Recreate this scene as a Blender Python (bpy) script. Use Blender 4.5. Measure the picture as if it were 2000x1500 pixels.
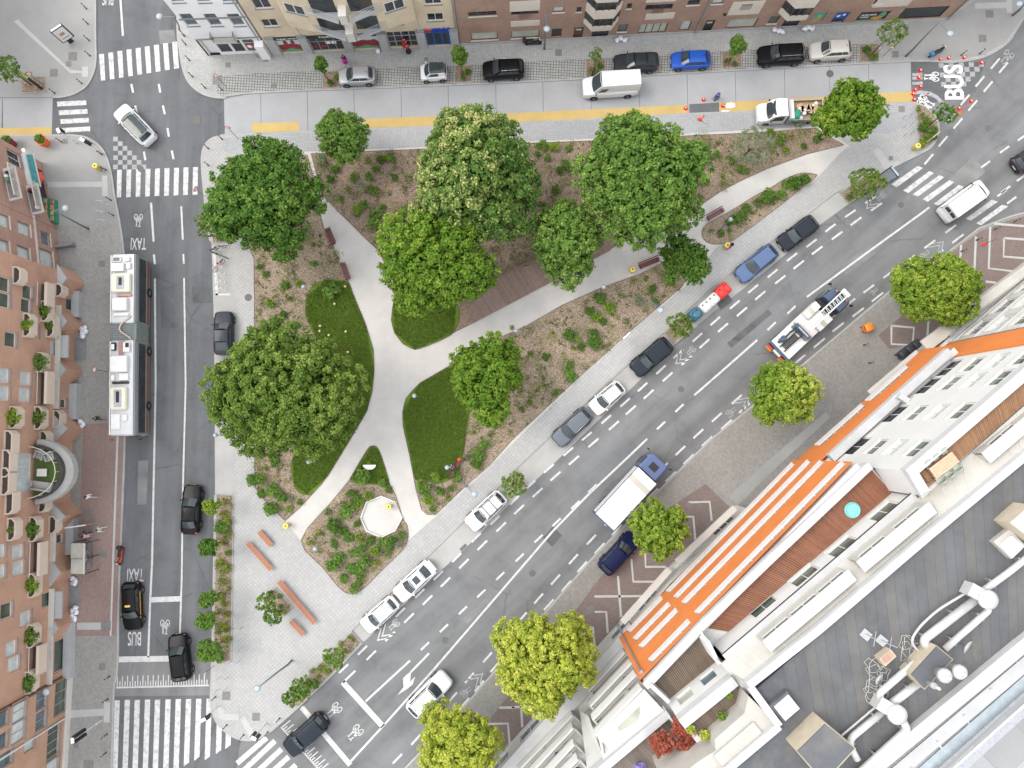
import bpy, bmesh, math, random
import numpy as np
from mathutils import Vector, Matrix
for _o in list(bpy.data.objects):
 bpy.data.objects.remove(_o)
SC = bpy.context.scene
COL = SC.collection
R = math.radians
FPX, CAM_H = 1389.0, 72.0            # focal length in photo pixels (2000 wide), camera height in metres
TILT = math.atan(95 / FPX)
cam = bpy.data.cameras.new('camera')
cam.sensor_width = 36.0
cam.lens = 36.0 * FPX / 2000.0
cam.clip_end = 2000.0
cam_o = bpy.data.objects.new('camera', cam)
COL.objects.link(cam_o)
cam_o.location = (0, 0, CAM_H)
cam_o.rotation_euler = (TILT, 0, 0)
SC.camera = cam_o
SUN_EL, SUN_AZ = R(52), R(-75)     # azimuth measured from +Y towards +X
w = bpy.data.worlds.new('World')
SC.world = w
w.use_nodes = True
nt = w.node_tree
nt.nodes.clear()
sky = nt.nodes.new('ShaderNodeTexSky')
sky.sky_type = 'NISHITA'
sky.sun_disc = False
sky.sun_elevation = SUN_EL
sky.sun_rotation = SUN_AZ
sky.air_density = 1.0
sky.dust_density = 3.0
hs = nt.nodes.new('ShaderNodeHueSaturation')
hs.inputs['Saturation'].default_value = 0.22
bg = nt.nodes.new('ShaderNodeBackground')
bg.inputs['Strength'].default_value = 0.15
wo = nt.nodes.new('ShaderNodeOutputWorld')
nt.links.new(sky.outputs[0], hs.inputs['Color'])
veil = nt.nodes.new('ShaderNodeMix')                   # even cloud veil over the clear sky
veil.data_type = 'RGBA'
veil.inputs[0].default_value = 0.7
veil.inputs[7].default_value = (6.2, 6.35, 6.6, 1)
nt.links.new(hs.outputs[0], veil.inputs[6])
nt.links.new(veil.outputs[2], bg.inputs[0])
nt.links.new(bg.outputs[0], wo.inputs[0])
sl = bpy.data.lights.new('sun', 'SUN')
sl.energy = 0.8
sl.angle = R(30)
sl.color = (1.0, 0.93, 0.82)
sun = bpy.data.objects.new('sun', sl)
COL.objects.link(sun)
_d = Vector((math.sin(SUN_AZ) * math.cos(SUN_EL), math.cos(SUN_AZ) * math.cos(SUN_EL), math.sin(SUN_EL)))
sun.rotation_euler = (-_d).to_track_quat('-Z', 'Y').to_euler()
sun.location = _d * 100
SC.view_settings.view_transform = 'Standard'
SC.view_settings.look = 'None'
SC.view_settings.gamma = 1.0
SC.view_settings.exposure = 1.25
SC.view_settings.use_curve_mapping = False
_ct, _st = math.cos(TILT), math.sin(TILT)
def ray(x, y):
 dx, dy = (x - 1000.0) / FPX, -(y - 750.0) / FPX
 return Vector((dx, dy * _ct + _st, dy * _st - _ct))
def P(x, y, z=0.0):
 d = ray(x, y)
 k = (CAM_H - z) / -d.z
 return Vector((d.x * k, d.y * k, z))
def heading(x0, y0, x1, y1, z=0.0):
 a, b = P(x0, y0, z), P(x1, y1, z)
 return math.atan2(b.y - a.y, b.x - a.x)
WORLD = {}
def tag(o, label=None, cat=None, group=None, kind=None):
 if label: o['label'] = label
 if cat: o['category'] = cat
 if group: o['group'] = group
 if kind: o['kind'] = kind
 return o
def empty(name, loc=(0, 0, 0), rz=0.0, world=False):
 o = bpy.data.objects.new(name, None)
 o.empty_display_size = 0.3
 COL.objects.link(o)
 o.location = loc
 o.rotation_euler = (0, 0, rz)
 if world: WORLD[o.name] = Vector(loc)
 return o
def link(name, me, parent=None):
 o = bpy.data.objects.new(name, me)
 COL.objects.link(o)
 if parent is not None:
  o.parent = parent
  if parent.name in WORLD:
   o.matrix_parent_inverse = Matrix.Translation(-WORLD[parent.name])
 return o
def copy_tree(o, parent=None):
 c = o.copy()
 COL.objects.link(c)
 c.parent = parent
 for ch in o.children:
  copy_tree(ch, c)
 return c
class MB:
 def __init__(s):
  s.v, s.f, s.m = [], [], []
 def quad(s, pts, mi=0):
  n = len(s.v)
  s.v.extend([tuple(p) for p in pts])
  s.f.append(tuple(range(n, n + len(pts))))
  s.m.append(mi)
  return s
 def box(s, c, d, rz=0.0, mi=0, M=None):
  hx, hy, hz = d[0] / 2, d[1] / 2, d[2] / 2
  ca, sa = math.cos(rz), math.sin(rz)
  n = len(s.v)
  for z in (-hz, hz):
   for x, y in ((-hx, -hy), (hx, -hy), (hx, hy), (-hx, hy)):
    p = Vector((c[0] + x * ca - y * sa, c[1] + x * sa + y * ca, c[2] + z))
    s.v.append(tuple(M @ p) if M else tuple(p))
  for f in ((3, 2, 1, 0), (4, 5, 6, 7), (0, 1, 5, 4), (1, 2, 6, 5), (2, 3, 7, 6), (3, 0, 4, 7)):
   s.f.append(tuple(n + i for i in f)); s.m.append(mi)
  return s
 def bbox(s, x0, x1, y0, y1, z0, z1, mi=0, bev=0.0):
  if bev <= 0:
   return s.box(((x0 + x1) / 2, (y0 + y1) / 2, (z0 + z1) / 2), (x1 - x0, y1 - y0, z1 - z0), mi=mi)
  b = bev
  def ring(i, z):
   return [(x0 + i + b, y0 + i, z), (x1 - i - b, y0 + i, z), (x1 - i, y0 + i + b, z), (x1 - i, y1 - i - b, z),
     (x1 - i - b, y1 - i, z), (x0 + i + b, y1 - i, z), (x0 + i, y1 - i - b, z), (x0 + i, y0 + i + b, z)]
  return s.loft([ring(0, z0), ring(0, z1 - b), ring(b * .7, z1)], mi=mi)
 def loft(s, rings, mi=0, cap=True, closed=True):
  n = len(s.v)
  k = len(rings[0])
  for r in rings:
   s.v.extend([tuple(p) for p in r])
  for i in range(len(rings) - 1):
   for j in range(k if closed else k - 1):
    a = n + i * k + j; b = n + i * k + (j + 1) % k
    s.f.append((a, b, b + k, a + k)); s.m.append(mi)
  if cap and closed:
   s.f.append(tuple(n + j for j in reversed(range(k)))); s.m.append(mi)
   s.f.append(tuple(n + (len(rings) - 1) * k + j for j in range(k))); s.m.append(mi)
  return s
 def prism(s, poly, z0, z1, mi=0):
  a = sum(poly[i][0] * poly[(i + 1) % len(poly)][1] - poly[(i + 1) % len(poly)][0] * poly[i][1] for i in range(len(poly)))
  if a < 0: poly = poly[::-1]
  return s.loft([[(p[0], p[1], z0) for p in poly], [(p[0], p[1], z1) for p in poly]], mi=mi)
 def lathe(s, c, prof, n=12, mi=0, axis='z'):
  rings = []
  for r, h in prof:
   ring = []
   for i in range(n):
    a = 2 * math.pi * i / n
    x, y = r * math.cos(a), r * math.sin(a)
    p = {'z': (x, y, h), 'y': (x, h, -y), 'x': (h, x, y)}[axis]
    ring.append((c[0] + p[0], c[1] + p[1], c[2] + p[2]))
   rings.append(ring)
  return s.loft(rings, mi=mi)
 def cyl(s, c, r, h, n=12, mi=0, axis='z'):
  return s.lathe(c, [(r, -h / 2), (r, h / 2)], n, mi, axis)
 def tube(s, path, r, n=6, mi=0, closed=False):
  path = [Vector(p) for p in path]
  rs = r if isinstance(r, (list, tuple)) else [r] * len(path)
  rings = []
  up = Vector((0, 0, 1))
  for i, p in enumerate(path):
   if closed:
    d = path[(i + 1) % len(path)] - path[i - 1]
   else:
    d = path[min(i + 1, len(path) - 1)] - path[max(i - 1, 0)]
   d.normalize()
   ref = up if abs(d.z) < 0.95 else Vector((1, 0, 0))
   a = d.cross(ref).normalized()
   b = a.cross(d).normalized()
   rings.append([p + (a * math.cos(2 * math.pi * j / n) + b * math.sin(2 * math.pi * j / n)) * rs[i] for j in range(n)])
  if closed: rings.append(rings[0])
  return s.loft(rings, mi=mi, cap=not closed)
 def bar(s, a, b, wd, th, mi=0):
  a, b = Vector(a), Vector(b)
  d = (b - a).normalized()
  ref = Vector((0, 0, 1)) if abs(d.z) < 0.95 else Vector((1, 0, 0))
  x = d.cross(ref).normalized() * wd / 2
  y = x.cross(d).normalized() * th / 2
  return s.loft([[p - x - y, p + x - y, p + x + y, p - x + y] for p in (a, b)], mi=mi)
 def patch(s, p00, p10, p11, p01, nu=4, nv=4, bulge=None, mi=0):
  p00, p10, p11, p01 = map(Vector, (p00, p10, p11, p01))
  n = len(s.v)
  for j in range(nv + 1):
   for i in range(nu + 1):
    u, v = i / nu, j / nv
    p = p00 * (1 - u) * (1 - v) + p10 * u * (1 - v) + p11 * u * v + p01 * (1 - u) * v
    if bulge: p = p + Vector(bulge(u, v))
    s.v.append(tuple(p))
  for j in range(nv):
   for i in range(nu):
    a = n + j * (nu + 1) + i
    s.f.append((a, a + 1, a + nu + 2, a + nu + 1)); s.m.append(mi)
  return s
 def blob(s, c, r, rng, n=8, mi=0, j=0.18):
  rings = []
  m = max(4, n // 2)
  for k in range(1, m):
   ph = math.pi * k / m
   rings.append([(c[0] + r[0] * math.sin(ph) * math.cos(2 * math.pi * i / n) * rng.uniform(1 - j, 1 + j),
                           c[1] + r[1] * math.sin(ph) * math.sin(2 * math.pi * i / n) * rng.uniform(1 - j, 1 + j),
                           c[2] - r[2] * math.cos(ph) * rng.uniform(1 - j, 1 + j)) for i in range(n)])
  return s.loft(rings, mi=mi)
 def mesh(s, name, mats, smooth=False):
  me = bpy.data.meshes.new(name)
  me.from_pydata(s.v, [], s.f)
  mats = mats if isinstance(mats, (list, tuple)) else [mats]
  for m in mats: me.materials.append(m)
  if len(mats) > 1: me.polygons.foreach_set('material_index', s.m)
  if smooth: me.polygons.foreach_set('use_smooth', [True] * len(s.f))
  bm = bmesh.new(); bm.from_mesh(me)
  bmesh.ops.recalc_face_normals(bm, faces=bm.faces)
  bm.to_mesh(me); bm.free()
  me.update()
  return me
 def build(s, name, mats, parent=None, smooth=False):
  return link(name, s.mesh(name, mats, smooth), parent)
MATS = {}
def _nodes(name):
 m = bpy.data.materials.new(name)
 m.use_nodes = True
 n = m.node_tree
 b = n.nodes['Principled BSDF']
 return m, n, b
def _noise(n, vec, scale, detail=4.0, rough=0.6):
 t = n.nodes.new('ShaderNodeTexNoise')
 t.inputs['Scale'].default_value = scale
 t.inputs['Detail'].default_value = detail
 t.inputs['Roughness'].default_value = rough
 n.links.new(vec, t.inputs['Vector'])
 return t.outputs['Fac']
def _math(n, op, a, b=None, clamp=False):
 t = n.nodes.new('ShaderNodeMath')
 t.operation = op
 t.use_clamp = clamp
 for i, v in enumerate((a, b)):
  if v is None: continue
  if hasattr(v, 'links'): n.links.new(v, t.inputs[i])
  else: t.inputs[i].default_value = v
 return t.outputs[0]
def _mix(n, fac, a, b, blend='MIX'):
 t = n.nodes.new('ShaderNodeMix')
 t.data_type = 'RGBA'
 t.blend_type = blend
 for sock, v in ((t.inputs[0], fac), (t.inputs[6], a), (t.inputs[7], b)):
  if hasattr(v, 'links'): n.links.new(v, sock)
  elif isinstance(v, (tuple, list)): sock.default_value = (v[0], v[1], v[2], 1)
  else: sock.default_value = v
 return t.outputs[2]
def _pos(n, rz=0.0, obj=False):
 if obj:
  g = n.nodes.new('ShaderNodeTexCoord').outputs['Object']
 else:
  g = n.nodes.new('ShaderNodeNewGeometry').outputs['Position']
 if rz:
  mp = n.nodes.new('ShaderNodeMapping')
  mp.inputs['Rotation'].default_value = (0, 0, rz)
  n.links.new(g, mp.inputs['Vector'])
  return mp.outputs[0]
 return g
def _ramp(n, fac, stops):
 r = n.nodes.new('ShaderNodeValToRGB')
 n.links.new(fac, r.inputs[0])
 e = r.color_ramp.elements
 while len(e) > 1: e.remove(e[-1])
 e[0].position = stops[0][0]; e[0].color = (*stops[0][1], 1)
 for p, c in stops[1:]:
  x = e.new(p); x.color = (*c, 1)
 return r.outputs[0]
def _bump(n, b, h, strength=0.3, dist=0.02):
 t = n.nodes.new('ShaderNodeBump')
 t.inputs['Strength'].default_value = strength
 t.inputs['Distance'].default_value = dist
 n.links.new(h, t.inputs['Height'])
 n.links.new(t.outputs[0], b.inputs['Normal'])
def sc(c, k):
 return tuple(min(1.0, x * k) for x in c[:3])
def mat(name, col=(.5, .5, .5), rough=.7, metal=0.0, var=.18, scale=1.5, fine=0.0, bump=0.0, coat=0.0, stain=0.0, stain_col=(.05, .05, .05), spec=.5, obj=False, emit=None):
 if name in MATS: return MATS[name]
 m, n, b = _nodes(name)
 v = _pos(n, obj=obj)
 big = _noise(n, v, scale, 5)
 c = _ramp(n, big, [(.28, sc(col, 1 - var)), (.72, sc(col, 1 + var))])
 if fine:
  fn = _noise(n, v, 22, 3, .7)
  c = _mix(n, 1.0, c, _ramp(n, fn, [(.3, (1 - fine,) * 3), (.7, (1 + fine * .0,) * 3)]), 'MULTIPLY')
 if stain:
  sn = _noise(n, v, scale * .55, 7, .75)
  f = _math(n, 'MULTIPLY', _ramp(n, sn, [(.56, (0, 0, 0)), (.72, (1, 1, 1))]), stain)
  c = _mix(n, f, c, stain_col)
 n.links.new(c, b.inputs['Base Color'])
 b.inputs['Roughness'].default_value = rough
 b.inputs['Metallic'].default_value = metal
 b.inputs['Specular IOR Level'].default_value = spec
 b.inputs['Coat Weight'].default_value = coat
 b.inputs['Coat Roughness'].default_value = .06
 if bump:
  _bump(n, b, _noise(n, v, 30, 4, .7), bump, .03)
 if emit:
  b.inputs['Emission Color'].default_value = (*emit[0], 1); b.inputs['Emission Strength'].default_value = emit[1]
 MATS[name] = m
 return m
def glass(name, col=(.02, .025, .03), rough=.04):
 if name in MATS: return MATS[name]
 m, n, b = _nodes(name)
 v = _pos(n)
 c = _ramp(n, _noise(n, v, .9, 3), [(.3, sc(col, .7)), (.7, sc(col, 1.4))])
 n.links.new(c, b.inputs['Base Color'])
 b.inputs['Roughness'].default_value = rough
 b.inputs['Specular IOR Level'].default_value = .45
 MATS[name] = m
 return m
def paving(name, col, joint, size=.3, gap=.03, rz=0.0, offset=0.0, aspect=1.0, var=.12, rough=.85, bump=.35, big=.12, mosaic=.12):
 if name in MATS: return MATS[name]
 m, n, b = _nodes(name)
 v = _pos(n, rz)
 t = n.nodes.new('ShaderNodeTexBrick')
 t.offset = offset
 t.inputs['Scale'].default_value = 1.0
 t.inputs['Brick Width'].default_value = size * aspect
 t.inputs['Row Height'].default_value = size
 t.inputs['Mortar Size'].default_value = gap / 2
 t.inputs['Mortar Smooth'].default_value = .2
 t.inputs['Color1'].default_value = (*sc(col, 1 - mosaic), 1)
 t.inputs['Color2'].default_value = (*sc(col, 1 + mosaic), 1)
 t.inputs['Mortar'].default_value = (*joint, 1)
 n.links.new(v, t.inputs['Vector'])
 g = _noise(n, v, big, 5)
 c = _mix(n, 1.0, t.outputs['Color'], _ramp(n, g, [(.3, (1 - var,) * 3), (.7, (1 + var * .3,) * 3)]), 'MULTIPLY')
 fn = _noise(n, v, 9, 5, .7)
 c = _mix(n, 1.0, c, _ramp(n, fn, [(.3, (.86,) * 3), (.65, (1,) * 3)]), 'MULTIPLY')
 n.links.new(c, b.inputs['Base Color'])
 b.inputs['Roughness'].default_value = rough
 b.inputs['Specular IOR Level'].default_value = .3
 _bump(n, b, _math(n, 'SUBTRACT', 1.0, t.outputs['Fac']), bump, .015)
 MATS[name] = m
 return m
def asphalt(name, col, streak_rz=0.0, var=.2, patch=.0):
 if name in MATS: return MATS[name]
 m, n, b = _nodes(name)
 v = _pos(n, streak_rz)
 mp = n.nodes.new('ShaderNodeMapping')
 mp.inputs['Scale'].default_value = (.045, .55, 1)
 n.links.new(v, mp.inputs['Vector'])
 lanes = _noise(n, mp.outputs[0], 1.0, 4, .55)           # tyre-worn streaks along the road
 c = _ramp(n, lanes, [(.3, sc(col, 1 - var)), (.7, sc(col, 1 + var))])
 blot = _noise(n, v, .35, 7, .7)
 c = _mix(n, 1.0, c, _ramp(n, blot, [(.3, (.74,) * 3), (.48, (.96,) * 3), (.7, (1.08,) * 3)]), 'MULTIPLY')
 spk = _noise(n, v, 38, 3, .8)
 c = _mix(n, 1.0, c, _ramp(n, spk, [(.3, (.82,) * 3), (.7, (1,) * 3)]), 'MULTIPLY')
 oil = _noise(n, v, 1.7, 4, .6)
 c = _mix(n, _ramp(n, oil, [(.70, (0, 0, 0)), (.78, (.45, .45, .45))]), c, sc(col, .45))
 crk = n.nodes.new('ShaderNodeTexVoronoi')
 crk.feature = 'DISTANCE_TO_EDGE'
 crk.inputs['Scale'].default_value = .16
 wob = _mix(n, .25, v, _noise(n, v, 1.2, 5))
 n.links.new(wob, crk.inputs['Vector'])
 brk = _noise(n, v, .22, 2)
 line = _math(n, 'MULTIPLY', _ramp(n, crk.outputs['Distance'], [(.0, (1, 1, 1)), (.012, (0, 0, 0))]), _ramp(n, brk, [(.48, (0, 0, 0)), (.6, (.6, .6, .6))]))
 c = _mix(n, line, c, sc(col, .5))
 n.links.new(c, b.inputs['Base Color'])
 b.inputs['Roughness'].default_value = .82
 b.inputs['Specular IOR Level'].default_value = .35
 _bump(n, b, spk, .25, .01)
 MATS[name] = m
 return m
def paint(name, col=(.72, .72, .72), wear=.45):
 if name in MATS: return MATS[name]
 m, n, b = _nodes(name)
 v = _pos(n)
 wn = _noise(n, v, 2.2, 8, .75)
 c = _mix(n, _ramp(n, wn, [(.46, (0, 0, 0)), (.66, (wear,) * 3)]), col, (.16, .165, .175))
 fn = _noise(n, v, 30, 3, .8)
 c = _mix(n, 1.0, c, _ramp(n, fn, [(.3, (.85,) * 3), (.6, (1,) * 3)]), 'MULTIPLY')
 n.links.new(c, b.inputs['Base Color'])
 b.inputs['Roughness'].default_value = .75
 MATS[name] = m
 return m
def pxs(pts, z):
 return [P(x, y, z) for x, y in pts]
def sheet(name, pts, z, m, thick=0.0, parent=None, kind='structure', label=None):
 mb = MB()
 w3 = pxs(pts, z)
 if thick:
  mb.prism([(p.x, p.y) for p in w3], z - thick, z)
 else:
  mb.quad(w3)
 o = mb.build(name, m, parent)
 if kind and parent is None: o['kind'] = kind
 if label: o['label'] = label
 return o
def ribbon(mb, pts, wd, z0, z1, side=0.0, closed=False, mi=0):
 n = len(pts)
 L, Rr = [], []
 for i in range(n):
  if closed: a, b = pts[i - 1], pts[(i + 1) % n]
  else: a, b = pts[max(i - 1, 0)], pts[min(i + 1, n - 1)]
  d = Vector((b.x - a.x, b.y - a.y, 0)).normalized()
  nn = Vector((-d.y, d.x, 0))
  L.append(pts[i] + nn * (side + wd / 2)); Rr.append(pts[i] + nn * (side - wd / 2))
 rings = [[(L[i].x, L[i].y, z0), (Rr[i].x, Rr[i].y, z0), (Rr[i].x, Rr[i].y, z1), (L[i].x, L[i].y, z1)] for i in range(n)]
 if closed: rings.append(rings[0])
 mb.loft(rings, mi=mi, cap=not closed)
 return mb
def smooth_px(pts, k=6, closed=False):
 n = len(pts)
 out = []
 rng = range(n if closed else n - 1)
 for i in rng:
  p0 = pts[i - 1] if (closed or i > 0) else pts[i]
  p1 = pts[i]; p2 = pts[(i + 1) % n]
  p3 = pts[(i + 2) % n] if (closed or i + 2 < n) else p2
  for j in range(k):
   t = j / k
   q = []
   for c in (0, 1):
    q.append(.5 * (2 * p1[c] + (p2[c] - p0[c]) * t + (2 * p0[c] - 5 * p1[c] + 4 * p2[c] - p3[c]) * t * t + (3 * p1[c] - p0[c] - 3 * p2[c] + p3[c]) * t ** 3))
   out.append(tuple(q))
 if not closed: out.append(pts[-1])
 return out
def along(pts, step, start=0.0):
 out, acc = [], start
 for a, b in zip(pts[:-1], pts[1:]):
  d = (b - a); l = d.length
  while acc <= l:
   out.append((a + d * (acc / l), math.atan2(d.y, d.x)))
   acc += step
  acc -= l
 return out
_FONT = {}
def text_mesh(txt, size, mat_, depth=0.0, bold=0.0, name='lettering', shear=0.0):
 c = bpy.data.curves.new('t', 'FONT')
 c.body = txt; c.size = size; c.align_x = 'CENTER'; c.align_y = 'CENTER'; c.extrude = depth; c.offset = bold; c.shear = shear
 o = bpy.data.objects.new('t', c)
 COL.objects.link(o)
 dg = bpy.context.evaluated_depsgraph_get()
 me = bpy.data.meshes.new_from_object(o.evaluated_get(dg))
 me.name = name
 bpy.data.objects.remove(o); bpy.data.curves.remove(c)
 me.materials.clear(); me.materials.append(mat_)
 return me
RNG = random.Random(7)
# ================================================================== the setting: ground, roads, pavements
M_AL = asphalt('asphalt_street', (.125, .129, .137), R(90))
M_AR = asphalt('asphalt_avenue', (.172, .175, .179), R(-42))
M_AI = asphalt('asphalt_junction', (.15, .154, .16), R(60))
M_KERB = mat('kerb_stone', (.36, .36, .35), .85, var=.12, scale=.8, fine=.2, stain=.3, stain_col=(.18, .18, .18))
M_CONC = mat('road_concrete', (.33, .335, .345), .85, var=.08, scale=.35, fine=.16, stain=.25, stain_col=(.24, .24, .245))
M_BAYC = mat('bay_concrete', (.38, .375, .36), .88, var=.1, scale=.4, fine=.22, stain=.45, stain_col=(.24, .235, .23))
M_PAVW = paving('plaza_slabs', (.385, .382, .375), (.26, .258, .253), .31, .022, R(-43), mosaic=.05, var=.1)
M_PAVN = paving('strip_slabs', (.36, .365, .375), (.25, .25, .26), .24, .026, R(3), mosaic=.06)
M_PAVB = paving('parking_grid', (.36, .36, .35), (.10, .105, .09), .29, .055, R(3), mosaic=.10)
M_PAVT = paving('shop_pavement', (.39, .39, .38), (.25, .25, .24), .24, .022, R(3), mosaic=.08, var=.18)
M_PAVL = paving('side_pavement', (.31, .305, .29), (.225, .22, .205), .21, .02, R(90), offset=.5, mosaic=.10, var=.18)
M_PAVG = mat('corner_pavement', (.30, .298, .29), .88, var=.1, scale=.3, fine=.16, stain=.35, stain_col=(.26, .26, .25))
M_PAVS = paving('avenue_pavement', (.27, .26, .245), (.20, .19, .175), .22, .02, R(47), offset=.5, mosaic=.10, var=.2)
M_RED = paving('red_brick_paving', (.30, .215, .195), (.21, .16, .15), .11, .014, R(90), offset=.5, aspect=2.0, mosaic=.10, var=.18)
M_REDB = paving('brown_brick_paving', (.22, .17, .155), (.155, .125, .115), .11, .014, R(2), offset=.5, aspect=2.0, mosaic=.10, var=.18)
M_LIGHT = mat('pale_slab', (.47, .465, .45), .85, var=.08, scale=.8, fine=.14, stain=.25, stain_col=(.33, .33, .32))
M_YEL = mat('ochre_bike_lane', (.50, .36, .135), .85, var=.08, scale=.5, fine=.18, stain=.35, stain_col=(.40, .31, .16))
M_OLD = asphalt('old_paving', (.20, .195, .195), R(90))
M_TACT = mat('tactile_slab', (.42, .42, .41), .85, var=.05, fine=.15)
M_IRON = mat('cast_iron', (.13, .125, .12), .7, .4, var=.2, scale=6, bump=.3)
gs = MB().quad([(-400, -400, -.05), (400, -400, -.05), (400, 400, -.05), (-400, 400, -.05)]).build('ground', M_AI)
gs['kind'] = 'structure'
road_l = sheet('road', [(120, -140), (420, -140), (440, 190), (437, 262), (430, 300), (445, 1290), (470, 1460), (440, 1700), (190, 1700), (205, 1400), (225, 700), (210, 330), (60, 262), (60, 190), (160, 150)], .0, M_AL)
road_r = sheet('road', [(470, 1446), (560, 1380), (690, 1240), (1000, 930), (1400, 560), (1740, 335), (1800, 200), (1783, 119), (2300, -100), (2300, 380), (1960, 445), (1700, 640), (1300, 990), (920, 1400), (700, 1700), (430, 1700)], .004, M_AR)
road_c = empty('road', P(1100, 190), world=True); road_c['kind'] = 'structure'
JX = [437, 509, 600, 691, 783, 875, 968, 1060, 1154, 1248, 1342, 1436, 1532, 1620, 1696, 1779]
def lerp_at(poly, x):
 for (x0, y0), (x1, y1) in zip(poly[:-1], poly[1:]):
  if x0 <= x <= x1: return y0 + (y1 - y0) * (x - x0) / (x1 - x0)
 return poly[0][1] if x < poly[0][0] else poly[-1][1]
TOPB = [(430, 191), (500, 180), (1000, 160), (1500, 133), (1790, 118)]
BOTB = [(430, 262), (500, 260), (825, 247), (1000, 240), (1342, 221), (1500, 215), (1790, 199)]
for a, b in zip(JX[:-1], JX[1:]):
 q = [(a + .35, lerp_at(TOPB, a)), (b - .35, lerp_at(TOPB, b)), (b + 1.2, lerp_at(BOTB, b)), (a + 1.9, lerp_at(BOTB, a))]
 mb = MB(); w3 = pxs(q, .014); mb.prism([(p.x, p.y) for p in w3], -.04, .014)
 mb.build('concrete_slab', M_CONC, road_c)
road_w = empty('road', P(40, 225), world=True); road_w['kind'] = 'structure'
for a, b in ((-95, 4.6), (5.4, 103)):
 mb = MB(); w3 = pxs([(a, 190), (b, 190), (b - 2, 265), (a, 267)], .014); mb.prism([(p.x, p.y) for p in w3], -.04, .014)
 mb.build('concrete_slab', M_CONC, road_w)
KZ = .12
def pavement(name, pts, m, kerb=None, z=KZ):
 o = sheet(name, pts, z, m, z + .02)
 if kerb:
  w3 = pxs(kerb, z)
  mb = ribbon(MB(), w3, .17, -.02, z + .006)
  mb.build('kerb', M_KERB, o)
 return o
nw_k = smooth_px([(186, -140), (186, 60), (187, 112), (182, 142), (168, 167), (148, 181), (126, 188), (104, 190)], 4)
pav_nw = pavement('pavement', nw_k + [(-140, 191), (-140, -140)], M_PAVG, nw_k)
sw_k = smooth_px([(-140, 267), (100, 264), (140, 264), (170, 269), (195, 286), (209, 310), (218, 345), (223, 380), (241, 485), (245, 620), (244, 853), (233, 1125), (229, 1300), (222, 1350), (218, 1500), (214, 1680)], 4)
pav_w = pavement('pavement', sw_k + [(-300, 1680), (-300, 267)], M_PAVL, sw_k)
sheet('pale_pavement', [(-140, 268), (100, 266), (138, 266), (168, 271), (192, 288), (206, 312), (215, 346), (220, 380), (229, 437), (112, 440), (60, 310), (-140, 270)], KZ + .004, M_PAVG, parent=pav_w)
sheet('red_paving', [(163, 828), (240, 826), (241, 853), (232, 1125), (226, 1241), (144, 1243), (148, 1100), (157, 990)], KZ + .004, M_RED, parent=pav_w)
MB().prism([tuple(P(x, y)[:2]) for x, y in [(229, 852), (233, 852), (219, 1241), (215.5, 1241)]], KZ, KZ + .009).build('pale_edge_strip', M_LIGHT, pav_w)
for q in ([(151, 1216), (197, 1216), (197, 1230), (150, 1230)], [(137, 1387), (203, 1384), (202, 1398), (136, 1402)], [(203, 1371), (215, 1371), (214, 1411), (202, 1411)],
          [(93, 355), (199, 355), (199, 365), (93, 366)], [(199, 343), (209, 343), (211, 383), (200, 383)]):
 sheet('tactile_strip', q, KZ + .009, M_TACT, parent=pav_w)
for q in ([(27, 42), (35, 38), (137, 136), (161, 139), (160, 130), (172, 130), (172, 150), (160, 150), (160, 142), (138, 143)],):
 sheet('tactile_strip', q, KZ + .005, M_TACT, parent=pav_nw)
ne_k = smooth_px([(345, -140), (346, 50), (351, 100), (358, 138), (372, 165), (398, 184), (437, 191), (500, 180.5), (1000, 160.5), (1500, 133.5), (1780, 119), (1860, 121), (1922, 111), (1966, 85), (1984, 60), (2010, 20), (2120, -140)], 4)
pav_ne = pavement('pavement', ne_k, M_PAVT, ne_k)
sheet('parking_bay', [(420, 150), (500, 143), (732, 133), (922, 125.5), (1142, 115), (1407, 100), (1690, 85), (1692, 123), (1500, 133), (1000, 160), (500, 180), (440, 190), (425, 184)], KZ + .004, M_PAVB, parent=pav_ne)
sheet('pale_pavement', [(1780, 42), (1850, 39), (1897, 6), (1990, -60), (2100, -100), (1982, 55), (1964, 83), (1920, 108), (1860, 118), (1782, 117), (1700, 84)], KZ + .004, M_PAVG, parent=pav_ne)
for q in ([(1904, 6), (1965, 4), (1966, -2), (1976, -2), (1977, 25), (1967, 25), (1966, 16), (1904, 17)],):
 sheet('tactile_strip', q, KZ + .009, M_TACT, parent=pav_ne)
pk_l = smooth_px([(410, 470), (402, 420), (398, 375), (394, 330), (394, 303), (399, 285), (412, 271), (437, 263)], 4)
pk_t = [(437, 263), (500, 261), (825, 248), (1000, 241), (1342, 222), (1500, 216), (1783, 200)]
pk_r = smooth_px([(1783, 200), (1800, 205), (1826, 226), (1834, 248), (1830, 270), (1815, 290), (1765, 316), (1732, 333)], 4)
A_LINE = [(1732, 333), (1632, 375), (1500, 476), (1385, 565), (1292, 652), (1182, 750), (1007, 915), (967, 957), (795, 1125), (686, 1231)]
pk_b = [(686, 1231), (708, 1256), (645, 1322), (582, 1382), (532, 1426)] + smooth_px([(532, 1426), (508, 1441), (489, 1446), (464, 1443), (440, 1429), (421, 1408), (412, 1380), (411, 1362)], 3)
pk_w = [(414, 1290), (420, 967), (457, 965), (458, 750), (457, 600), (453, 478), (414, 478)]
park_pav = pavement('pavement', pk_l + pk_t + pk_r + A_LINE + pk_b + pk_w, M_PAVW)
mb = MB()
for k in (pk_l, pk_t, pk_r + A_LINE[1:] + pk_b[1:] + pk_w[:3], pk_w[2:]):
 ribbon(mb, pxs(k, KZ), .16, -.02, KZ + .006)
mb.build('kerb', M_KERB, park_pav)
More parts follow.
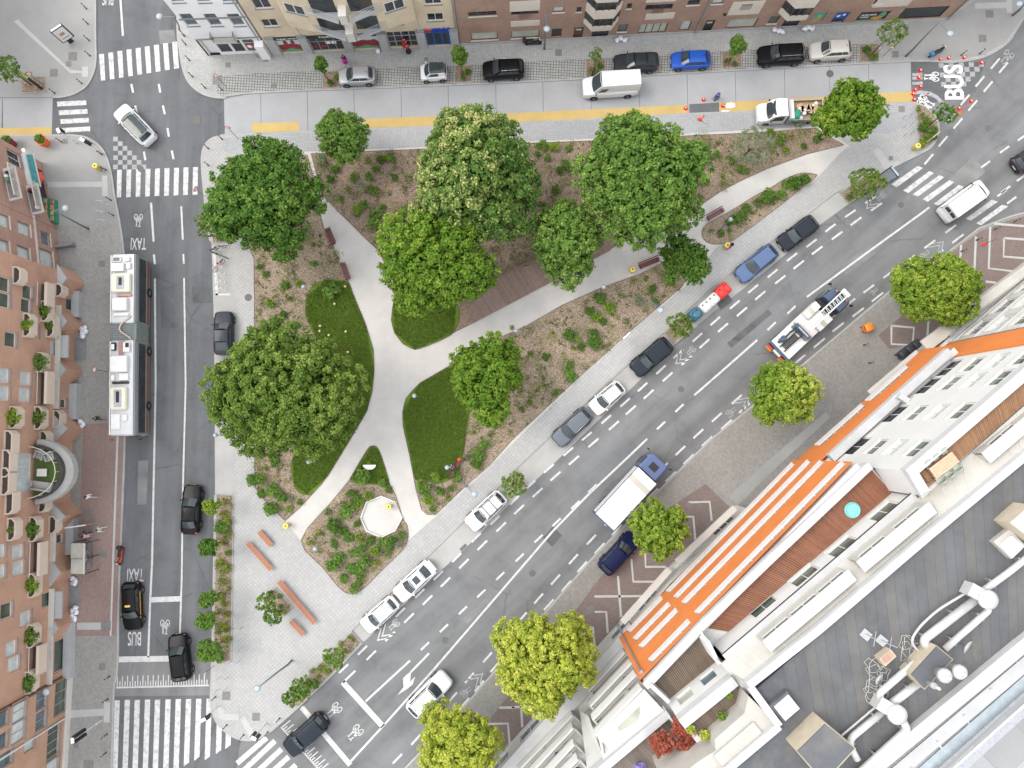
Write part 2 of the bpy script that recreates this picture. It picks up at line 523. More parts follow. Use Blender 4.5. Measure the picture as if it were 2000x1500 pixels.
sheet('grey_strip', pk_t[1:] + [(1783, 201), (1790, 236), (1735, 262), (1595, 246), (1500, 254), (1345, 261), (1157, 271), (1027, 276), (807, 288), (602, 295), (450, 300), (420, 285), (440, 270)], KZ + .004, M_PAVN, parent=park_pav)
for q in ([(425, 1380), (437, 1380), (437, 1407), (427, 1402)], [(437, 1394), (466, 1394), (466, 1406), (437, 1407)], [(469, 1405), (479, 1400), (498, 1435), (486, 1440)],
          [(1704, 294), (1716, 289), (1738, 318), (1755, 313), (1756, 320), (1740, 330), (1728, 330)]):
 sheet('tactile_strip', q, KZ + .009, M_TACT, parent=park_pav)
bay_w = sheet('parking_bay', [(413, 478), (453, 478), (457, 600), (458, 750), (457, 965), (420, 966), (419, 750), (417, 600)], .012, M_BAYC)
B_LINE = [(708, 1256), (850, 1125), (920, 1060), (1000, 980), (1082, 905), (1240, 752), (1312, 678), (1390, 612), (1500, 526), (1600, 440), (1658, 398), (1728, 350)]
bay_e = sheet('parking_bay', B_LINE + A_LINE[:], .012, M_BAYC)
C_LINE = [(640, 1680), (790, 1502), (920, 1365), (1082, 1177), (1160, 1087), (1300, 945), (1390, 857), (1465, 797), (1547, 730), (1675, 622), (1737, 570), (1842, 500), (1912, 446), (1975, 422), (2180, 370)]
pav_e = pavement('pavement', C_LINE + [(2300, 520), (2300, 1700), (700, 1700)], M_PAVS, C_LINE)
def redq(q): sheet('brick_paving', q, KZ + .004, M_REDB, parent=pav_e)
redq([(1300, 996), (1378, 945), (1425, 990), (1290, 1122), (1222, 1200), (1000, 1447), (900, 1510), (960, 1400), (1100, 1225), (1170, 1130)])
redq([(1862, 490), (1915, 452), (1978, 428), (2180, 380), (2180, 500), (2000, 515), (1830, 640), (1797, 668), (1737, 682), (1715, 655), (1770, 610)])
def inlay(q, wd=.22):
 mb = ribbon(MB(), pxs(q, KZ), wd, KZ, KZ + .010); mb.build('pale_inlay', M_LIGHT, pav_e)
for q in ([(1345, 981), (1386, 980), (1390, 1017)], [(1320, 1010), (1354, 1009), (1358, 1055)], [(1260, 1080), (1261, 1107), (1300, 1107)], [(1161, 1165), (1280, 1164)], [(1207, 1125), (1213, 1205)],
          [(1233, 1092), (1237, 1136), (1290, 1136)], [(1160, 1195), (1184, 1195), (1187, 1236)], [(1135, 1225), (1158, 1225), (1162, 1270)], [(1000, 1381), (1058, 1380)], [(1016, 1340), (1020, 1420)],
          [(947, 1414), (992, 1413), (996, 1458)], [(975, 1382), (1005, 1382)],
          [(1741, 636), (1785, 640), (1782, 674), (1741, 672), (1741, 636)], [(1814, 615), (1811, 660)], [(1842, 612), (1840, 640)],
          [(1942, 437), (2020, 443)], [(1934, 443), (1931, 524), (1980, 530)], [(1961, 465), (2020, 469)], [(1961, 465), (1960, 501), (2020, 506)], [(1906, 462), (1903, 530)], [(1877, 478), (1875, 520)], [(1855, 516), (1880, 519)], [(1925, 550), (1945, 552)]):
 inlay(q)
sheet('pale_pavement', [(1440, 988), (1425, 968), (1500, 900), (1612, 805), (1622, 815), (1500, 928)], KZ + .004, M_PAVG, parent=pav_e)
M_PLAZA = paving('rear_plaza', (.33, .335, .34), (.26, .26, .265), 4.4, .08, R(-42), mosaic=.2, var=.1)
sheet('rear_court', [(1700, 1700), (1700, 1560), (2300, 1120), (2300, 1700)], KZ + .004, M_PLAZA, parent=pav_e)
def cover(x, y, wx, wy, z, par, rz=0.0, rnd=False, m=None):
 p = P(x, y, z)
 mb = MB()
 if rnd: mb.cyl((p.x, p.y, z + .003), wx / 2, .012, 20)
 else: mb.box((p.x, p.y, z + .003), (wx, wy, .012), rz)
 mb.build('manhole_cover', m or M_IRON, par)
M_COVER = mat('cover_slab', (.19, .185, .18), .8, var=.2, scale=5, fine=.2)
for x, y, s, par in ((134, 125, .55, pav_nw), (142, 110, .9, pav_nw), (105, 142, .8, pav_nw), (445, 127, .55, pav_ne), (425, 156, 1.0, pav_ne), (535, 168, .55, pav_ne), (519, 115, .6, pav_ne), (832, 115, .35, pav_ne), (1091, 103, .7, pav_ne),
                     (1749, 106, .7, pav_ne), (1933, 27, .8, pav_ne), (1919, 75, .8, pav_ne), (127, 276, .55, pav_w), (199, 515, .65, pav_w), (171, 1000, .7, pav_w), (202, 1082, .65, pav_w), (207, 1222, .95, pav_w), (199, 1302, .65, pav_w), (149, 1456, .5, pav_w), (173, 1494, .95, pav_w),
                     (1761, 213, .65, park_pav), (1740, 309, .45, park_pav), (442, 1359, .8, park_pav), (500, 1400, .75, park_pav), (1153, 1191, .8, pav_e), (1345, 986, .45, pav_e), (1978, 825, .1, pav_e)):
 cover(x, y, s, s, KZ + .006, par, RNG.uniform(-.1, .8) if par is pav_e else 0, m=M_COVER)
cover(485, 581, .75, .75, KZ + .006, park_pav, 0, True)
cover(1621, 144, .78, .78, .016, road_c, 0, True)
cover(384, 235, .8, .8, .006, road_l)
for x, y, rz, par in ((405, 403, 90, road_l), (596, 1372, 45, road_r), (905, 1069, 43, road_r), (1880, 470, 37, road_r), (1463, 803, 42, road_r), (229, 1284, 90, road_l)):
 cover(x, y, .8, .3, .010, par, R(rz), m=M_IRON)
sheet('asphalt_patch', [(1346, 203.5), (1404, 200.5), (1405, 220), (1347, 222)], .020, M_AL, parent=road_c)
sheet('old_paving_band', [(230, 1293), (413, 1290), (411, 1358), (223, 1360)], .004, M_OLD, parent=road_l)
sheet('asphalt_patch', [(1855, 350), (1900, 305), (1925, 335), (1880, 378)], .008, asphalt('patch_asphalt', (.215, .215, .21), R(20)), parent=road_r)
sheet('asphalt_patch', [(1783, 120), (1925, 121), (1905, 180), (1800, 206)], .008, asphalt('new_asphalt', (.115, .12, .128), R(20)), parent=road_r)
MP1, MP2 = asphalt('dark_patch', (.105, .108, .114), R(40)), asphalt('grey_patch', (.205, .206, .207), R(10))
for q, m_, par, z in (([(312, 560), (340, 558), (342, 640), (315, 642)], MP1, road_l, .003), ([(375, 560), (412, 560), (414, 592), (377, 592)], MP1, road_l, .003), ([(270, 900), (290, 899), (286, 985), (268, 986)], MP2, road_l, .003), ([(310, 60), (340, 58), (344, 84), (313, 86)], MP2, road_l, .003), ([(1060, 1050), (1080, 1028), (1098, 1046), (1078, 1068)], MP1, road_r, .008), ([(1420, 670), (1500, 604), (1508, 613), (1428, 680)], MP1, road_r, .008), ([(905, 1210), (960, 1158), (968, 1166), (913, 1219)], MP2, road_r, .008), ([(1640, 520), (1700, 478), (1712, 494), (1653, 537)], MP2, road_r, .008), ([(1398, 590), (1420, 572), (1432, 588), (1408, 606)], MP1, bay_e, .016)):
 sheet('asphalt_patch', q, z, m_, parent=par)
for x, y, par in ((325, 770, road_l), (390, 870, road_l), (275, 330, road_l), (1040, 1120, road_r), (1330, 760, road_r), (1760, 400, road_r), (870, 1250, road_r), (1930, 250, road_r)): cover(x, y, .65, .65, .012, par, 0, True)
for q in ([(492, 240.5), (584, 237.5), (585, 256), (494, 259)], [(704, 232.5), (1000, 221), (1342, 204.5), (1344, 222), (1000, 239), (705, 250.5)], [(1405, 200.5), (1717, 182), (1782, 178.5), (1783, 198), (1405, 219)]):
 sheet('cycle_strip', q, .022, M_YEL, parent=road_c)
sheet('cycle_strip', [(-90, 252), (101, 248), (100, 264), (-90, 266)], .022, M_YEL, parent=road_w)
# ================================================================== road markings, children of their road
M_PNT = paint('road_paint', (.55, .55, .54), .45)
M_PNTZ = paint('zebra_paint', (.56, .56, .55), .7)
M_PNTF = paint('faded_paint', (.38, .385, .39), .8)
M_PNTN = paint('fresh_paint', (.80, .80, .80), .02)
M_GREYP = paint('grey_paint', (.33, .335, .335), .5)
ZM = .016
def mark(name, pts, par, m=None, z=ZM):
 w3 = pxs(pts, z)
 MB().quad(w3).build(name, m or M_PNT, par)
def seg(x0, y0, x1, y1, wd, par, m=None, z=ZM, name='lane_line'):
 a, b = P(x0, y0, z), P(x1, y1, z)
 d = (b - a).normalized(); n = Vector((-d.y, d.x, 0)) * wd / 2
 MB().quad([a - n, b - n, b + n, a + n]).build(name, m or M_PNT, par)
def poly_line(pts, wd, par, m=None, z=ZM, name='lane_line'):
 mb = MB(); w3 = pxs(pts, z); rings = []
 for i in range(len(w3)):
  d = (w3[min(i + 1, len(w3) - 1)] - w3[max(i - 1, 0)]).normalized(); n = Vector((-d.y, d.x, 0)) * wd / 2
  rings.append((w3[i] - n, w3[i] + n))
 for (a, b), (c, d) in zip(rings[:-1], rings[1:]): mb.quad([a, c, d, b])
 mb.build(name, m or M_PNT, par)
def zebra(q0, q1, n, par):
 for i in range(n):
  t = i / (n - 1)
  mark('zebra_stripe', [(a[0] + (b[0] - a[0]) * t, a[1] + (b[1] - a[1]) * t) for a, b in zip(q0, q1)], par, M_PNTZ)
zebra([(193.5, 106), (203, 105), (205.5, 157), (197, 158)], [(336, 82), (346, 81), (349.5, 133), (340, 134.5)], 9, road_l)
zebra([(111, 198.5), (168, 196), (169, 205), (112, 208)], [(121, 250), (176, 247), (176, 256), (122, 259)], 4, road_l)
zebra([(228.7, 332), (238, 331.5), (236.5, 385), (228, 386)], [(377, 326.5), (387, 326), (385.5, 380), (376, 380.5)], 9, road_l)
for x, y0, y1 in ((223.5, 1368, 1530), (243.5, 1367, 1530), (263, 1367, 1530), (283, 1366.5, 1530), (302.5, 1366.5, 1530), (323, 1366, 1530), (343, 1365.5, 1530), (363, 1365.5, 1497), (383, 1365, 1486), (403.5, 1364.5, 1485), (423.5, 1407, 1473), (441, 1428, 1463)):
 k = (y1 - y0) * .032
 mark('zebra_stripe', [(x, y0), (x + 10.5, y0 - .3), (x + 10.5 - k, y1 - (8 if y1 < 1500 else 0)), (x - k, y1)], road_l, M_PNTZ)
for x0, y0, x1, y1 in ((521, 1441, 463, 1491), (537, 1447, 470, 1510), (550, 1463, 495, 1514), (564, 1478, 520, 1518), (578, 1494, 550, 1520), (590, 1509, 575, 1524)):
 seg(x0, y0, x1, y1, .5, road_r, M_PNTZ, name='zebra_stripe')
for q in ([(1741, 360), (1792.5, 324), (1803, 328), (1751, 366)], [(1764, 372), (1815, 334), (1824, 338), (1774, 377)], [(1782, 380), (1835, 342), (1844, 346), (1793, 384)], [(1802, 389), (1854, 352), (1864, 356), (1812, 394)],
          [(1824, 398), (1873, 361), (1883, 365), (1834, 402)], [(1844, 407), (1895, 371), (1904, 375), (1855, 412)], [(1865, 417), (1916, 381), (1926, 385), (1876, 421)], [(1886, 427), (1937, 390), (1949, 394), (1896, 431)], [(1907, 436), (1957, 400), (1969, 403), (1916, 440)]):
 mark('zebra_stripe', q, road_r, M_PNTZ)
for j in range(7):
 for i in range(8):
  if (i + j) % 2: continue
  x, y = 221 + i * 9.2, 267 + j * 9.1
  if x > 232 + j * 9.5: continue
  mark('check_square', [(x, y), (x + 9.2, y), (x + 9.2, y + 9.1), (x, y + 9.1)], road_l, M_GREYP)
for j in range(6):
 for i in range(11):
  if (i + j) % 2: continue
  x, y = 1833 + i * 9.8 + j * 1.2, 123 + j * 9.3 - i * .25
  if x + j * 9.0 > 1928: continue
  mark('check_square', [(x, y), (x + 9.8, y), (x + 10.6, y + 9.3), (x + .8, y + 9.3)], road_r, M_GREYP)
for s_ in ((234, -20, 240, 70, .22), (256.5, 164, 260, 181, .22), (264, 206, 268, 223, .22), (281, 296, 284, 313, .22), (310, 164, 313, 181, .22), (318, 206, 322, 223, .22), (327, 250, 330, 267, .22), (335.5, 294, 339, 311, .22),
           (295, 396, 300, 472, .22), (300.5, 497, 302.5, 516, .22), (354, 403, 357, 468, .18), (358, 496, 359, 515, .18)):
 seg(*s_, road_l)
poly_line([(302.5, 544), (304, 750), (302, 850), (297, 1100), (293, 1180), (289.5, 1284)], .2, road_l)
poly_line([(359.5, 543), (362.5, 750), (360, 850), (357, 960), (355, 1125), (350, 1284)], .17, road_l)
seg(295, 1171.5, 352, 1169.5, .52, road_l, name='stop_line'); seg(231, 1288, 348, 1286, .56, road_l, name='stop_line')
seg(227, 1343, 408, 1338.5, .16, road_l, name='tram_comb')
for i in range(36):
 x = 229 + i * 5.0
 seg(x, 1342 - i * .12, x + .3, (1320 if i % 2 == 0 else 1331) - i * .1, .1, road_l, name='comb_tooth')
R1 = [(671, 1306), (708, 1270), (782, 1196), (820, 1159), (856, 1124), (892, 1089), (930, 1050), (967, 1016), (1005, 977), (1036, 947), (1072, 915), (1110, 882), (1146, 852), (1184, 819), (1221, 786), (1255, 756), (1291, 722), (1325, 691), (1362, 659), (1397, 627), (1435, 595), (1471, 564), (1509, 534), (1547, 502), (1585, 475), (1622, 445), (1661, 417), (1700, 390)]
R2 = [(725, 1280), (762, 1243), (799, 1207), (835, 1172), (870, 1137), (906, 1101), (942, 1065), (979, 1029), (1014, 995), (1050, 962), (1085, 930), (1121, 899), (1159, 865), (1199, 831), (1232, 801), (1267, 770), (1304, 736), (1341, 704), (1376, 671), (1412, 640), (1449, 609), (1485, 577), (1524, 546), (1560, 517), (1596, 489), (1635, 460), (1672, 432), (1712, 404)]
R3 = [(776, 1482), (812, 1445), (848, 1403), (884, 1362), (917, 1324), (952, 1284), (986, 1245), (1020, 1206), (1052, 1169), (1085, 1132), (1120, 1092), (1155, 1054), (1190, 1017), (1225, 980), (1260, 946), (1295, 913), (1329, 880), (1364, 847), (1400, 815), (1439, 780), (1475, 748), (1510, 717), (1548, 685), (1585, 654), (1622, 622), (1660, 591), (1697, 564), (1736, 535), (1777, 506), (1816, 477), (1857, 447)]
R4 = [(797, 1496), (830, 1460), (870, 1415), (907, 1374), (936, 1340), (967, 1302), (1002, 1262), (1037, 1221), (1072, 1181), (1106, 1145), (1137, 1107), (1171, 1071), (1205, 1035), (1237, 1001), (1275, 964), (1310, 931), (1345, 897), (1381, 862), (1419, 829), (1454, 797), (1489, 766), (1524, 735), (1562, 702), (1600, 670), (1637, 639), (1676, 610), (1714, 580), (1752, 551), (1792, 522), (1831, 496), (1871, 466)]
for row, hl in ((R1, 12.5), (R2, 13), (R3, 13), (R4, 14)):
 for i, (x, y) in enumerate(row):
  a = row[max(i - 1, 0)]; b = row[min(i + 1, len(row) - 1)]
  l = math.hypot(b[0] - a[0], b[1] - a[1]); dx, dy = (b[0] - a[0]) / l * hl, (b[1] - a[1]) / l * hl
  seg(x - dx, y - dy, x + dx, y + dy, .2, road_r, name='lane_dash')
for x, y in ((1814, 311), (1842, 276), (1871, 241), (1856, 231), (1900, 206), (1885, 195), (1930, 169), (1914, 159), (1960, 132), (1944, 124)):
 seg(x - 8.5, y + 10, x + 8.5, y - 10, .2, road_r, name='lane_dash')
for x, y in ((1925, 321), (1962, 292), (1997, 268), (1964, 370), (1995, 347), (1976, 391), (1957, 377)):
 seg(x - 9, y + 6.5, x + 9, y - 6.5, .2, road_r, name='lane_dash')
poly_line([(684, 1488), (750, 1416), (845, 1310), (1000, 1130), (1080, 1037), (1150, 965), (1217, 902), (1264, 857)], .2, road_r)
poly_line([(1356, 772), (1420, 716), (1479, 664)], .2, road_r)
poly_line([(1576, 580), (1690, 496), (1795, 420), (1815, 405)], .2, road_r)
for x, y in ((1291, 831), (1327, 797), (1507, 637), (1546, 605), (1157, 954), (1124, 986), (1087, 1020), (1052, 1052), (1015, 1089), (977, 1125), (940, 1159), (904, 1192), (867, 1227), (830, 1262)):
 seg(x - 8, y + 7.6, x + 8, y - 7.6, .2, road_r, name='lane_dash')
poly_line([(801, 1290), (714, 1370)], .2, road_r); poly_line([(838, 1276), (802, 1313)], .2, road_r)
poly_line([(670, 1333), (694, 1310)], .2, road_r)
mark('turn_arrow', [(803, 1311), (801, 1331), (811, 1321), (806, 1337), (796, 1345), (776, 1358), (788, 1342), (787, 1325), (795, 1317)], road_r)
seg(669, 1332, 748, 1419, .55, road_r, name='stop_line'); seg(589, 1381, 684, 1494, .5, road_r, name='stop_line')
seg(549, 1420, 625, 1505, .16, road_r, name='tram_comb')
for i in range(23):
 x, y = 550 + i * 3.4, 1421 + i * 3.8
 l = 1.0 if i % 2 == 0 else .45
 seg(x, y, x + 17 * l, y - 14 * l, .1, road_r, name='comb_tooth')
def bike_mark(x, y, rz, par, s=1.0, m=None, sx=1.0):
 p = P(x, y, ZM)
 mb = MB()
 def put(pt):
  a = Vector((pt[0] * s * sx, pt[1] * s, 0)); a.rotate(Matrix.Rotation(rz, 3, 'Z')); return p + a
 for cy in (-.26, .26):
  pr = []
  for k in range(21):
   t = 2 * math.pi * k / 20
   pr.append((put((.38 + .33 * math.cos(t), cy + .2 * math.sin(t))), put((.38 + .25 * math.cos(t), cy + .135 * math.sin(t)))))
  for (a, b), (c, d) in zip(pr[:-1], pr[1:]): mb.quad([a, c, d, b])
 for a, b in (((.38, -.26), (-.30, -.16)), ((.38, .26), (-.30, .16)), ((-.30, -.16), (.42, .05)), ((-.16, .14), (.42, -.05)), ((-.30, -.16), (-.62, -.14)), ((-.62, -.26), (-.62, .0)), ((-.30, .16), (-.55, .17)), ((-.55, .08), (-.55, .26))):
  A, B = Vector((*a, 0)), Vector((*b, 0)); d = (B - A).normalized(); n = Vector((-d.y, d.x, 0)) * .045
  mb.quad([put(A - n), put(B - n), put(B + n), put(A + n)])
 mb.build('bicycle_symbol', m or M_PNT, par)
def chevron(x, y, rz, par, m=None, s=1.0):
 p = P(x, y, ZM); mb = MB()
 for o in (0, -.55):
  for sy in (-1, 1):
   q = [(.9 + o, 0), (.9 + o - .22, 0), (-.3 + o, .62 * sy), (-.12 + o, .62 * sy)]
   pts = []
   for a in q:
    v = Vector((a[0] * s, a[1] * s, 0)); v.rotate(Matrix.Rotation(rz, 3, 'Z')); pts.append(p + v)
   mb.quad(pts)
 mb.build('lane_chevron', m or M_PNT, par)
bike_mark(270, 431, R(90), road_l); bike_mark(322, 1225, R(90), road_l, 1.05)
AV = heading(700, 1300, 1500, 560)
bike_mark(652, 1388, AV, road_r, 1.15); bike_mark(693, 1432, AV, road_r, 1.2)
bike_mark(769, 1221, AV, road_r, .85); chevron(750, 1239, AV + math.pi, road_r, s=1.05)
bike_mark(1349, 685, AV, road_r, .75, M_PNTF); chevron(1331, 700, AV + math.pi, road_r, M_PNTF)
bike_mark(911, 1351, AV + math.pi, road_r, .85, M_PNTF); chevron(931, 1327, AV, road_r, M_PNTF)
bike_mark(1429, 804, AV + math.pi, road_r, .85, M_PNTF); chevron(1452, 787, AV, road_r, M_PNTF)
bike_mark(1807, 497, AV + math.pi, road_r, .8, M_PNTF); chevron(1832, 482, AV, road_r, M_PNTF)
bike_mark(1721, 384, AV, road_r, .75, M_PNTF); chevron(1702, 398, AV + math.pi, road_r, M_PNTF, .9)
bike_mark(1708, 569, AV + math.pi, road_r, .6, M_PNTF)
bike_mark(1819, 150, R(2), road_r, 1.15, M_PNTN); bike_mark(1809, 200, R(150), road_r, 1.3, M_PNTN); bike_mark(1966, 113, R(55), road_r, 1.2, M_PNTF)
poly_line(smooth_px([(1784, 181), (1806, 181), (1828, 189), (1843, 205)], 5), .4, road_r, M_PNTF); poly_line(smooth_px([(1795, 190), (1800, 203), (1815, 211)], 4), .25, road_r, M_PNTN)
for y in (146, 153, 163): seg(1782, y, 1802, y - 1, .32, road_r, M_PNTF)
def road_text(txt, x, y, rz, h, par, m=None, stretch=1.0, bold=.0):
 me = text_mesh(txt, h, m or M_PNT, name='road_lettering', bold=bold)
 p = P(x, y, ZM + .002)
 o = link('road_lettering', me, par)
 if par.name in WORLD: pass
 o.location = p
 o.rotation_euler = (0, 0, rz); o.scale = (stretch, 1, 1)
 return o
road_text('TAXI', 270, 475, R(180), 1.75, road_l, stretch=.42, bold=.02)
road_text('TAXI', 264, 1122, R(180), 1.8, road_l, stretch=.42, bold=.02)
road_text('BUS', 263, 1246, R(180), 1.9, road_l, stretch=.42, bold=.02)
road_text('BUS', 211, -3, R(180), 1.9, road_l, stretch=.38, bold=.02)
road_text('BUS', 1865, 161, R(90), 2.75, road_r, M_PNTN, stretch=.82, bold=.06)
# ================================================================== park: path, beds, lawns, deck
def mulch(name, c1, c2, c3):
 m, n, b = _nodes(name)
 v = _pos(n)
 vo = n.nodes.new('ShaderNodeTexVoronoi'); vo.inputs['Scale'].default_value = 16.0; vo.inputs['Randomness'].default_value = 1
 n.links.new(v, vo.inputs['Vector'])
 sep = n.nodes.new('ShaderNodeSeparateColor'); n.links.new(vo.outputs['Color'], sep.inputs[0])
 c = _ramp(n, sep.outputs[0], [(.0, sc(c1, .55)), (.3, c1), (.65, c2), (1.0, c3)])
 big = _noise(n, v, .35, 6, .65)
 c = _mix(n, 1.0, c, _ramp(n, big, [(.3, (.68, .68, .66)), (.65, (1.05, 1.02, 1.0))]), 'MULTIPLY')
 g = _noise(n, v, .8, 7, .7)
 c = _mix(n, _ramp(n, g, [(.57, (0, 0, 0)), (.74, (.55, .55, .55))]), c, (.13, .16, .05))
 n.links.new(c, b.inputs['Base Color'])
 b.inputs['Roughness'].default_value = .95
 b.inputs['Specular IOR Level'].default_value = .15
 _bump(n, b, vo.outputs['Distance'], .8, .05)
 MATS[name] = m
 return m
M_MULCH = mulch('wood_chip_mulch', (.25, .195, .145), (.35, .28, .215), (.43, .36, .285))
M_MULCHD = mulch('damp_mulch', (.235, .175, .13), (.32, .245, .19), (.40, .32, .255))
def lawn_mat(name, a, b_, c_):
 m, n, b = _nodes(name)
 v = _pos(n)
 f = _noise(n, v, 14, 6, .75)
 c = _ramp(n, f, [(.25, a), (.55, b_), (.8, c_)])
 big = _noise(n, v, .5, 5, .6)
 c = _mix(n, 1.0, c, _ramp(n, big, [(.3, (.72, .78, .7)), (.68, (1.15, 1.08, .9))]), 'MULTIPLY')
 dry = _noise(n, v, 1.1, 6, .7)
 c = _mix(n, _ramp(n, dry, [(.6, (0, 0, 0)), (.78, (.35, .35, .35))]), c, (.16, .15, .05))
 n.links.new(c, b.inputs['Base Color'])
 b.inputs['Roughness'].default_value = .9
 b.inputs['Specular IOR Level'].default_value = .2
 _bump(n, b, _noise(n, v, 40, 4, .8), .9, .06)
 MATS[name] = m
 return m
M_LAWN = lawn_mat('lawn_grass', (.070, .135, .016), (.115, .20, .026), (.18, .26, .05))
M_GRAV = mat('rolled_gravel', (.53, .51, .485), .92, var=.08, scale=.6, fine=.26, bump=.3, stain=.4, stain_col=(.40, .37, .34))
M_EDGE = mat('steel_edging', (.12, .085, .065), .7, .3, var=.3, scale=3)
M_CHEST = mat('chestnut_pale', (.20, .13, .085), .9, var=.3, scale=8)
path = sheet('path', [(604, 296), (807, 288), (1027, 276), (1157, 271), (1345, 261), (1595, 246), (1660, 284), (1640, 300), (1597, 346), (1440, 466), (1402, 480), (1337, 560), (1217, 661), (1120, 750), (957, 911), (851, 1009), (797, 1056), (732, 1126), (700, 1158), (685, 1161), (660, 1146), (588, 1056), (557, 1018), (500, 956), (496, 890), (496, 500), (450, 430), (437, 330), (500, 298)], KZ + .010, M_GRAV)
BZ = KZ + .045
def bed(pts, m=None, k=4, sharp=False, name='planting_bed', z=BZ, edge=True):
 q = pts if sharp else smooth_px(pts, k, True)
 o = sheet(name, q, z, m or M_MULCH, .05)
 if edge:
  mb = ribbon(MB(), pxs(q, z), .035, KZ, z + .035, closed=True)
  mb.build('edging', M_EDGE, o)
 return o
bed([(450, 330), (600, 303), (612, 350), (618, 394), (632, 445), (650, 482), (680, 550), (690, 575), (715, 635), (729, 682), (731, 725), (727, 765), (717, 802), (700, 832), (640, 930), (610, 965), (584, 993), (557, 1017), (520, 981), (499, 954), (497, 890), (497, 600), (496, 505), (458, 425)], sharp=True)
lawn_a = bed([(680, 551), (656, 547), (635, 547), (612, 558), (599, 580), (597, 615), (612, 650), (640, 700), (640, 760), (590, 850), (571, 898), (569, 920), (574, 945), (584, 962), (598, 966), (611, 962), (640, 929), (700, 831), (716, 802), (726, 765), (730, 725), (728, 682), (714, 636), (690, 576)], M_LAWN, 3, name='lawn', z=BZ + .02)
bed([(607, 300), (807, 292), (1027, 280), (1157, 275), (1345, 265), (1500, 258), (1592, 250), (1648, 283), (1575, 301), (1500, 329), (1455, 349), (1410, 372), (1340, 420), (1225, 468), (1192, 486), (1033, 556), (925, 630), (885, 650), (837, 675), (810, 683), (787, 672), (770, 650), (764, 625), (768, 592), (772, 560), (740, 490), (715, 467), (675, 427), (628, 380), (618, 340)], M_MULCHD, sharp=True)
lawn_b = bed([(886, 649), (862, 664), (837, 674), (811, 682), (788, 671), (771, 650), (765, 625), (768, 594), (780, 570), (840, 555), (890, 590), (897, 620)], M_LAWN, 3, name='lawn', z=BZ + .02)
bed([(820, 748), (875, 716), (912, 690), (967, 663), (1000, 649), (1030, 635), (1100, 595), (1175, 562), (1250, 535), (1292, 514), (1340, 497), (1355, 520), (1332, 560), (1217, 659), (1120, 747), (1000, 859), (957, 908), (910, 949), (851, 1005), (834, 1005), (823, 995), (812, 955), (800, 890), (787, 832), (786, 805), (793, 778)], sharp=True)
lawn_c = bed([(820, 749), (845, 735), (880, 716), (905, 720), (918, 770), (916, 817), (910, 850), (906, 880), (897, 915), (882, 935), (852, 945), (832, 938), (811, 936), (800, 889), (788, 832), (787, 805), (794, 778)], M_LAWN, 3, name='lawn', z=BZ + .02)
bed([(1371, 455), (1376, 441), (1392, 431), (1435, 407), (1475, 382), (1505, 367), (1532, 350), (1565, 338), (1590, 340), (1594, 345), (1565, 369), (1500, 419), (1440, 464), (1415, 475), (1390, 476), (1376, 468)], k=3)
bed([(727, 871), (719, 876), (700, 906), (680, 940), (645, 983), (588, 1055), (630, 1108), (660, 1145), (675, 1157), (686, 1160), (700, 1156), (715, 1145), (757, 1102), (787, 1073), (797, 1051), (795, 1026), (787, 1013), (773, 968), (762, 947), (752, 912), (741, 881), (734, 872)], k=3)
lawn_d = bed([(727, 872), (719, 878), (700, 908), (684, 936), (700, 944), (735, 946), (760, 946), (751, 912), (740, 881), (734, 873)], M_LAWN, 3, name='lawn', z=BZ + .02)
OCT = [(716, 981), (745, 969), (772, 980), (786, 1010), (772, 1036), (745, 1049), (717, 1037), (705, 1012)]
pad = sheet('gravel_pad', OCT, BZ + .03, M_GRAV, .08);
mb = MB()
oc = pxs(OCT, BZ)
ribbon(mb, [oc[3], oc[4], oc[5], oc[6], oc[7], oc[0], oc[1], oc[2]], .11, KZ, BZ + .22)
mb.build('white_edging', mat('white_board', (.55, .55, .54), .7, var=.1), pad)
M_FRAME = mat('planter_kerb', (.34, .335, .32), .85, var=.12, fine=.2)
def planter(pts, m=None):
 o = bed(pts, m or M_MULCH, sharp=True, name='planting_bed', z=KZ + .04, edge=False)
 mb = ribbon(MB(), pxs(pts, KZ), .12, 0, KZ + .07, closed=True); mb.build('edging', M_FRAME, o)
 return o
planter([(423, 967), (456, 968), (452, 1290), (418, 1290)])
planter([(688, 1233), (706, 1255), (645, 1320), (584, 1379), (557, 1374), (600, 1322), (645, 1276)])
planter([(512, 1170), (540, 1147), (574, 1188), (545, 1212)])
planter([(982, 940), (1007, 917), (1030, 946), (1004, 968)])
planter([(1297, 650), (1332, 617), (1354, 640), (1318, 672)])
planter([(1641, 376), (1700, 335), (1727, 350), (1658, 397)])
planter([(414, 420), (446, 415), (447, 473), (416, 474)])
planter([(1788, 205), (1806, 208), (1826, 227), (1833, 250), (1827, 270), (1812, 289), (1797, 294), (1793, 260)])
planter([(43, 150), (88, 150), (92, 180), (44, 182)])
for q in ([(631, 140), (662, 139), (663, 171), (630, 174)], [(889, 128), (922, 127), (922, 160), (888, 162)], [(1144, 116), (1182, 114), (1182, 150), (1145, 152)], [(1409, 101), (1448, 99), (1448, 132), (1410, 134)], [(1678, 87), (1716, 85), (1716, 120), (1679, 122)]):
 planter(q, M_MULCHD)
M_DECKP = [mat('deck_plank_%d' % i, c, .8, var=.14, scale=3, fine=.2) for i, c in enumerate(((.235, .165, .135), (.26, .185, .155), (.215, .15, .125), (.245, .18, .15)))]
deck = tag(empty('timber_deck', P(1000, 570), world=True), 'long brown timber deck beside the pale path under the trees', 'deck')
front = [P(x, y, .24) for x, y in ((925, 631), (1075, 552), (1193, 488))]
back = [P(x, y, .24) for x, y in ((911, 607), (955, 548), (1033, 509), (1183, 468))]
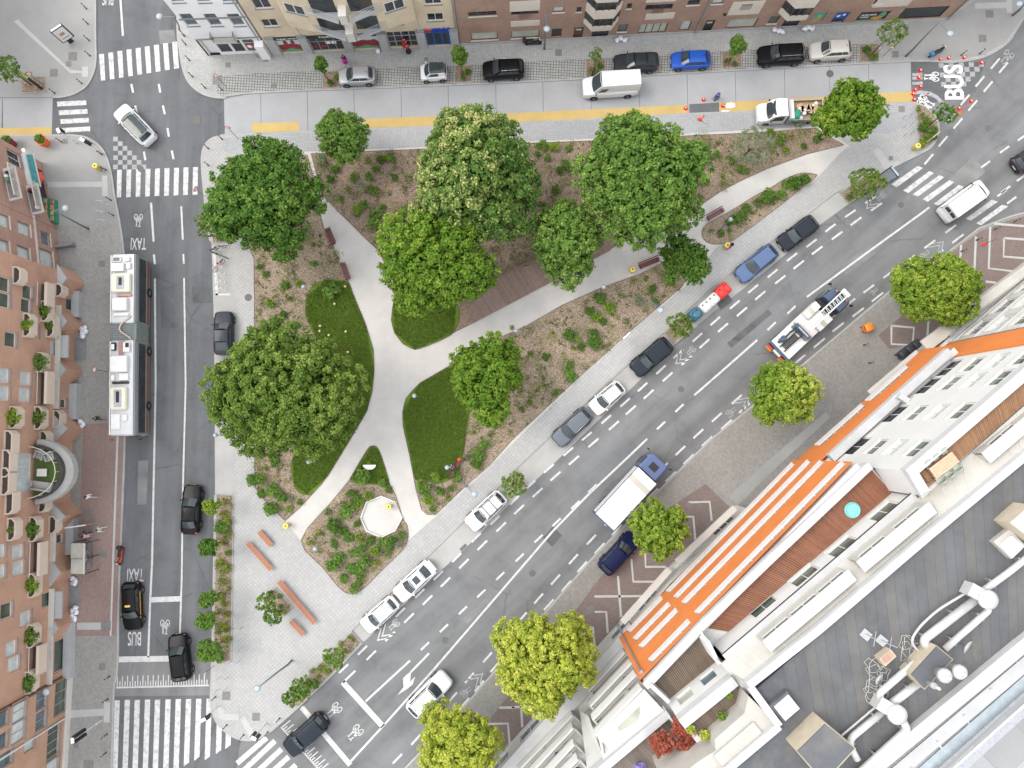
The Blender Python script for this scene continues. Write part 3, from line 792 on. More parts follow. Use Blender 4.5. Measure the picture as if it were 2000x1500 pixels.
def polyat(pts, t):
 ls = [(b - a).length for a, b in zip(pts[:-1], pts[1:])]; d = t * sum(ls)
 for a, b, l in zip(pts[:-1], pts[1:], ls):
  if d <= l + 1e-6: return a + (b - a) * (d / l)
  d -= l
 return pts[-1]
ND = 92
for i in range(ND):
 a0, a1 = polyat(front, (i + .04) / ND), polyat(front, (i + .96) / ND)
 b0, b1 = polyat(back, (i + .04) / ND), polyat(back, (i + .96) / ND)
 mb = MB(); mb.prism([tuple(p[:2]) for p in (a0, a1, b1, b0)], .17, .24 + RNG.uniform(-.004, .004))
 mb.build('plank', RNG.choice(M_DECKP), deck)
mb = MB()
for p, h in along([back[1], back[2], back[3]], .22):
 mb.cyl((p.x, p.y + .18, .55), .028, RNG.uniform(.7, .95), 5)
for z in (.4, .8):
 mb.tube([Vector((p.x, p.y + .18, z)) for p in back[1:]], .018, 4)
tag(mb.build('paling_fence', M_CHEST), 'low chestnut paling fence along the back of the timber deck', 'fence')
# ================================================================== buildings
class Fac:
 def __init__(s, A, B, z0=0.0, C=None, zc=0.0, out=None):
  s.o = P(*A, z0); b = P(*B, z0)
  s.u = (b - s.o).normalized(); s.L = (b - s.o).length; s.z0 = z0
  if C:
   c = P(*C, zc) - s.o; c -= s.u * c.dot(s.u); s.up = c / c.z
  else: s.up = Vector((0, 0, 1))
  s.n = s.u.cross(s.up).normalized()
  if out is not None and s.n.dot(Vector(out)) < 0: s.n = -s.n
 def hit(s, x, y, off=0.0):
  d = ray(x, y); o = s.o + s.n * off; c = Vector((0, 0, CAM_H))
  p = c + d * ((o - c).dot(s.n) / d.dot(s.n))
  q = p - o
  return q.dot(s.u), q.z + s.z0
 def pt(s, a, z, off=0.0):
  return s.o + s.u * a + s.up * (z - s.z0) + s.n * off
 def box(s, mb, a0, a1, z0, z1, o0, o1, mi=0):
  r = lambda z: [s.pt(a0, z, o0), s.pt(a1, z, o0), s.pt(a1, z, o1), s.pt(a0, z, o1)]
  mb.loft([r(z0), r(z1)], mi=mi); return mb
 def wall(s, a0, a1, z0, z1, holes, depth=.22, off=0.0):
  mb = MB()
  S = sorted({a0, a1, *[min(max(v, a0), a1) for h in holes for v in h[:2]]}); Z = sorted({z0, z1, *[min(max(v, z0), z1) for h in holes for v in h[2:4]]})
  for i in range(len(S) - 1):
   for j in range(len(Z) - 1):
    cs, cz = (S[i] + S[i + 1]) / 2, (Z[j] + Z[j + 1]) / 2
    if S[i + 1] - S[i] < 1e-4 or Z[j + 1] - Z[j] < 1e-4: continue
    if any(h[0] < cs < h[1] and h[2] < cz < h[3] for h in holes): continue
    mb.quad([s.pt(S[i], Z[j], off), s.pt(S[i + 1], Z[j], off), s.pt(S[i + 1], Z[j + 1], off), s.pt(S[i], Z[j + 1], off)])
  for h in holes:
   b0, b1, c0, c1 = h[:4]
   for q in (((b0, c0), (b1, c0)), ((b1, c0), (b1, c1)), ((b1, c1), (b0, c1)), ((b0, c1), (b0, c0))):
    mb.quad([s.pt(*q[0], off), s.pt(*q[1], off), s.pt(*q[1], off - depth), s.pt(*q[0], off - depth)])
  return mb
G_DARK = glass('window_dark', (.025, .03, .035)); G_BLUE = glass('window_sky', (.10, .13, .15), .03); G_CURT = mat('window_curtain', (.48, .52, .52), .12, var=.18, scale=2.5, coat=1)
G_PALE = mat('frosted_pane', (.42, .44, .38), .15, var=.2, scale=.8, coat=1); G_GRN = glass('window_green', (.08, .10, .08), .05)
M_FRM = mat('grey_frame', (.30, .31, .33), .5, var=.1); M_FRMW = mat('white_frame', (.58, .58, .57), .45, var=.06); M_FRMB = mat('brown_frame', (.085, .05, .042), .55, var=.2)
M_SILL = mat('bluestone_sill', (.22, .225, .235), .8, var=.15, fine=.2); M_SILLW = mat('white_stone', (.56, .54, .50), .8, var=.1, fine=.15, stain=.25, stain_col=(.36, .34, .31))
def window(F, root, s0, s1, z0, z1, holes, frm=None, pane=None, mull=1, rail=0, sill=None, off=0.0, name='window', deep=.13, fw=.07):
 holes.append((s0, s1, z0, z1))
 mb = MB()
 o1, o0 = off - deep + .05, off - deep - .03
 F.box(mb, s0, s1, z0, z0 + fw, o0, o1); F.box(mb, s0, s1, z1 - fw, z1, o0, o1)
 F.box(mb, s0, s0 + fw, z0 + fw, z1 - fw, o0, o1); F.box(mb, s1 - fw, s1, z0 + fw, z1 - fw, o0, o1)
 for k in range(1, mull + 1):
  a = s0 + (s1 - s0) * k / (mull + 1); F.box(mb, a - fw * .45, a + fw * .45, z0 + fw, z1 - fw, o0, o1 - .008)
 for k in range(1, rail + 1):
  c = z0 + (z1 - z0) * (.68 if rail == 1 else k / (rail + 1)); F.box(mb, s0 + fw, s1 - fw, c - fw * .4, c + fw * .4, o0, o1 - .014)
 w_ = mb.build(name, frm or M_FRM, root)
 pb = MB(); d = off - deep
 pb.quad([F.pt(s0 + fw * .5, z0 + fw * .5, d), F.pt(s1 - fw * .5, z0 + fw * .5, d), F.pt(s1 - fw * .5, z1 - fw * .5, d), F.pt(s0 + fw * .5, z1 - fw * .5, d)])
 pb.build('pane', pane or G_DARK, w_)
 if sill is not None:
  sb = MB(); F.box(sb, s0 - .08, s1 + .08, z0 - .09, z0 - .005, off - .16, off + .09); sb.build('sill', sill, w_)
 return w_
def wpx(F, root, holes, x, y, wd, ht, off=0.0, **k):
 a, z = F.hit(x, y, off); z = max(z, ht / 2 + .1)
 return window(F, root, a - wd / 2, a + wd / 2, z - ht / 2, z + ht / 2, holes, off=off, **k)
def carcass(F, root, a0, a1, depth, h, wallm, roofm, z0=0.0, inset=.30):
 mb = MB()
 c = [F.pt(a0, 0, -inset), F.pt(a1, 0, -inset), F.pt(a1, 0, -depth), F.pt(a0, 0, -depth)]
 mb.prism([(p.x, p.y) for p in c], z0, h - .4); mb.build('rear_wall', wallm, root)
 mb = MB(); c = [F.pt(a0, 0, -.02), F.pt(a1, 0, -.02), F.pt(a1, 0, -depth), F.pt(a0, 0, -depth)]
 mb.prism([(p.x, p.y) for p in c], h - .4, h); mb.build('roof', roofm, root)
 mb = MB(); mb.quad([F.pt(a0, z0, 0), F.pt(a0, h - .4, 0), F.pt(a0, h - .4, -inset - .05), F.pt(a0, z0, -inset - .05)])
 mb.quad([F.pt(a1, z0, 0), F.pt(a1, h - .4, 0), F.pt(a1, h - .4, -inset - .05), F.pt(a1, z0, -inset - .05)]); mb.build('wall_end', wallm, root)
def brickmat(name, c, joint, rzx=0.0, var=.15):
 if name in MATS: return MATS[name]
 m, n, b = _nodes(name)
 g = n.nodes.new('ShaderNodeNewGeometry').outputs['Position']
 sx = n.nodes.new('ShaderNodeSeparateXYZ'); n.links.new(g, sx.inputs[0])
 cb = n.nodes.new('ShaderNodeCombineXYZ')
 n.links.new(_math(n, 'ADD', sx.outputs[0], sx.outputs[1]), cb.inputs[0]); n.links.new(sx.outputs[2], cb.inputs[1])
 t = n.nodes.new('ShaderNodeTexBrick'); t.inputs['Scale'].default_value = 1; t.inputs['Brick Width'].default_value = .24; t.inputs['Row Height'].default_value = .075; t.inputs['Mortar Size'].default_value = .008
 t.inputs['Color1'].default_value = (*sc(c, 1 - var), 1); t.inputs['Color2'].default_value = (*sc(c, 1 + var), 1); t.inputs['Mortar'].default_value = (*joint, 1)
 n.links.new(cb.outputs[0], t.inputs['Vector'])
 w_ = _noise(n, g, .5, 5, .6)
 col = _mix(n, 1.0, t.outputs['Color'], _ramp(n, w_, [(.3, (.82,) * 3), (.7, (1.06,) * 3)]), 'MULTIPLY')
 n.links.new(col, b.inputs['Base Color']); b.inputs['Roughness'].default_value = .9
 _bump(n, b, _math(n, 'SUBTRACT', 1.0, t.outputs['Fac']), .4, .008)
 MATS[name] = m
 return m
M_WHITE = mat('white_render', (.76, .76, .76), .8, var=.05, scale=.7, fine=.06, stain=.2, stain_col=(.52, .52, .52))
M_CREAM = brickmat('cream_brick', (.60, .50, .365), (.56, .48, .37), var=.06); M_PINKB = brickmat('pink_brick', (.33, .205, .155), (.36, .27, .22), var=.14)
M_PEACH = brickmat('peach_brick', (.46, .265, .185), (.42, .28, .21), var=.06); M_ORB = brickmat('russet_brick', (.45, .265, .175), (.40, .27, .20), var=.08); M_OLDB = brickmat('old_red_brick', (.38, .225, .175), (.34, .24, .20), var=.15)
M_STONE = mat('grey_stone', (.40, .41, .42), .85, var=.08, scale=1.2, fine=.18); M_CPAN = mat('cream_panel', (.56, .465, .385), .8, var=.06, scale=.9, fine=.10, stain=.25, stain_col=(.40, .34, .29))
M_WPAN = mat('pale_panel', (.60, .545, .48), .8, var=.06, scale=.8, fine=.1); M_ROOFD = mat('roof_felt', (.16, .165, .175), .85, var=.12, scale=.35, fine=.2)
M_BLK = mat('black_metal', (.018, .018, .02), .5, var=.1); M_NAVY = mat('navy_fascia', (.012, .013, .025), .5, var=.1); M_STEEL = mat('galvanised_steel', (.42, .43, .45), .4, .7, var=.15, scale=4)
M_BLUE = mat('blue_frame', (.012, .075, .27), .5, var=.1); M_REDP = mat('red_print', (.24, .02, .035), .6, var=.2, scale=3); M_MINT = mat('mint_print', (.45, .58, .54), .6, var=.06); M_GREENP = mat('green_print', (.10, .28, .17), .6, var=.15)
M_LETW = mat('white_letter', (.78, .78, .78), .6, var=.02); M_LETR = mat('red_letter', (.6, .03, .03), .5, var=.05); M_LETB = mat('blue_letter', (.01, .05, .45), .5, var=.05)
DOWN = (0, -1, 0)
def flat_text(F, txt, a, z, h, m, root, off=.02, depth=.0, bold=0.0, stretch=1.0, name='lettering'):
 me = text_mesh(txt, h, m, depth, bold, name)
 o = link(name, me, root)
 x = F.u if F.u.dot(Vector((1, 0, 0))) > -.5 else F.u
 if F.u.cross(Vector((0, 0, 1))).dot(F.n) < 0: x = -F.u
 M = Matrix((x, Vector((0, 0, 1)), x.cross(Vector((0, 0, 1))))).transposed().to_4x4()
 M.translation = F.pt(a, z, off)
 o.matrix_parent_inverse = Matrix.Identity(4)
 if root.name in WORLD: M = Matrix.Translation(-WORLD[root.name]) @ M
 o.matrix_basis = M @ Matrix.Diagonal((stretch, 1, 1, 1))
 return o
F = Fac((407, 109), (520, 104.5), out=DOWN)
rt = tag(empty('corner_house', F.pt(0, 0), world=True), 'white rendered corner house with a black balcony railing over its shopfront', 'building')
H_ = []
for x in (369, 416, 461): wpx(F, rt, H_, x, 39, 1.15, 2.0, frm=M_FRM, pane=G_BLUE, sill=M_SILL, mull=0, deep=.2)
a1_ = F.hit(416, 40)[0]
for x in (340, 391, 441): wpx(F, rt, H_, x, -8, 1.15, 2.0, frm=M_FRM, pane=G_BLUE, sill=M_SILL, mull=0, deep=.2)
for a, b, p_ in ((1.6, 2.9, G_DARK), (3.05, 4.25, G_DARK), (4.4, 5.6, G_GRN)): window(F, rt, a, b, .45, 2.75, H_, frm=M_FRMW, pane=p_, mull=0, rail=1, name='shop_window', deep=.1)
H_.append((.25, 1.4, .12, 2.9))
F.wall(0, F.L + .3, .12, 12.5, H_).build('wall', M_WHITE, rt)
carcass(F, rt, 0, F.L + .3, 12, 12.9, M_WHITE, M_ROOFD)
mb = MB(); F.box(mb, .0, .14, .12, 2.9, -.02, .06); mb.build('corner_post', M_BLK, rt)
for z in (3.05, 6.55): mb = MB(); F.box(mb, 0, F.L + .25, z, z + .14, -.05, .10); mb.build('cornice', M_SILL, rt)
z_ = 3.35; mb = MB(); F.box(mb, a1_ - 1.15, a1_ + 1.15, z_ - .12, z_, .0, .62); bl = mb.build('balcony', M_SILLW, rt)
mb = MB(); F.box(mb, a1_ - 1.12, a1_ + 1.12, z_ + .9, z_ + .94, .56, .60)
for k in range(17): F.box(mb, a1_ - 1.12 + k * .139, a1_ - 1.10 + k * .139, z_, z_ + .9, .565, .595)
for sg in (-1, 1):
 for k in range(4): F.box(mb, a1_ + sg * 1.11 - .012, a1_ + sg * 1.11 + .012, z_, z_ + .9, .1 + k * .13, .125 + k * .13)
 F.box(mb, a1_ + sg * 1.11 - .02, a1_ + sg * 1.11 + .02, z_ + .9, z_ + .94, .0, .58)
mb.build('railing', M_BLK, bl)
mb = MB(); mb.tube([F.pt(F.L + .1, z, .08) for z in (.2, 5, 8, 12.4)], .06, 8); mb.build('downpipe', M_STEEL, rt)
mb = MB(); F.box(mb, F.L - .35, F.L + .55, .12, 2.6, .05, .75); mb.build('white_porch_pier', M_WHITE, rt)
mb = MB(); F.box(mb, 2.95, 3.15, 2.3, 2.65, .02, .06); flat_text(F, 'COIFFURE', 3.65, 2.45, .22, M_LETW, rt, off=-.05, stretch=.7)
mb.build('house_number', M_NAVY, rt)
F = Fac((532, 107), (898, 89.5), out=DOWN)
rt = tag(empty('shop_block', F.pt(0, 0), world=True), 'cream brick block with a projecting balcony bay above the ground floor shops', 'building')
H_ = []
pil = [F.hit(x, y)[0] for x, y in ((541, 100), (602, 97), (682, 93), (752, 90), (826, 86.5), (889, 83))]
for a in pil:
 mb = MB(); F.box(mb, a - .42, a + .42, .12, 3.25, -.05, .22); p_ = mb.build('stone_pier', M_STONE, rt)
 for k in range(5):
  mb = MB(); F.box(mb, a - .43, a + .43, .72 + k * .55, .735 + k * .55, .0, .226); mb.build('joint', M_SILL, p_)
 mb = MB(); F.box(mb, a - .47, a + .47, 3.25, 3.38, -.05, .30); mb.build('capital', M_SILL, p_)
def blob_poly(cx, cz, rx, rz, n=18, wob=.16, seed=1):
 r_ = random.Random(seed)
 return [(cx + rx * math.cos(2 * math.pi * i / n) * (1 + r_.uniform(-wob, wob)), cz + rz * math.sin(2 * math.pi * i / n) * (1 + r_.uniform(-wob, wob))) for i in range(n)]
for k, kind in enumerate(('mural', 'shop', 'mural', 'entry', 'blue')):
 a, b = pil[k] + .45, pil[k + 1] - .45
 if kind in ('mural', 'shop'):
  H_.append((a, b, .2, 3.2))
  mb = MB(); F.box(mb, a, b, 2.62, 3.18, -.2, .03); fs = mb.build('fascia', M_NAVY, rt)
  flat_text(F, 'language school' if kind == 'mural' else 'Kids&Us', (a + b) / 2 + (.3 if kind == 'shop' else 0), 2.88, .30 if kind == 'mural' else .44, M_LETW, fs, off=.04, bold=.008)
  if kind == 'shop':
   mb = MB(); mb.quad([F.pt((a + b) / 2 + 1.25 + .16 * math.cos(t), 2.98 + .16 * math.sin(t), .045) for t in np.linspace(0, 6.0, 12)]); mb.build('round_logo', M_LETW, fs)
   hh = []
   w_ = window(F, rt, a, b, .22, 2.6, hh, frm=M_FRM, pane=G_DARK, mull=3, rail=1, name='shop_window', deep=.16)
   for dx, m_ in ((-.7, M_REDP), (-.1, M_LETW), (.5, M_LETW), (1.6, M_REDP), (-1.6, M_REDP)):
    mb = MB(); z = .7 if m_ is M_REDP else 1.3; mb.quad([F.pt((a + b) / 2 + dx + i * .5, z + j * .5, -.145) for i, j in ((0, 0), (1, 0), (1, 1), (0, 1))]); mb.build('window_sticker', m_, w_)
  else:
   mb = MB(); mb.quad([F.pt(a, .25, -.12), F.pt(b, .25, -.12), F.pt(b, 2.62, -.12), F.pt(a, 2.62, -.12)]); pn = mb.build('printed_window', M_MINT, rt)
   mb = MB(); mb.quad([F.pt(a, .26, -.116), F.pt(b, .26, -.116), F.pt(b, .6, -.116), F.pt((a + b) / 2, .95, -.116), F.pt(a, .6, -.116)]); mb.build('print_shape', M_GREENP, pn)
   c_ = (a + b) / 2
   for q, (cx, cz, rx, rz) in enumerate(((c_ - .9, 1.1, .7, .5), (c_ + .85, 1.1, .75, .5), (c_, 1.3, .9, .45)) + (((c_ - .35, 1.95, .22, .42), (c_ + .4, 2.0, .2, .4)) if k == 0 else ((c_ - .5, 1.6, .3, .25), (c_ + .9, 1.6, .28, .25)))):
    mb = MB(); mb.quad([F.pt(min(max(x, a), b), z, -.110 + q * .001) for x, z in blob_poly(cx, cz, rx, rz, seed=k * 9 + q)]); mb.build('print_shape', M_REDP, pn)
 elif kind == 'entry':
  window(F, rt, a, b, .2, 3.15, H_, frm=M_FRM, pane=G_DARK, mull=3, rail=2, name='glazed_entrance', deep=.18, fw=.1)
 else:
  window(F, rt, a, b, .35, 2.75, H_, frm=M_BLUE, pane=G_DARK, mull=2, rail=0, name='shop_window', deep=.08, fw=.22)
  mb = MB(); F.box(mb, a, b, 2.75, 3.1, -.05, .08); fs = mb.build('fascia', M_BLUE, rt)
  flat_text(F, 'le', a + .35, 3.25, .75, M_LETR, fs, off=.12, depth=.06, bold=.02); flat_text(F, 'MYNRO', a + 1.7, 3.25, .72, M_LETB, fs, off=.12, depth=.06, bold=.02, stretch=.75)
for x, y, wd, ht in ((527, 45, 1.5, 1.25), (615, 46, 1.6, 1.2), (769, 41, 1.6, 1.2), (850, 33.5, 1.6, 1.25), (511, 8, 1.6, 1.4), (845, 0, 1.6, 1.4)):
 wpx(F, rt, H_, x, y, wd, ht, frm=M_FRMW, pane=G_DARK, sill=M_SILL, mull=1, deep=.12)
F.wall(0, F.L, .12, 13.5, H_).build('wall', M_CREAM, rt)
carcass(F, rt, 0, F.L, 13, 14, M_CREAM, M_ROOFD)
sA, sB = F.hit(562, 44, .5)[0], F.hit(811, 31, .5)[0]; zb = 5.9
mid0, mid1 = F.hit(618, 46, 1.5)[0], F.hit(742, 40, 1.5)[0]
prof = [(sA, 0), (sA, .55), (mid0, 1.45), (mid1, 1.45), (sB, .55), (sB, 0)]
mb = MB(); mb.loft([[F.pt(a, zb, o) for a, o in prof], [F.pt(a, 13.4, o) for a, o in prof]]); bay = mb.build('bay', M_CREAM, rt)
for fl, zf in enumerate((6.1, 9.0)):
 for (a0, o0), (a1, o1), bulge in (((mid0 - .5, 1.35), ((mid0 + mid1) / 2 - .55, 2.5), 0), (((mid0 + mid1) / 2 + .55, 2.5), (mid1 + .5, 1.35), 0)):
  q = [(a0, o0 - .3), (a0, o0), (a1, o1), (a1, o1 - 1.0)]
  mb = MB(); mb.loft([[F.pt(a, zf, o) for a, o in q], [F.pt(a, zf + .2, o) for a, o in q]]); bl = mb.build('balcony', M_STONE, bay)
  mb = MB()
  for z in (zf + .5, zf + .75, zf + 1.0, zf + 1.2): mb.tube([F.pt(a0, z, o0 - .03), F.pt(a1, z, o1 - .03)], .025, 5)
  mb.build('railing', M_STEEL, bl) if False else mb.build('railing', M_STEEL, rt)
 c_ = (mid0 + mid1) / 2
 mb = MB(); F.box(mb, c_ - .36, c_ + .36, zf - .1, zf + 1.25, 1.4, 2.5); mb.build('balcony_pier', M_SILLW, rt)
 for a0, a1 in ((mid0 + .2, c_ - .6), (c_ + .6, mid1 - .2)):
  mb = MB(); F.box(mb, a0, a1, zf + .25, zf + 2.3, 1.44, 1.47); mb.build('balcony_door', G_DARK, rt)
for x, y in ((580, 17), (767, 10)):
 a, z = F.hit(x, y, 1.0)
 t0, t1 = (prof[1], prof[2]) if x < 700 else (prof[3], prof[4])
 pA, pB = F.pt(t0[0], z, t0[1]), F.pt(t1[0], z, t1[1]); d = (pB - pA).normalized(); mid = (pA + pB) / 2; nn = Vector((d.y, -d.x, 0))
 if nn.dot(F.n) < 0: nn = -nn
 def rb(mb, w_, h0, h1, o0, o1):
  mb.loft([[mid - d * w_ + nn * o0 + Vector((0, 0, h)), mid + d * w_ + nn * o0 + Vector((0, 0, h)), mid + d * w_ + nn * o1 + Vector((0, 0, h)), mid - d * w_ + nn * o1 + Vector((0, 0, h))] for h in (h0, h1)]); return mb
 wn = rb(MB(), .95, -.7, .7, -.05, .012).build('window', M_FRMW, rt)
 for sg in (-1, 1):
  mb = MB(); mb.quad([mid + d * (sg * .46 + i * .4) + nn * .018 + Vector((0, 0, j * .6)) for i, j in ((-1, -1), (1, -1), (1, 1), (-1, 1))]); mb.build('pane', G_DARK, wn)
 rb(MB(), 1.05, -.82, -.72, -.02, .1).build('sill', M_SILL, wn)
for a in (pil[1], pil[3], pil[4]): mb = MB(); mb.tube([F.pt(a - .1, z, .1) for z in (3.3, 6, 9, 13)], .05, 6); mb.build('downpipe', M_FRMW, rt)
mb = MB(); mb.tube([F.pt(F.L - .15, z, .12) for z in (.2, 6, 9, 13)], .09, 8); mb.build('downpipe', M_STEEL, rt)
F = Fac((899, 89.4), (1850, 38.5), out=DOWN)
rt = tag(empty('brick_terrace', F.pt(0, 0), world=True), 'long pinkish brick terrace with pale panels along the top street', 'building')
H_ = []
def band(x, y, wd, z0, z1):
 a = F.hit(x, y)[0]; mb = MB(); F.box(mb, a - wd / 2, a + wd / 2, z0, z1, -.02, .035); return mb.build('pale_panel', M_WPAN, rt), a
for x, y, wd, ht, fr, pn, mu, off in ((946, 71, 2.75, 1.35, M_FRMB, G_PALE, 0, 0), (1026, 67, 2.9, 1.3, M_FRMB, G_PALE, 0, 0), (1087, 64, 1.05, 1.5, M_FRMB, G_DARK, 0, 0), (1216, 55, .95, 1.3, M_FRMB, G_BLUE, 0, 0), (1275, 55.5, 2.9, 1.7, M_FRMB, G_PALE, 3, 0), (1339, 50.5, 1.0, 1.7, M_FRMB, G_CURT, 0, 0),
                                      (1449, 46, 3.0, 1.6, M_FRMB, G_PALE, 0, 0), (1511, 39, 1.0, 1.3, M_FRMB, G_GRN, 0, 0), (942, 27, 2.75, .75, M_FRMB, G_DARK, 2, 0), (1091, 19, 1.1, .85, M_FRMB, G_CURT, 0, 0), (1131, 18.5, .5, .85, M_FRMB, G_DARK, 0, 0), (1229, 12, .5, .85, M_FRMB, G_DARK, 0, 0), (1355, 5, 1.2, .8, M_FRMB, G_DARK, 0, 0), (1402, 3, 1.1, .8, M_FRMB, G_CURT, 0, 0),
                                      (1802, 25, 4.6, 2.0, M_BLK, G_DARK, 0, 0), (1172, 66, 1.75, 1.7, M_FRMB, G_DARK, 2, 0), (1547, 42, 1.7, 1.9, M_FRMB, G_DARK, 1, 0), (1718, 3, 1.0, .9, M_FRM, G_DARK, 0, 0)):
 wpx(F, rt, H_, x, y, wd, ht, off=off, frm=fr, pane=pn, mull=mu, sill=M_SILLW if ht < 1.45 else None, deep=.12)
for x, y, m_ in ((1130, 62, M_FRMB), (1385, 49, M_BLK)):
 a, z = F.hit(x, y); H_.append((a - .5, a + .5, .15, 2.25)); mb = MB(); F.box(mb, a - .5, a + .5, .15, 2.25, -.2, -.14); dr = mb.build('door', m_, rt)
 mb = MB(); F.box(mb, a - .3, a + .3, 1.5, 1.75, -.139, -.13); mb.build('door_glass', G_CURT, dr)
for x, y, wd, z0, z1 in ((1026, 40, 2.9, 3.05, 3.95), (1025, 10, 2.9, 5.6, 7.2), (1287, 36, 2.9, 3.0, 4.0), (1290, 4, 2.9, 5.9, 7.2), (1452, 25, 3.2, 3.0, 5.2), (1735, 15, 3.6, 3.0, 7.2)): band(x, y, wd, z0, z1)
for x, y in ((1025, 25), (1287, 15), (1460, 8)):
 a, z = F.hit(x, y, .02)
 window(F, rt, a - 1.35, a + 1.35, z - .35, z + .5, H_, frm=M_FRMB, pane=G_DARK, mull=2, deep=.1); mb = MB()
 for k in range(9): F.box(mb, a - .5 + k * .125, a - .48 + k * .125, z - .9, z - .05, .06, .08)
 F.box(mb, a - .55, a + .55, z - .06, z - .02, .05, .09); mb.build('railing', M_FRMB, rt)
for (x, y), n_ in (((1180, 25), 0), ((1572, 8), 1)):
 a, z = F.hit(x, y, .6); z0 = 3.0
 pr = [(a - 1.75, 0), (a - .95, .95), (a + .95, .95), (a + 1.75, 0)]
 mb = MB(); mb.loft([[F.pt(s_, z, o) for s_, o in [(a - .8, 0), (a - .5, .35), (a + .5, .35), (a + .8, 0)]] if z == 2.4 else [F.pt(s_, z, o) for s_, o in pr] for z in (2.4, z0, z0 + .85)]); by = mb.build('bay', M_WPAN, rt)
 for zz in (z0 + .85, z0 + 3.5):
  mb = MB(); q2 = [(a - 1.68, 0), (a - .92, .9), (a + .92, .9), (a + 1.68, 0)]; mb.loft([[F.pt(s_, z, o) for s_, o in q2] for z in (zz, zz + 1.25)]); gl = mb.build('bay_window', G_DARK, rt)
  mb = MB()
  for s_, o in ((a - 1.70, .02), (a - .94, .92), (a - .3, .93), (a + .3, .93), (a + .94, .92), (a + 1.70, .02), (a - 1.3, .47), (a + 1.3, .47)): F.box(mb, s_ - .05, s_ + .05, zz, zz + 1.25, o - .06, o + .03)
  mb.build('mullion', M_FRMB, gl)
  mb = MB(); mb.loft([[F.pt(s_, z, o) for s_, o in pr] for z in (zz + 1.25, zz + 2.65)]); mb.build('bay_panel', M_WPAN, rt)
for x, y, wd, ht, bg, sh in ((1599, 34, 1.2, 1.65, 'teal_print', ((.0, -.45, .45, .25, 'orange_print'), (.1, .0, .25, .3, 'lime_print'))), (1641, 34, 1.4, 1.9, 'royal_print', ((0, -.6, .6, .25, 'navy_fascia'), (-.2, .1, .2, .2, 'white_letter'), (.3, .3, .15, .2, 'white_letter'))), (1704, 32.5, 3.1, 1.75, 'navy_fascia', ((1.0, .1, .35, .6, 'green_print'), (.6, -.4, .6, .3, 'orange_print')))):
 PC = {'teal_print': (.06, .33, .31), 'royal_print': (.02, .09, .36), 'orange_print': (.55, .25, .05), 'lime_print': (.35, .45, .08)}
 gm = lambda nm: MATS.get(nm) or mat(nm, PC.get(nm, (.3, .3, .3)), .55, var=.15, scale=3)
 a, z = F.hit(x, y); z = max(z, ht / 2 + .35)
 H_.append((a - wd / 2, a + wd / 2, z - ht / 2, z + ht / 2)); mb = MB(); F.box(mb, a - wd / 2, a + wd / 2, z - ht / 2, z + ht / 2, -.14, -.10); po = mb.build('poster', gm(bg), rt)
 for q, (dx, dz, rx, rz, cm) in enumerate(sh):
  mb = MB(); mb.quad([F.pt(u_, v_, -.096 + q * .002) for u_, v_ in blob_poly(a + dx, z + dz, rx, rz, 14, .2, q)]); mb.build('print_shape', gm(cm), po)
 if wd > 3:
  flat_text(F, 'FRAÎCHEUR', a - .45, z + .18, .36, M_LETW, po, off=-.09, bold=.01, stretch=.85); flat_text(F, 'TURBO', a - .75, z - .22, .36, M_LETW, po, off=-.09, bold=.01, stretch=.85)
  mb = MB(); F.box(mb, a - wd / 2, a + wd / 2, z - ht / 2, z - ht / 2 + .25, -.099, -.095); mb.build('print_shape', M_GREENP, po)
F.wall(0, F.L, .12, 13.0, H_, depth=.26).build('wall', M_PINKB, rt)
carcass(F, rt, 0, F.L, 13, 13.5, M_PINKB, M_ROOFD)
mb = MB(); F.box(mb, 0, F.L, .12, .42, -.01, .05); mb.build('plinth', M_STONE, rt)
for x, y in ((1357, 65), (1848, 39)): a = F.hit(x, y)[0]; mb = MB(); mb.tube([F.pt(a, z, .1) for z in (.2, 5, 8, 13)], .08, 8); mb.build('downpipe', M_STEEL, rt)
a, z = F.hit(1415, 30, .1); mb = MB(); F.box(mb, a - .12, a + .12, 3.2, 3.4, 0, .2); mb.build('wall_lamp', M_BLK, rt)
F = Fac((1856, 30), (1908, -16), out=(1, -.6, 0)); rt = tag(empty('corner_block', F.pt(0, 0), world=True), 'brick flank at the far corner beyond the shop with shutters', 'building')
F.wall(0, F.L + 25, .12, 16, []).build('wall', M_PINKB, rt); carcass(F, rt, 0, F.L + 25, 6, 16.5, M_PINKB, M_ROOFD)
F = Fac((-70, -200), (-62, 168), out=(1, 0, 0)); rt = tag(empty('far_corner_house', F.pt(0, 0), world=True), 'brick house with red awning at the top corner across the cross street', 'building')
F.wall(0, F.L, .12, 15, []).build('wall', M_OLDB, rt); carcass(F, rt, 0, F.L, 14, 15.4, M_OLDB, M_ROOFD)
a, z = F.hit(15, 25, 2.0)
mb = MB(); F.box(mb, a - 4, a + 1.2, 3.2, 3.35, 0, 2.2); aw = mb.build('awning', mat('awning_white', (.6, .6, .58), .8), rt); mb = MB(); F.box(mb, a - 4, a + 1.2, 2.9, 3.2, 2.15, 2.22); mb.build('valance', mat('awning_red', (.55, .03, .03), .7), aw)
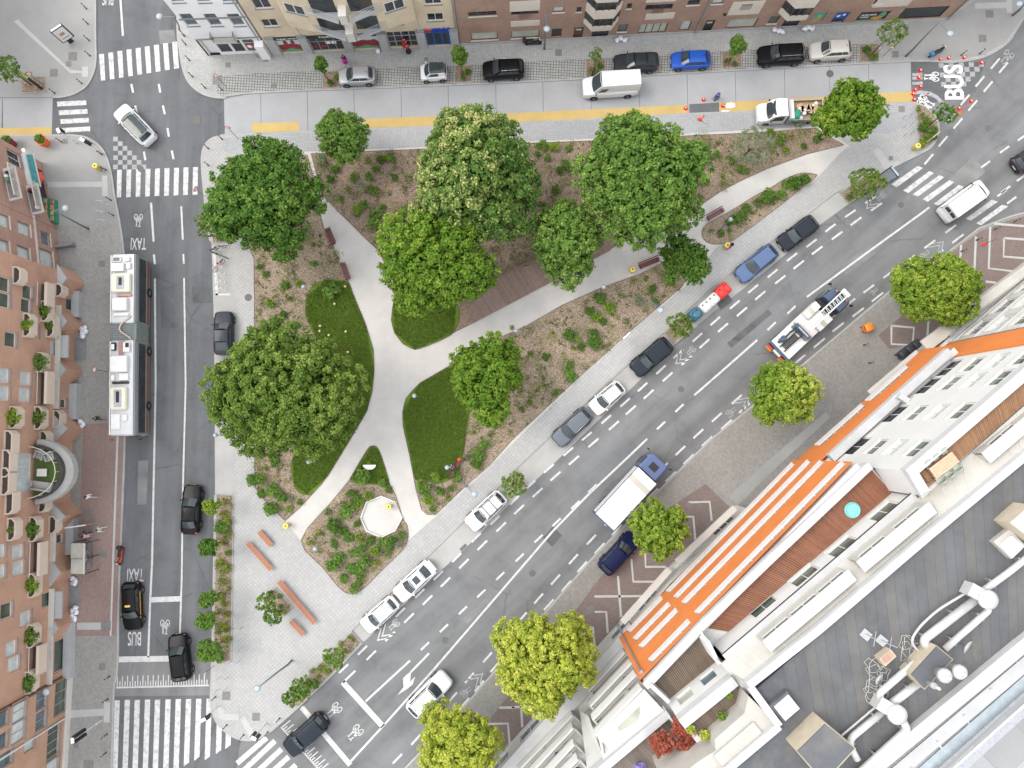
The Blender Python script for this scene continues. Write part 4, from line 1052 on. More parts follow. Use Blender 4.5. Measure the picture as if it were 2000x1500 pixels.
# ================================================================== houses along the left street
RIGHT = (1, 0, 0)
VBUSH = []          # (world point, radius, kind) filled with foliage later
F = Fac((83, 318), (112, 447), out=RIGHT)
F2 = Fac((110, 437), (121, 545), out=RIGHT)
rt = tag(empty('grocer_house', F.pt(0, 0), world=True), 'old red brick house with a grocer shop and teal awning at street level', 'building')
H_ = []
for x, y, wd, ht in ((28, 309, 1.5, 1.9), (9, 330, .0, 0)):
 if wd: wpx(F, rt, H_, x, y, wd, ht, frm=M_FRMW, pane=G_DARK, mull=1, sill=M_SILL, deep=.2)
H_.append((1.0, 5.6, .2, 2.7))
F.wall(0, F.L, .12, 13.5, H_).build('wall', M_OLDB, rt); carcass(F, rt, 0, F.L, 11, 14, M_OLDB, M_ROOFD)
mb = MB(); F.box(mb, 1.0, 5.6, .2, 2.7, -.3, -.24); mb.build('shop_window', G_DARK, rt)
mb = MB(); mb.loft([[F.pt(a, 3.15, .05), F.pt(a, 3.3, .05), F.pt(a, 2.9, .85), F.pt(a, 2.8, .85)] for a in (.5, 3.8)]); aw = mb.build('awning', mat('teal_awning', (.03, .17, .18), .7, var=.3, scale=3), rt)
mb = MB(); F.box(mb, .45, 3.85, 3.12, 3.42, .0, .35); mb.build('awning_box', M_FRMW, aw); mb = MB(); F.box(mb, .45, 3.85, 2.7, 2.9, .8, .88); mb.build('valance', M_SILLW, aw)
for zf, a0, a1 in ((3.6, 3.9, 6.9), (6.6, 3.3, 6.5)):
 mb = MB(); F.box(mb, a0, a1, zf, zf + .18, -.02, 1.15); bl = mb.build('balcony', M_SILLW, rt); mb = MB()
 for k in range(int((a1 - a0) / .16)): F.box(mb, a0 + k * .16, a0 + k * .16 + .06, zf + .18, zf + 1.05, 1.08, 1.12)
 F.box(mb, a0, a1, zf + 1.05, zf + 1.12, 1.06, 1.14); mb.build('railing', M_SILLW, bl)
 mb = MB(); F.box(mb, a0 + .3, a1 - .2, zf + .18, zf + .2, .1, 1.0); mb.build('balcony_floor', mat('grey_floor', (.2, .2, .2), .8), bl)
 r_ = random.Random(int(zf * 10));
 for k in range(6):
  mb = MB(); mb.blob(F.pt(a0 + .5 + r_.random() * (a1 - a0 - .9), zf + .4, .3 + r_.random() * .6), (.2, .2, .25), r_, 7); mb.build('flower_pot', r_.choice([M_REDP, M_GREENP, M_BLK, M_LETW]), bl)
mb = MB(); F.box(mb, 0, F.L, 10.2, 10.45, 0, .12); mb.build('cornice', M_SILL, rt)
for (x, y) in ((49, 300),):
 a, z = F.hit(x, y, .1); mb = MB(); F.box(mb, a - .4, a + .4, z - .3, z + .3, 0, .3); mb.build('vent_box', M_FRMW, rt)
rt2 = tag(empty('brick_house', F2.pt(0, 0), world=True), 'narrow weathered brick house with shuttered entrance next to the grocer', 'building')
H2 = []
for x, y, wd, ht, pn in ((5, 430, 1.2, 1.7, G_CURT), (47, 447, 1.2, 1.7, G_CURT), (89, 466, 1.3, 1.4, G_BLUE), (5, 480, 1.2, 1.7, G_CURT), (46, 495, 1.3, 1.7, G_CURT), (91, 506, 1.9, 2.0, G_CURT)):
 wpx(F2, rt2, H2, x, y, wd, ht, frm=M_FRM, pane=pn, mull=0, sill=M_SILLW, deep=.22)
F2.wall(0, F2.L, .12, 13, H2).build('wall', M_OLDB, rt2); carcass(F2, rt2, 0, F2.L, 11, 13.4, M_OLDB, M_ROOFD)
mb = MB(); F2.box(mb, .3, .5, 3.6, 3.75, 0, .2); F2.box(mb, 0, F2.L, 3.5, 3.65, 0, .12); mb.build('cornice', M_SILLW, rt2)
mb = MB(); F2.box(mb, 2.5, 2.75, .12, .9, .0, 1.9); mb.build('low_wall', M_SILL, rt2)
F = Fac((150, 543), (132, 1314), out=RIGHT)
rt = tag(empty('terraced_residence', F.pt(0, 0), world=True), 'peach brick residence with cream planters, balconies and a curved roof terrace', 'building')
H_ = []
zof = lambda x, y, o=0: F.hit(x, y, o)
for x, y, wd, ht, pn in ((54, 570, 1.3, 1.35, G_GRN), (51, 597, 1.3, 1.35, G_GRN), (9, 555, 1.3, 1.4, G_GRN), (9, 586, 1.3, 1.4, G_GRN), (136, 594, 1.2, 1.2, G_GRN), (66, 644, 1.35, 1.5, G_GRN), (21, 663, 1.35, 1.5, G_GRN), (108, 681, 1.35, 1.5, G_CURT),
                         (8, 733, 1.3, 1.4, G_CURT), (50, 739, 1.3, 1.5, G_CURT), (8, 768, 1.3, 1.4, G_CURT), (48, 771, 1.3, 1.5, G_CURT), (124, 788, .9, 1.0, G_GRN),
                         (35, 1078, 1.3, 1.5, G_CURT), (36, 1110, 1.3, 1.5, G_CURT), (0, 1077, 1.2, 1.4, G_CURT), (0, 1117, 1.2, 1.4, G_CURT), (117, 1052, .9, 1.0, G_GRN), (92, 1171, 1.35, 1.5, G_GRN), (13, 1193, 1.35, 1.5, G_GRN), (50, 1208, 1.35, 1.5, G_CURT), (22, 1267, 1.3, 1.4, G_CURT), (27, 1297, 1.3, 1.5, G_CURT), (117, 1280, 3.0, 1.7, G_GRN)):
 wpx(F, rt, H_, x, y, wd, ht, frm=M_FRMW, pane=pn, mull=0, sill=M_SILL, deep=.2)
sT, zT = F.hit(60, 922)
window(F, rt, sT - 1.75, sT + 1.75, 6.15, 8.3, H_, frm=M_FRMW, pane=G_CURT, mull=2, name='terrace_door', deep=.15)
F.wall(-.1, F.L, .12, 14.4, H_).build('wall', M_PEACH, rt); carcass(F, rt, -.1, F.L, 14, 14.9, M_PEACH, M_ROOFD)
for y0, y1 in ((575, 625), (752, 820), (1008, 1075), (1195, 1305)):
 a0, a1 = F.hit(160, y0)[0], F.hit(160, y1)[0]
 mb = MB(); F.box(mb, a0, a1, .12, .85, .0, .75); mb.build('plinth_ledge', M_STONE, rt)
for yc, d in ((560, 1.4), (640, 1.5), (730, 1.5), (838, 2.0), (998, 2.0), (1100, 1.5), (1200, 1.3)):
 a = F.hit(160, yc)[0]
 mb = MB(); mb.loft([[F.pt(a - 1.3, z, -.05), F.pt(a, z, d * .62), F.pt(a + 1.3, z, -.05)] for z in (.12, 3.0)]); fn = mb.build('brick_fin', M_PEACH, rt)
 mb = MB(); mb.loft([[F.pt(a - 1.4, z, -.04), F.pt(a, z, d * .68), F.pt(a + 1.4, z, -.04)] for z in (3.0, 3.16)]); mb.build('coping', M_STONE, fn)
for y0, y1 in ((663, 705), (1138, 1188)):
 a0, a1 = F.hit(150, y0)[0], F.hit(150, y1)[0]; mb = MB(); F.box(mb, a0, a1, .12, .16, -.1, 1.2); mb.build('doorstep', M_SILL, rt); mb = MB(); F.box(mb, a0, a1, 2.6, 2.85, .0, 1.0); mb.build('porch_roof', M_STONE, rt)
for y0, y1, zz in ((600, 640, 3.1), (640, 715, 3.1), (715, 800, 3.1), (1010, 1090, 3.1), (1140, 1215, 3.1), (1215, 1320, 3.1)):
 a0, a1 = F.hit(125, y0)[0], F.hit(125, y1)[0]; mb = MB(); F.box(mb, a0 + .02, a1 - .02, zz - .12, zz + .1, .0, .42); mb.build('ledge', M_SILLW, rt)
M_DKFL = mat('dark_floor', (.05, .045, .04), .8)
for x, y0, y1 in ((88, 725, 789), (88, 551, 597), (74, 1060, 1125), (72, 1262, 1318)):
 a0, z = F.hit(x, y0, .9); a1 = F.hit(x, y1, .9)[0]
 mb = MB(); F.box(mb, a0, a1, z - 1.0, z - .85, .0, 1.0); bl = mb.build('balcony', M_DKFL, rt)
 mb = MB(); F.box(mb, a0, a1, z - 1.1, z + .05, .88, 1.15); mb.build('parapet', M_CPAN, bl)
 mb = MB(); F.box(mb, a0, a1, z + .15, z + .19, .3, .34); mb.build('handrail', M_FRMW, bl)
def trough(x, y, ln, bush=0, dp=.75, ht=.95, off=.75, skew=0):
 a, z = F.hit(x, y, off)
 mb = MB()
 out = [(a - ln / 2, 0), (a - ln / 2, dp * .55), (a - ln / 2 + .35, dp), (a + ln / 2 - .35, dp), (a + ln / 2, dp * .55), (a + ln / 2, 0)]
 inn = [(a - ln / 2 + .12, .06), (a - ln / 2 + .12, dp * .5), (a - ln / 2 + .42, dp - .13), (a + ln / 2 - .42, dp - .13), (a + ln / 2 - .12, dp * .5), (a + ln / 2 - .12, .06)]
 mb.loft([[F.pt(s_, z - ht, o) for s_, o in out], [F.pt(s_, z, o) for s_, o in out], [F.pt(s_, z, o) for s_, o in inn], [F.pt(s_, z - .2, o) for s_, o in inn]])
 pl = mb.build('planter_trough', M_CPAN, rt)
 mb = MB(); mb.quad([F.pt(s_, z - .15, o) for s_, o in inn]); mb.build('soil', M_DKFL, pl)
 if bush: VBUSH.append((F.pt(a, z - .05, dp * .45), bush, rt))
for x, y, ln, b_ in ((40, 537, 1.6, 0), (122, 566, 1.3, 0), (95, 607, 2.0, .6), (60, 634, 2.2, .55), (105, 634, 2.4, .5), (86, 707, 1.9, .95), (34, 815, 2.0, .75), (82, 816, 2.2, .7), (118, 818, 1.7, 0), (24, 866, 2.3, 0), (92, 864, 2.2, .3), (26, 980, 2.2, 0), (90, 978, 2.2, .35), (30, 1034, 2.0, .3), (72, 1034, 2.3, .75), (110, 1025, 1.7, 0), (70, 1144, 2.2, .85), (68, 1243, 2.1, .85), (64, 1334, 2.0, .7), (20, 905, 2.4, 0), (18, 940, 2.4, 0)):
 trough(x, y, ln, b_)
cz = 5.9
def arc(r0, a0=-84, a1=84, n=16): return [(sT + (r0 * .6 + .25) * math.sin(R(a0 + (a1 - a0) * i / n)), (r0 - .75) * math.cos(R(a0 + (a1 - a0) * i / n))) for i in range(n + 1)]
mb = MB(); mb.loft([[F.pt(s_, z, max(o, -.02)) for s_, o in arc(3.6)] for z in (cz, cz + .2)]); te = mb.build('curved_terrace', mat('terrace_turf', (.06, .10, .02), .9, var=.2, scale=4), rt)
for r0, r1, z0, z1, m_ in ((3.55, 3.85, cz - .3, cz + .55, M_DKFL), (3.85, 4.6, cz - .6, cz + .12, mat('weathered_concrete', (.38, .375, .36), .9, var=.1, scale=1, fine=.25, stain=.6, stain_col=(.20, .20, .19)))):
 mb = MB(); A0, A1 = arc(r0), arc(r1)
 for i in range(len(A0) - 1):
  q = [A0[i], A0[i + 1], A1[i + 1], A1[i]]; mb.loft([[F.pt(s_, z, max(o, 0)) for s_, o in q] for z in (z0, z1)])
 mb.build('terrace_rim', m_, te)
mb = MB(); mb.tube([F.pt(s_, cz + 1.1, o) for s_, o in arc(3.5)], .035, 6)
for s_, o in arc(3.5)[::2]: mb.tube([F.pt(s_, cz + .2, o), F.pt(s_, cz + 1.1, o)], .02, 5)
mb.build('terrace_railing', M_FRMW, te)
M_RATTAN = mat('grey_rattan', (.30, .28, .27), .85, var=.15, scale=12, bump=.3)
def rel(ds, o, z): return F.pt(sT + ds, z, o)
def lounge(ds, o, ln, wd, ang, lab, seats):
 p = rel(ds, o, cz + .2); t = tag(empty('garden_sofa', p, ang), lab, 'sofa', 'garden sofas on the curved terrace')
 mb = MB(); mb.bbox(-ln / 2, ln / 2, -wd / 2, wd / 2, .06, .36, bev=.04); mb.build('seat', M_RATTAN, t, True)
 mb = MB(); mb.bbox(-ln / 2, ln / 2, -wd / 2, -wd / 2 + .16, .36, .75, bev=.04); mb.build('backrest', M_RATTAN, t, True)
 for sx in (-1, 1): mb = MB(); mb.bbox(min(sx * ln / 2, sx * (ln / 2 - .13)), max(sx * ln / 2, sx * (ln / 2 - .13)), -wd / 2 + .16, wd / 2, .36, .58, bev=.03); mb.build('armrest', M_RATTAN, t, True)
lounge(-1.55, .95, .85, .8, R(160), 'grey rattan armchair on the curved terrace, nearest the wall', 1); lounge(-1.4, 1.85, .85, .8, R(200), 'grey rattan armchair on the curved terrace, nearest the railing', 1); lounge(1.3, 1.2, 1.9, .8, R(-8), 'grey rattan two seat sofa on the curved terrace', 2)
p = rel(0.05, 1.2, cz + .2); t = tag(empty('garden_table', p), 'small pale square table on the curved terrace', 'table')
mb = MB(); mb.bbox(-.45, .45, -.35, .35, .36, .42, bev=.02); mb.build('table_top', M_SILLW, t)
for sx in (-.38, .38):
 for sy in (-.28, .28): mb = MB(); mb.box((sx, sy, .18), (.06, .06, .36)); mb.build('leg', M_STEEL, t)
F = Fac((139, 1318), (124, 1560), out=RIGHT)
rt = tag(empty('russet_block', F.pt(0, 0), world=True), 'russet brick block with tall ground floor glazing at the lower street corner', 'building')
H_ = []
for x, y, wd, ht, pn, mu in ((119, 1362, 3.2, 1.9, G_GRN, 2), (81, 1367, 1.7, 1.5, G_BLUE, 1), (38, 1389, 1.8, 1.7, G_CURT, 1), (80, 1407, 1.7, 1.5, G_BLUE, 1), (36, 1430, 1.8, 1.7, G_CURT, 1), (57, 1455, 1.1, 1.3, G_CURT, 0), (104, 1449, 3.4, 1.8, G_GRN, 3), (103, 1494, 1.8, 1.8, G_CURT, 0), (12, 1483, 1.3, 1.6, G_BLUE, 0), (3, 1406, 1.4, 1.6, G_BLUE, 0), (2, 1450, 1.4, 1.6, G_BLUE, 0)):
 wpx(F, rt, H_, x, y, wd, ht, frm=M_FRM, pane=pn, mull=mu, sill=M_SILL, deep=.18)
F.wall(0, F.L, .12, 13.2, H_).build('wall', M_ORB, rt); carcass(F, rt, 0, F.L, 14, 13.6, M_ORB, M_ROOFD)
for x, y in ((122, 1405),): a = F.hit(x, y)[0]; mb = MB(); mb.tube([F.pt(a, z, .1) for z in (.4, 5, 10, 13)], .08, 8); mb.build('downpipe', M_FRMW, rt)
mb = MB(); F.box(mb, 0, F.L, .12, .6, -.01, .28); mb.build('plinth', M_SILLW, rt)
# ================================================================== the long block beside the avenue
UL = (-.6, .8, 0)
M_ORG = mat('orange_render', (.62, .19, .045), .75, var=.08, scale=.6, fine=.06, stain=.2, stain_col=(.55, .15, .03))
M_WHT = mat('white_facade', (.60, .595, .58), .75, var=.04, scale=.6, fine=.06, stain=.25, stain_col=(.52, .51, .49))
M_WHTP = mat('white_coping', (.48, .48, .485), .7, var=.07, scale=1.1, fine=.12, stain=.35, stain_col=(.42, .42, .42))
M_ZINC = mat('cream_zinc', (.44, .42, .385), .6, .1, var=.08, scale=.8, fine=.08)
M_RFELT = mat('dark_roof_felt', (.095, .10, .112), .8, var=.25, scale=.16, fine=.22, stain=.55, stain_col=(.20, .185, .16))
M_GFL = mat('ground_floor_render', (.52, .505, .47), .8, var=.08, scale=.7, fine=.12, stain=.3, stain_col=(.36, .35, .33))
def planks(poly, n, z, mats, root, th=.04, gap=.07):
 f0, f1, b1, b0 = [P(x, y, z) for x, y in poly]
 for i in range(n):
  q = [f0 + (f1 - f0) * ((i + gap) / n), f0 + (f1 - f0) * ((i + 1 - gap) / n), b0 + (b1 - b0) * ((i + 1 - gap) / n), b0 + (b1 - b0) * ((i + gap) / n)]
  mb = MB(); mb.prism([tuple(p[:2]) for p in q], z - th, z); mb.build('plank', RNG.choice(mats), root)
def mass(pts, z0, z1, m, root, name, zp=None):
 mb = MB(); mb.prism([tuple(P(x, y, z1 if zp is None else zp)[:2]) for x, y in pts], z0, z1); return mb.build(name, m, root)
def zline(mb, a, b, wd, z0, z1, side=0.0):
 ribbon(mb, [P(*a, z1), P(*b, z1)], wd, z0, z1, side); return mb
def shades(base, n, k=.12): return [mat('%s_%d' % (base[0], i), sc(base[1], 1 - k + 2 * k * i / (n - 1)), .75, var=.12, scale=3, fine=.15) for i in range(n)]
D_RED = shades(('red_deck', (.255, .098, .05)), 4); D_OLV = shades(('olive_deck', (.115, .09, .05)), 4, .18); D_TAN = shades(('tan_deck', (.27, .145, .075)), 4); D_BRN = shades(('brown_deck', (.145, .105, .075)), 4, .16); D_GRY = shades(('grey_deck', (.19, .16, .135)), 3)
F = Fac((1209, 1245), (1500, 948), 4.2, (1365, 1216), 17.0, out=UL)
rt = tag(empty('orange_apartment_block', F.pt(0, 0.0), world=True), 'long apartment block with orange facade, white upper storeys and timber roof terraces', 'building')
sE = F.hit(1697, 903)[0]
H_ = []
rows = [F.hit(1266, 1196)[1], F.hit(1279, 1210)[1], F.hit(1292, 1224)[1], F.hit(1322, 1240)[1]]
sl_ = F.hit(1305, 1157)[0]
def strip(F, a0, a1, z, ht, pane, n):
 H_.append((a0, a1, z - ht / 2, z + ht / 2))
 mb = MB(); F.box(mb, a0 - .05, a1 + .05, z - ht / 2 - .12, z - ht / 2 - .01, -.3, .12); w_ = mb.build('window_band', M_WHTP, rt)
 mb = MB(); F.box(mb, a0, a1, z - ht / 2, z - ht / 2 + .2, -.28, -.02)
 F.box(mb, a0, a1, z + ht / 2 - .07, z + ht / 2, -.26, -.1)
 for k in range(n + 1): a = a0 + (a1 - a0) * k / n; F.box(mb, max(a0, a - .05), min(a1, a + .05), z - ht / 2 + .25, z + ht / 2 - .07, -.26, -.12)
 mb.build('frame', M_FRMW, w_)
 mb = MB(); mb.quad([F.pt(a0, z - ht / 2 + .2, -.2), F.pt(a1, z - ht / 2 + .2, -.2), F.pt(a1, z + ht / 2, -.2), F.pt(a0, z + ht / 2, -.2)]); mb.build('pane', pane, w_)
for k, z in enumerate(rows):
 strip(F, 1.1 + k * .12, sl_ - .75 + k * .12, z, 1.0, G_BLUE, 4)
 strip(F, sl_ + k * .15, sE - .1 + .0 * k if k > 0 else sE - .5, z, 1.0, G_BLUE, 14)
F.wall(0, sE, 4.2, 16.6, H_).build('orange_wall', M_ORG, rt)
mb = MB(); mb.quad([F.pt(0, 4.2, 0), F.pt(0, 16.6, 0), F.pt(0, 16.6, -.45), F.pt(0, 4.2, -.45)]); mb.quad([F.pt(0, 4.2, 0), F.pt(sE, 4.2, 0), F.pt(sE, 4.2, -.8), F.pt(0, 4.2, -.8)]); mb.build('wall_return', M_ORG, rt)
mb = MB(); F.box(mb, -.02, sE + .1, 4.0, 16.55, -.9, -.30); mb.build('inner_wall', M_WHT, rt)
mb = MB(); zline(mb, (1264, 1338), (1372, 1222), .62, 16.2, 17.0); zline(mb, (1372, 1222), (1502, 1096), .62, 16.2, 17.02); zline(mb, (1502, 1096), (1700, 909), .62, 16.2, 17.0); mb.build('parapet', M_WHTP, rt)
mb = MB(); mb.tube([F.pt(.45, z, .12) for z in (.3, 6, 11, 15.6)], .07, 8); F.box(mb, .3, .6, 15.6, 15.95, .02, .25); mb.build('downpipe', M_STEEL, rt)
F2 = Fac((1500, 948), (1725, 750), 4.2, (1755, 771), 9.0, out=UL)
s0, s1 = 0, F2.hit(1858, 674)[0]
s0 = F2.hit(1640, 846)[0] - 6.5
H_ = []
strip(F2, F2.hit(1600, 870)[0], F2.hit(1700, 790)[0], rows[0] - .2, 1.1, G_BLUE, 6); strip(F2, F2.hit(1712, 782)[0], F2.hit(1795, 712)[0], rows[0] - .2, 1.1, G_BLUE, 4)
F2.wall(s0, s1, 4.2, 8.6, H_).build('orange_wall', M_ORG, rt)
mb = MB(); F2.box(mb, s0, s1, 4.0, 8.5, -.9, -.3); mb.build('inner_wall', M_WHT, rt)
mb = MB(); zline(mb, (1625, 895), (1755, 777), .75, 8.4, 9.1); zline(mb, (1755, 777), (1857, 686), .75, 8.4, 9.12); mb.build('parapet', M_WHTP, rt)
GD = [(1222, 1201), (1290, 1123), (1437, 986), (1500, 926), (1622, 813), (1725, 740), (1797, 669), (1830, 641), (2000, 511), (2160, 388)]
gp = [P(x, y, .12) for x, y in GD]
for k, (a, b) in enumerate(zip(GD[:-1], GD[1:])):
 G = Fac(a, b, .12, out=UL); hh = []
 n = max(1, int(G.L / 4.2))
 off_ = -1.1 if 2 <= k <= 4 else 0.0
 for i in range(n):
  c = G.L * (i + .5) / n
  window(G, rt, c - 1.3, c + 1.3, .9, 2.9, hh, frm=M_FRMW, pane=(G_BLUE, G_CURT, G_DARK)[(i + k) % 3], mull=2, deep=.2, off=off_, name='shop_window')
 G.wall(0, G.L, .12, 4.4 if k < 6 else 5.2, hh, off=off_).build('ground_floor_wall', M_GFL, rt)
 mb = MB(); G.box(mb, 0, G.L, .0, 4.2, off_ - .9, off_ - .3); mb.build('inner_wall', M_WHT, rt)
for a, b, w_, zz in (((1216, 1216), (1308, 1112), .6, 3.6), ((1322, 1098), (1436, 992), .6, 3.6), ((1700, 770), (1795, 690), .8, 3.6), ((1806, 676), (2040, 505), 1.2, 4.3)):
 mb = MB(); zline(mb, a, b, w_, zz, zz + .22); mb.build('canopy', M_GFL, rt)
for q in ((1310, 1105), (1390, 1030), (1345, 1072)):
 pass
mass([(1610, 905), (1859, 690), (1875, 705), (1644, 912)], 4, 8.05, M_WHT, rt, 'terrace_slab')
planks([(1628, 898), (1858, 690), (1868, 702), (1645, 886)], 70, 8.1, D_OLV, rt)
for q in ((1761, 774),): mb = MB(); zline(mb, (1757, 772), (1776, 784), .5, 8.1, 9.6); mb.build('terrace_divider', M_WHTP, rt)
W = Fac((1644, 884), (1863, 697), 8.1, out=UL)
WL0, WL1 = -1.5, 13.4
H_ = []
zt = 20.3
for x, y in ((1663, 870), (1741, 808), (1807, 753), (1852, 718)):
 a, z = W.hit(x, y)
 window(W, rt, a - 1.15, a + 1.15, 8.25, 10.3, H_, frm=M_FRMW, pane=G_DARK, mull=1, name='terrace_door', deep=.14)
 for k in range(3): window(W, rt, a - .95, a + .95, 11.9 + k * 3.0, 13.4 + k * 3.0, H_, frm=M_FRMW, pane=(G_GRN, G_CURT, G_GRN)[k], mull=1, sill=M_SILLW, deep=.16)
W.wall(WL0, WL1, 8.1, 20.0, H_).build('white_wall', M_WHT, rt)
mb = MB(); W.box(mb, WL0, 40, 4, 19.5, -6.5, -.3); mb.build('inner_wall', M_WHT, rt)
mb = MB(); W.box(mb, 13.4, 16.0, 4.2, 20.2, -.28, .12); mb.build('orange_stair_band', M_ORG, rt)
mb = MB(); mb.tube([W.pt(16.12, z, .1) for z in (4.3, 9, 15, 20)], .07, 8); mb.build('downpipe', M_STEEL, rt)
H_ = []
for a in (18.2, 21.4, 24.6, 27.8, 31):
 for k in range(5): window(W, rt, a - 1.1, a + 1.1, 5.4 + k * 3.0, 7.1 + k * 3.0, H_, frm=M_FRMW, pane=(G_BLUE, G_CURT, G_GRN)[(k + int(a)) % 3], mull=1, sill=M_SILLW, deep=.16)
W.wall(16.0, 40, 4.2, 20.0, H_).build('grey_wall', M_GFL, rt)
for k in range(5): mb = MB(); W.box(mb, 16.2, 40, 4.5 + k * 3.0, 4.75 + k * 3.0, -.05, .14); mb.build('string_course', M_WHTP, rt)
mb = MB(); W.box(mb, WL0, 40, 19.7, 20.55, -.72, .06); mb.build('parapet', M_WHTP, rt)
cA, cB = W.pt(WL0 + .36, 20.5, -.3), P(1807, 962, 20.5)
mb = MB(); ribbon(mb, [Vector((cA.x, cA.y, 20.5)), cB], .72, 19.7, 20.5); mb.build('parapet', M_WHTP, rt)
mb = MB(); mb.quad([W.pt(WL0, 16.1, 0), Vector((cB.x, cB.y, 16.1)) - W.u * .36, Vector((cB.x, cB.y, 20.0)) - W.u * .36, W.pt(WL0, 20.0, 0)]); mb.build('side_wall', M_WHT, rt)
planks([(1771, 921), (2090, 645), (2090, 712), (1807, 958)], 96, 19.9, D_TAN, rt)
mass([(1268, 1340), (1372, 1226), (1700, 911), (1745, 964), (1606, 1081), (1417, 1240), (1395, 1262), (1303, 1372)], 4, 15.92, M_WHT, rt, 'terrace_slab')
planks([(1275, 1335), (1370, 1232), (1402, 1290), (1304, 1369)], 34, 16.0, D_BRN, rt)
planks([(1376, 1226), (1700, 914), (1742, 962), (1422, 1234)], 96, 16.0, D_RED, rt)
mb = MB(); zline(mb, (1368, 1233), (1404, 1291), .16, 16.0, 17.1); mb.build('terrace_divider', M_FRMW, rt)
mb = MB(); zline(mb, (1270, 1338), (1307, 1372), .3, 16.0, 17.3); mb.build('terrace_divider', M_WHTP, rt)
S = Fac((1394, 1259), (1743, 962), 16.0, out=UL); H_ = []
for x, y in ((1489, 1183), (1570, 1123), (1643, 1066), (1724, 997)): wpx(S, rt, H_, x, y, 2.2, 1.75, frm=M_FRMW, pane=G_GRN, mull=1, deep=.2, sill=M_SILLW)
S.wall(0, S.L, 16, 19.1, H_).build('white_wall', M_WHT, rt)
mb = MB(); S.box(mb, 0, S.L, 15, 19.0, -2.2, -.3); mb.build('inner_wall', M_WHT, rt)
mb = MB(); S.box(mb, -.1, S.L, 19.1, 19.28, -.9, .35); mb.build('eave', M_WHTP, rt); mb = MB(); S.box(mb, -.1, S.L, 19.2, 19.26, .35, .42); mb.build('gutter', M_BLK, rt)
S2 = Fac((1303, 1369), (1401, 1290), 16.0, out=UL); H_ = []
for x, y in ((1338, 1359), (1383, 1322)): wpx(S2, rt, H_, x, y, 1.35, 1.5, frm=M_FRMW, pane=G_BLUE if x > 1350 else G_PALE, mull=0, deep=.15)
S2.wall(0, S2.L, 16, 19.0, H_).build('white_wall', M_WHT, rt)
mb = MB(); S2.box(mb, 0, S2.L, 15, 18.6, -3.4, -.3); mb.build('inner_wall', M_WHT, rt)
mb = MB(); S2.box(mb, 0, S2.L, 18.8, 19.7, -.75, .02); mb.build('parapet', M_WHTP, rt)
mass([(1341, 1414), (1439, 1335), (1461, 1357), (1366, 1440)], 4, 18.92, M_WHT, rt, 'terrace_slab')
planks([(1342, 1414), (1439, 1335), (1461, 1357), (1366, 1440)], 30, 19.0, D_BRN, rt)
e_ = [P(x, y, 19.32) for x, y in ((1408, 1297), (1618, 1122), (1796, 971), (1806, 962))] + [P(x, y, 20.0) for x, y in ((2000, 794), (2130, 682))]
r_ = [P(x, y, 21.1) for x, y in ((1462, 1336), (1600, 1227), (1820, 1040), (1830, 1031), (2000, 891), (2130, 783))]
NP = 34
for i in range(NP):
 q = [polyat(e_, (i + .015) / NP), polyat(e_, (i + .985) / NP), polyat(r_, (i + .985) / NP), polyat(r_, (i + .015) / NP)]
 mb = MB(); mb.loft([[p - Vector((0, 0, .12)) for p in q], q]); mb.build('roof_panel', M_ZINC, rt)
 if i: a, b = polyat(e_, i / NP), polyat(r_, i / NP); mb = MB(); mb.bar(a + Vector((0, 0, .02)), b + Vector((0, 0, .02)), .05, .07); mb.build('standing_seam', M_SILLW, rt)
def dormer(x0, y0, x1, y1, nwin, mroof):
 a, b = P(x0, y0, 20.2), P(x1, y1, 20.2); D = Fac((x0, y0), (x1, y1), 20.0, out=UL); hh = []
 for i in range(nwin):
  c = D.L * (i + .5) / nwin; window(D, rt, c - 1.2, c + 1.2, 20.1, 20.75, hh, frm=M_FRMW, pane=G_GRN, mull=1, deep=.1, name='dormer_window')
 D.wall(0, D.L, 19.3, 20.95, hh, depth=.14).build('dormer_wall', M_ZINC, rt)
 mb = MB(); D.box(mb, .02, D.L - .02, 19.3, 20.9, -.75, -.2); mb.build('dormer_side', M_ZINC, rt)
 mb = MB(); D.box(mb, -.1, D.L + .1, 20.96, 21.06, -.82, .12); mb.build('dormer_roof', mroof, rt)
dormer(1483, 1245, 1643, 1111, 3, M_WHTP); dormer(1663, 1093, 1797, 982, 2, M_WHTP); dormer(1903, 885, 2081, 734, 2, M_WHTP)
mb = MB()
for a, b in zip(((1462, 1340), (1600, 1231), (1820, 1043)), ((1600, 1231), (1820, 1043), (2130, 787))): zline(mb, a, b, .55, 20.4, 21.45)
mb.build('parapet', M_WHTP, rt)
mass([(1474, 1349), (1600, 1240), (1820, 1050), (2150, 780), (2150, 1140), (2000, 1258), (1712, 1494), (1560, 1640), (1480, 1680), (1330, 1600), (1430, 1500), (1526, 1422)], .2, 20.8, M_RFELT, rt, 'flat_roof')
mass([(1462, 1359), (1521, 1418), (1424, 1498), (1340, 1580), (1300, 1540), (1360, 1490), (1398, 1466), (1396, 1444), (1454, 1393)], 16, 20.9, M_ZINC, rt, 'roof_panel')
mb = MB(); zline(mb, (1466, 1342), (1523, 1419), .5, 20.4, 21.3); zline(mb, (1523, 1419), (1428, 1499), .5, 20.4, 21.32); zline(mb, (1428, 1499), (1330, 1590), .5, 20.4, 21.3); mb.build('parapet', M_WHTP, rt)
dormer(1390, 1464, 1462, 1403, 1, M_ZINC)
mass([(1399, 1287), (1413, 1298), (1466, 1341), (1463, 1360), (1438, 1331)], 4, 19.25, M_WHT, rt, 'party_wall')
mass([(1386, 1252), (1408, 1296), (1402, 1298), (1380, 1258)], 4, 18.9, M_WHT, rt, 'party_wall')
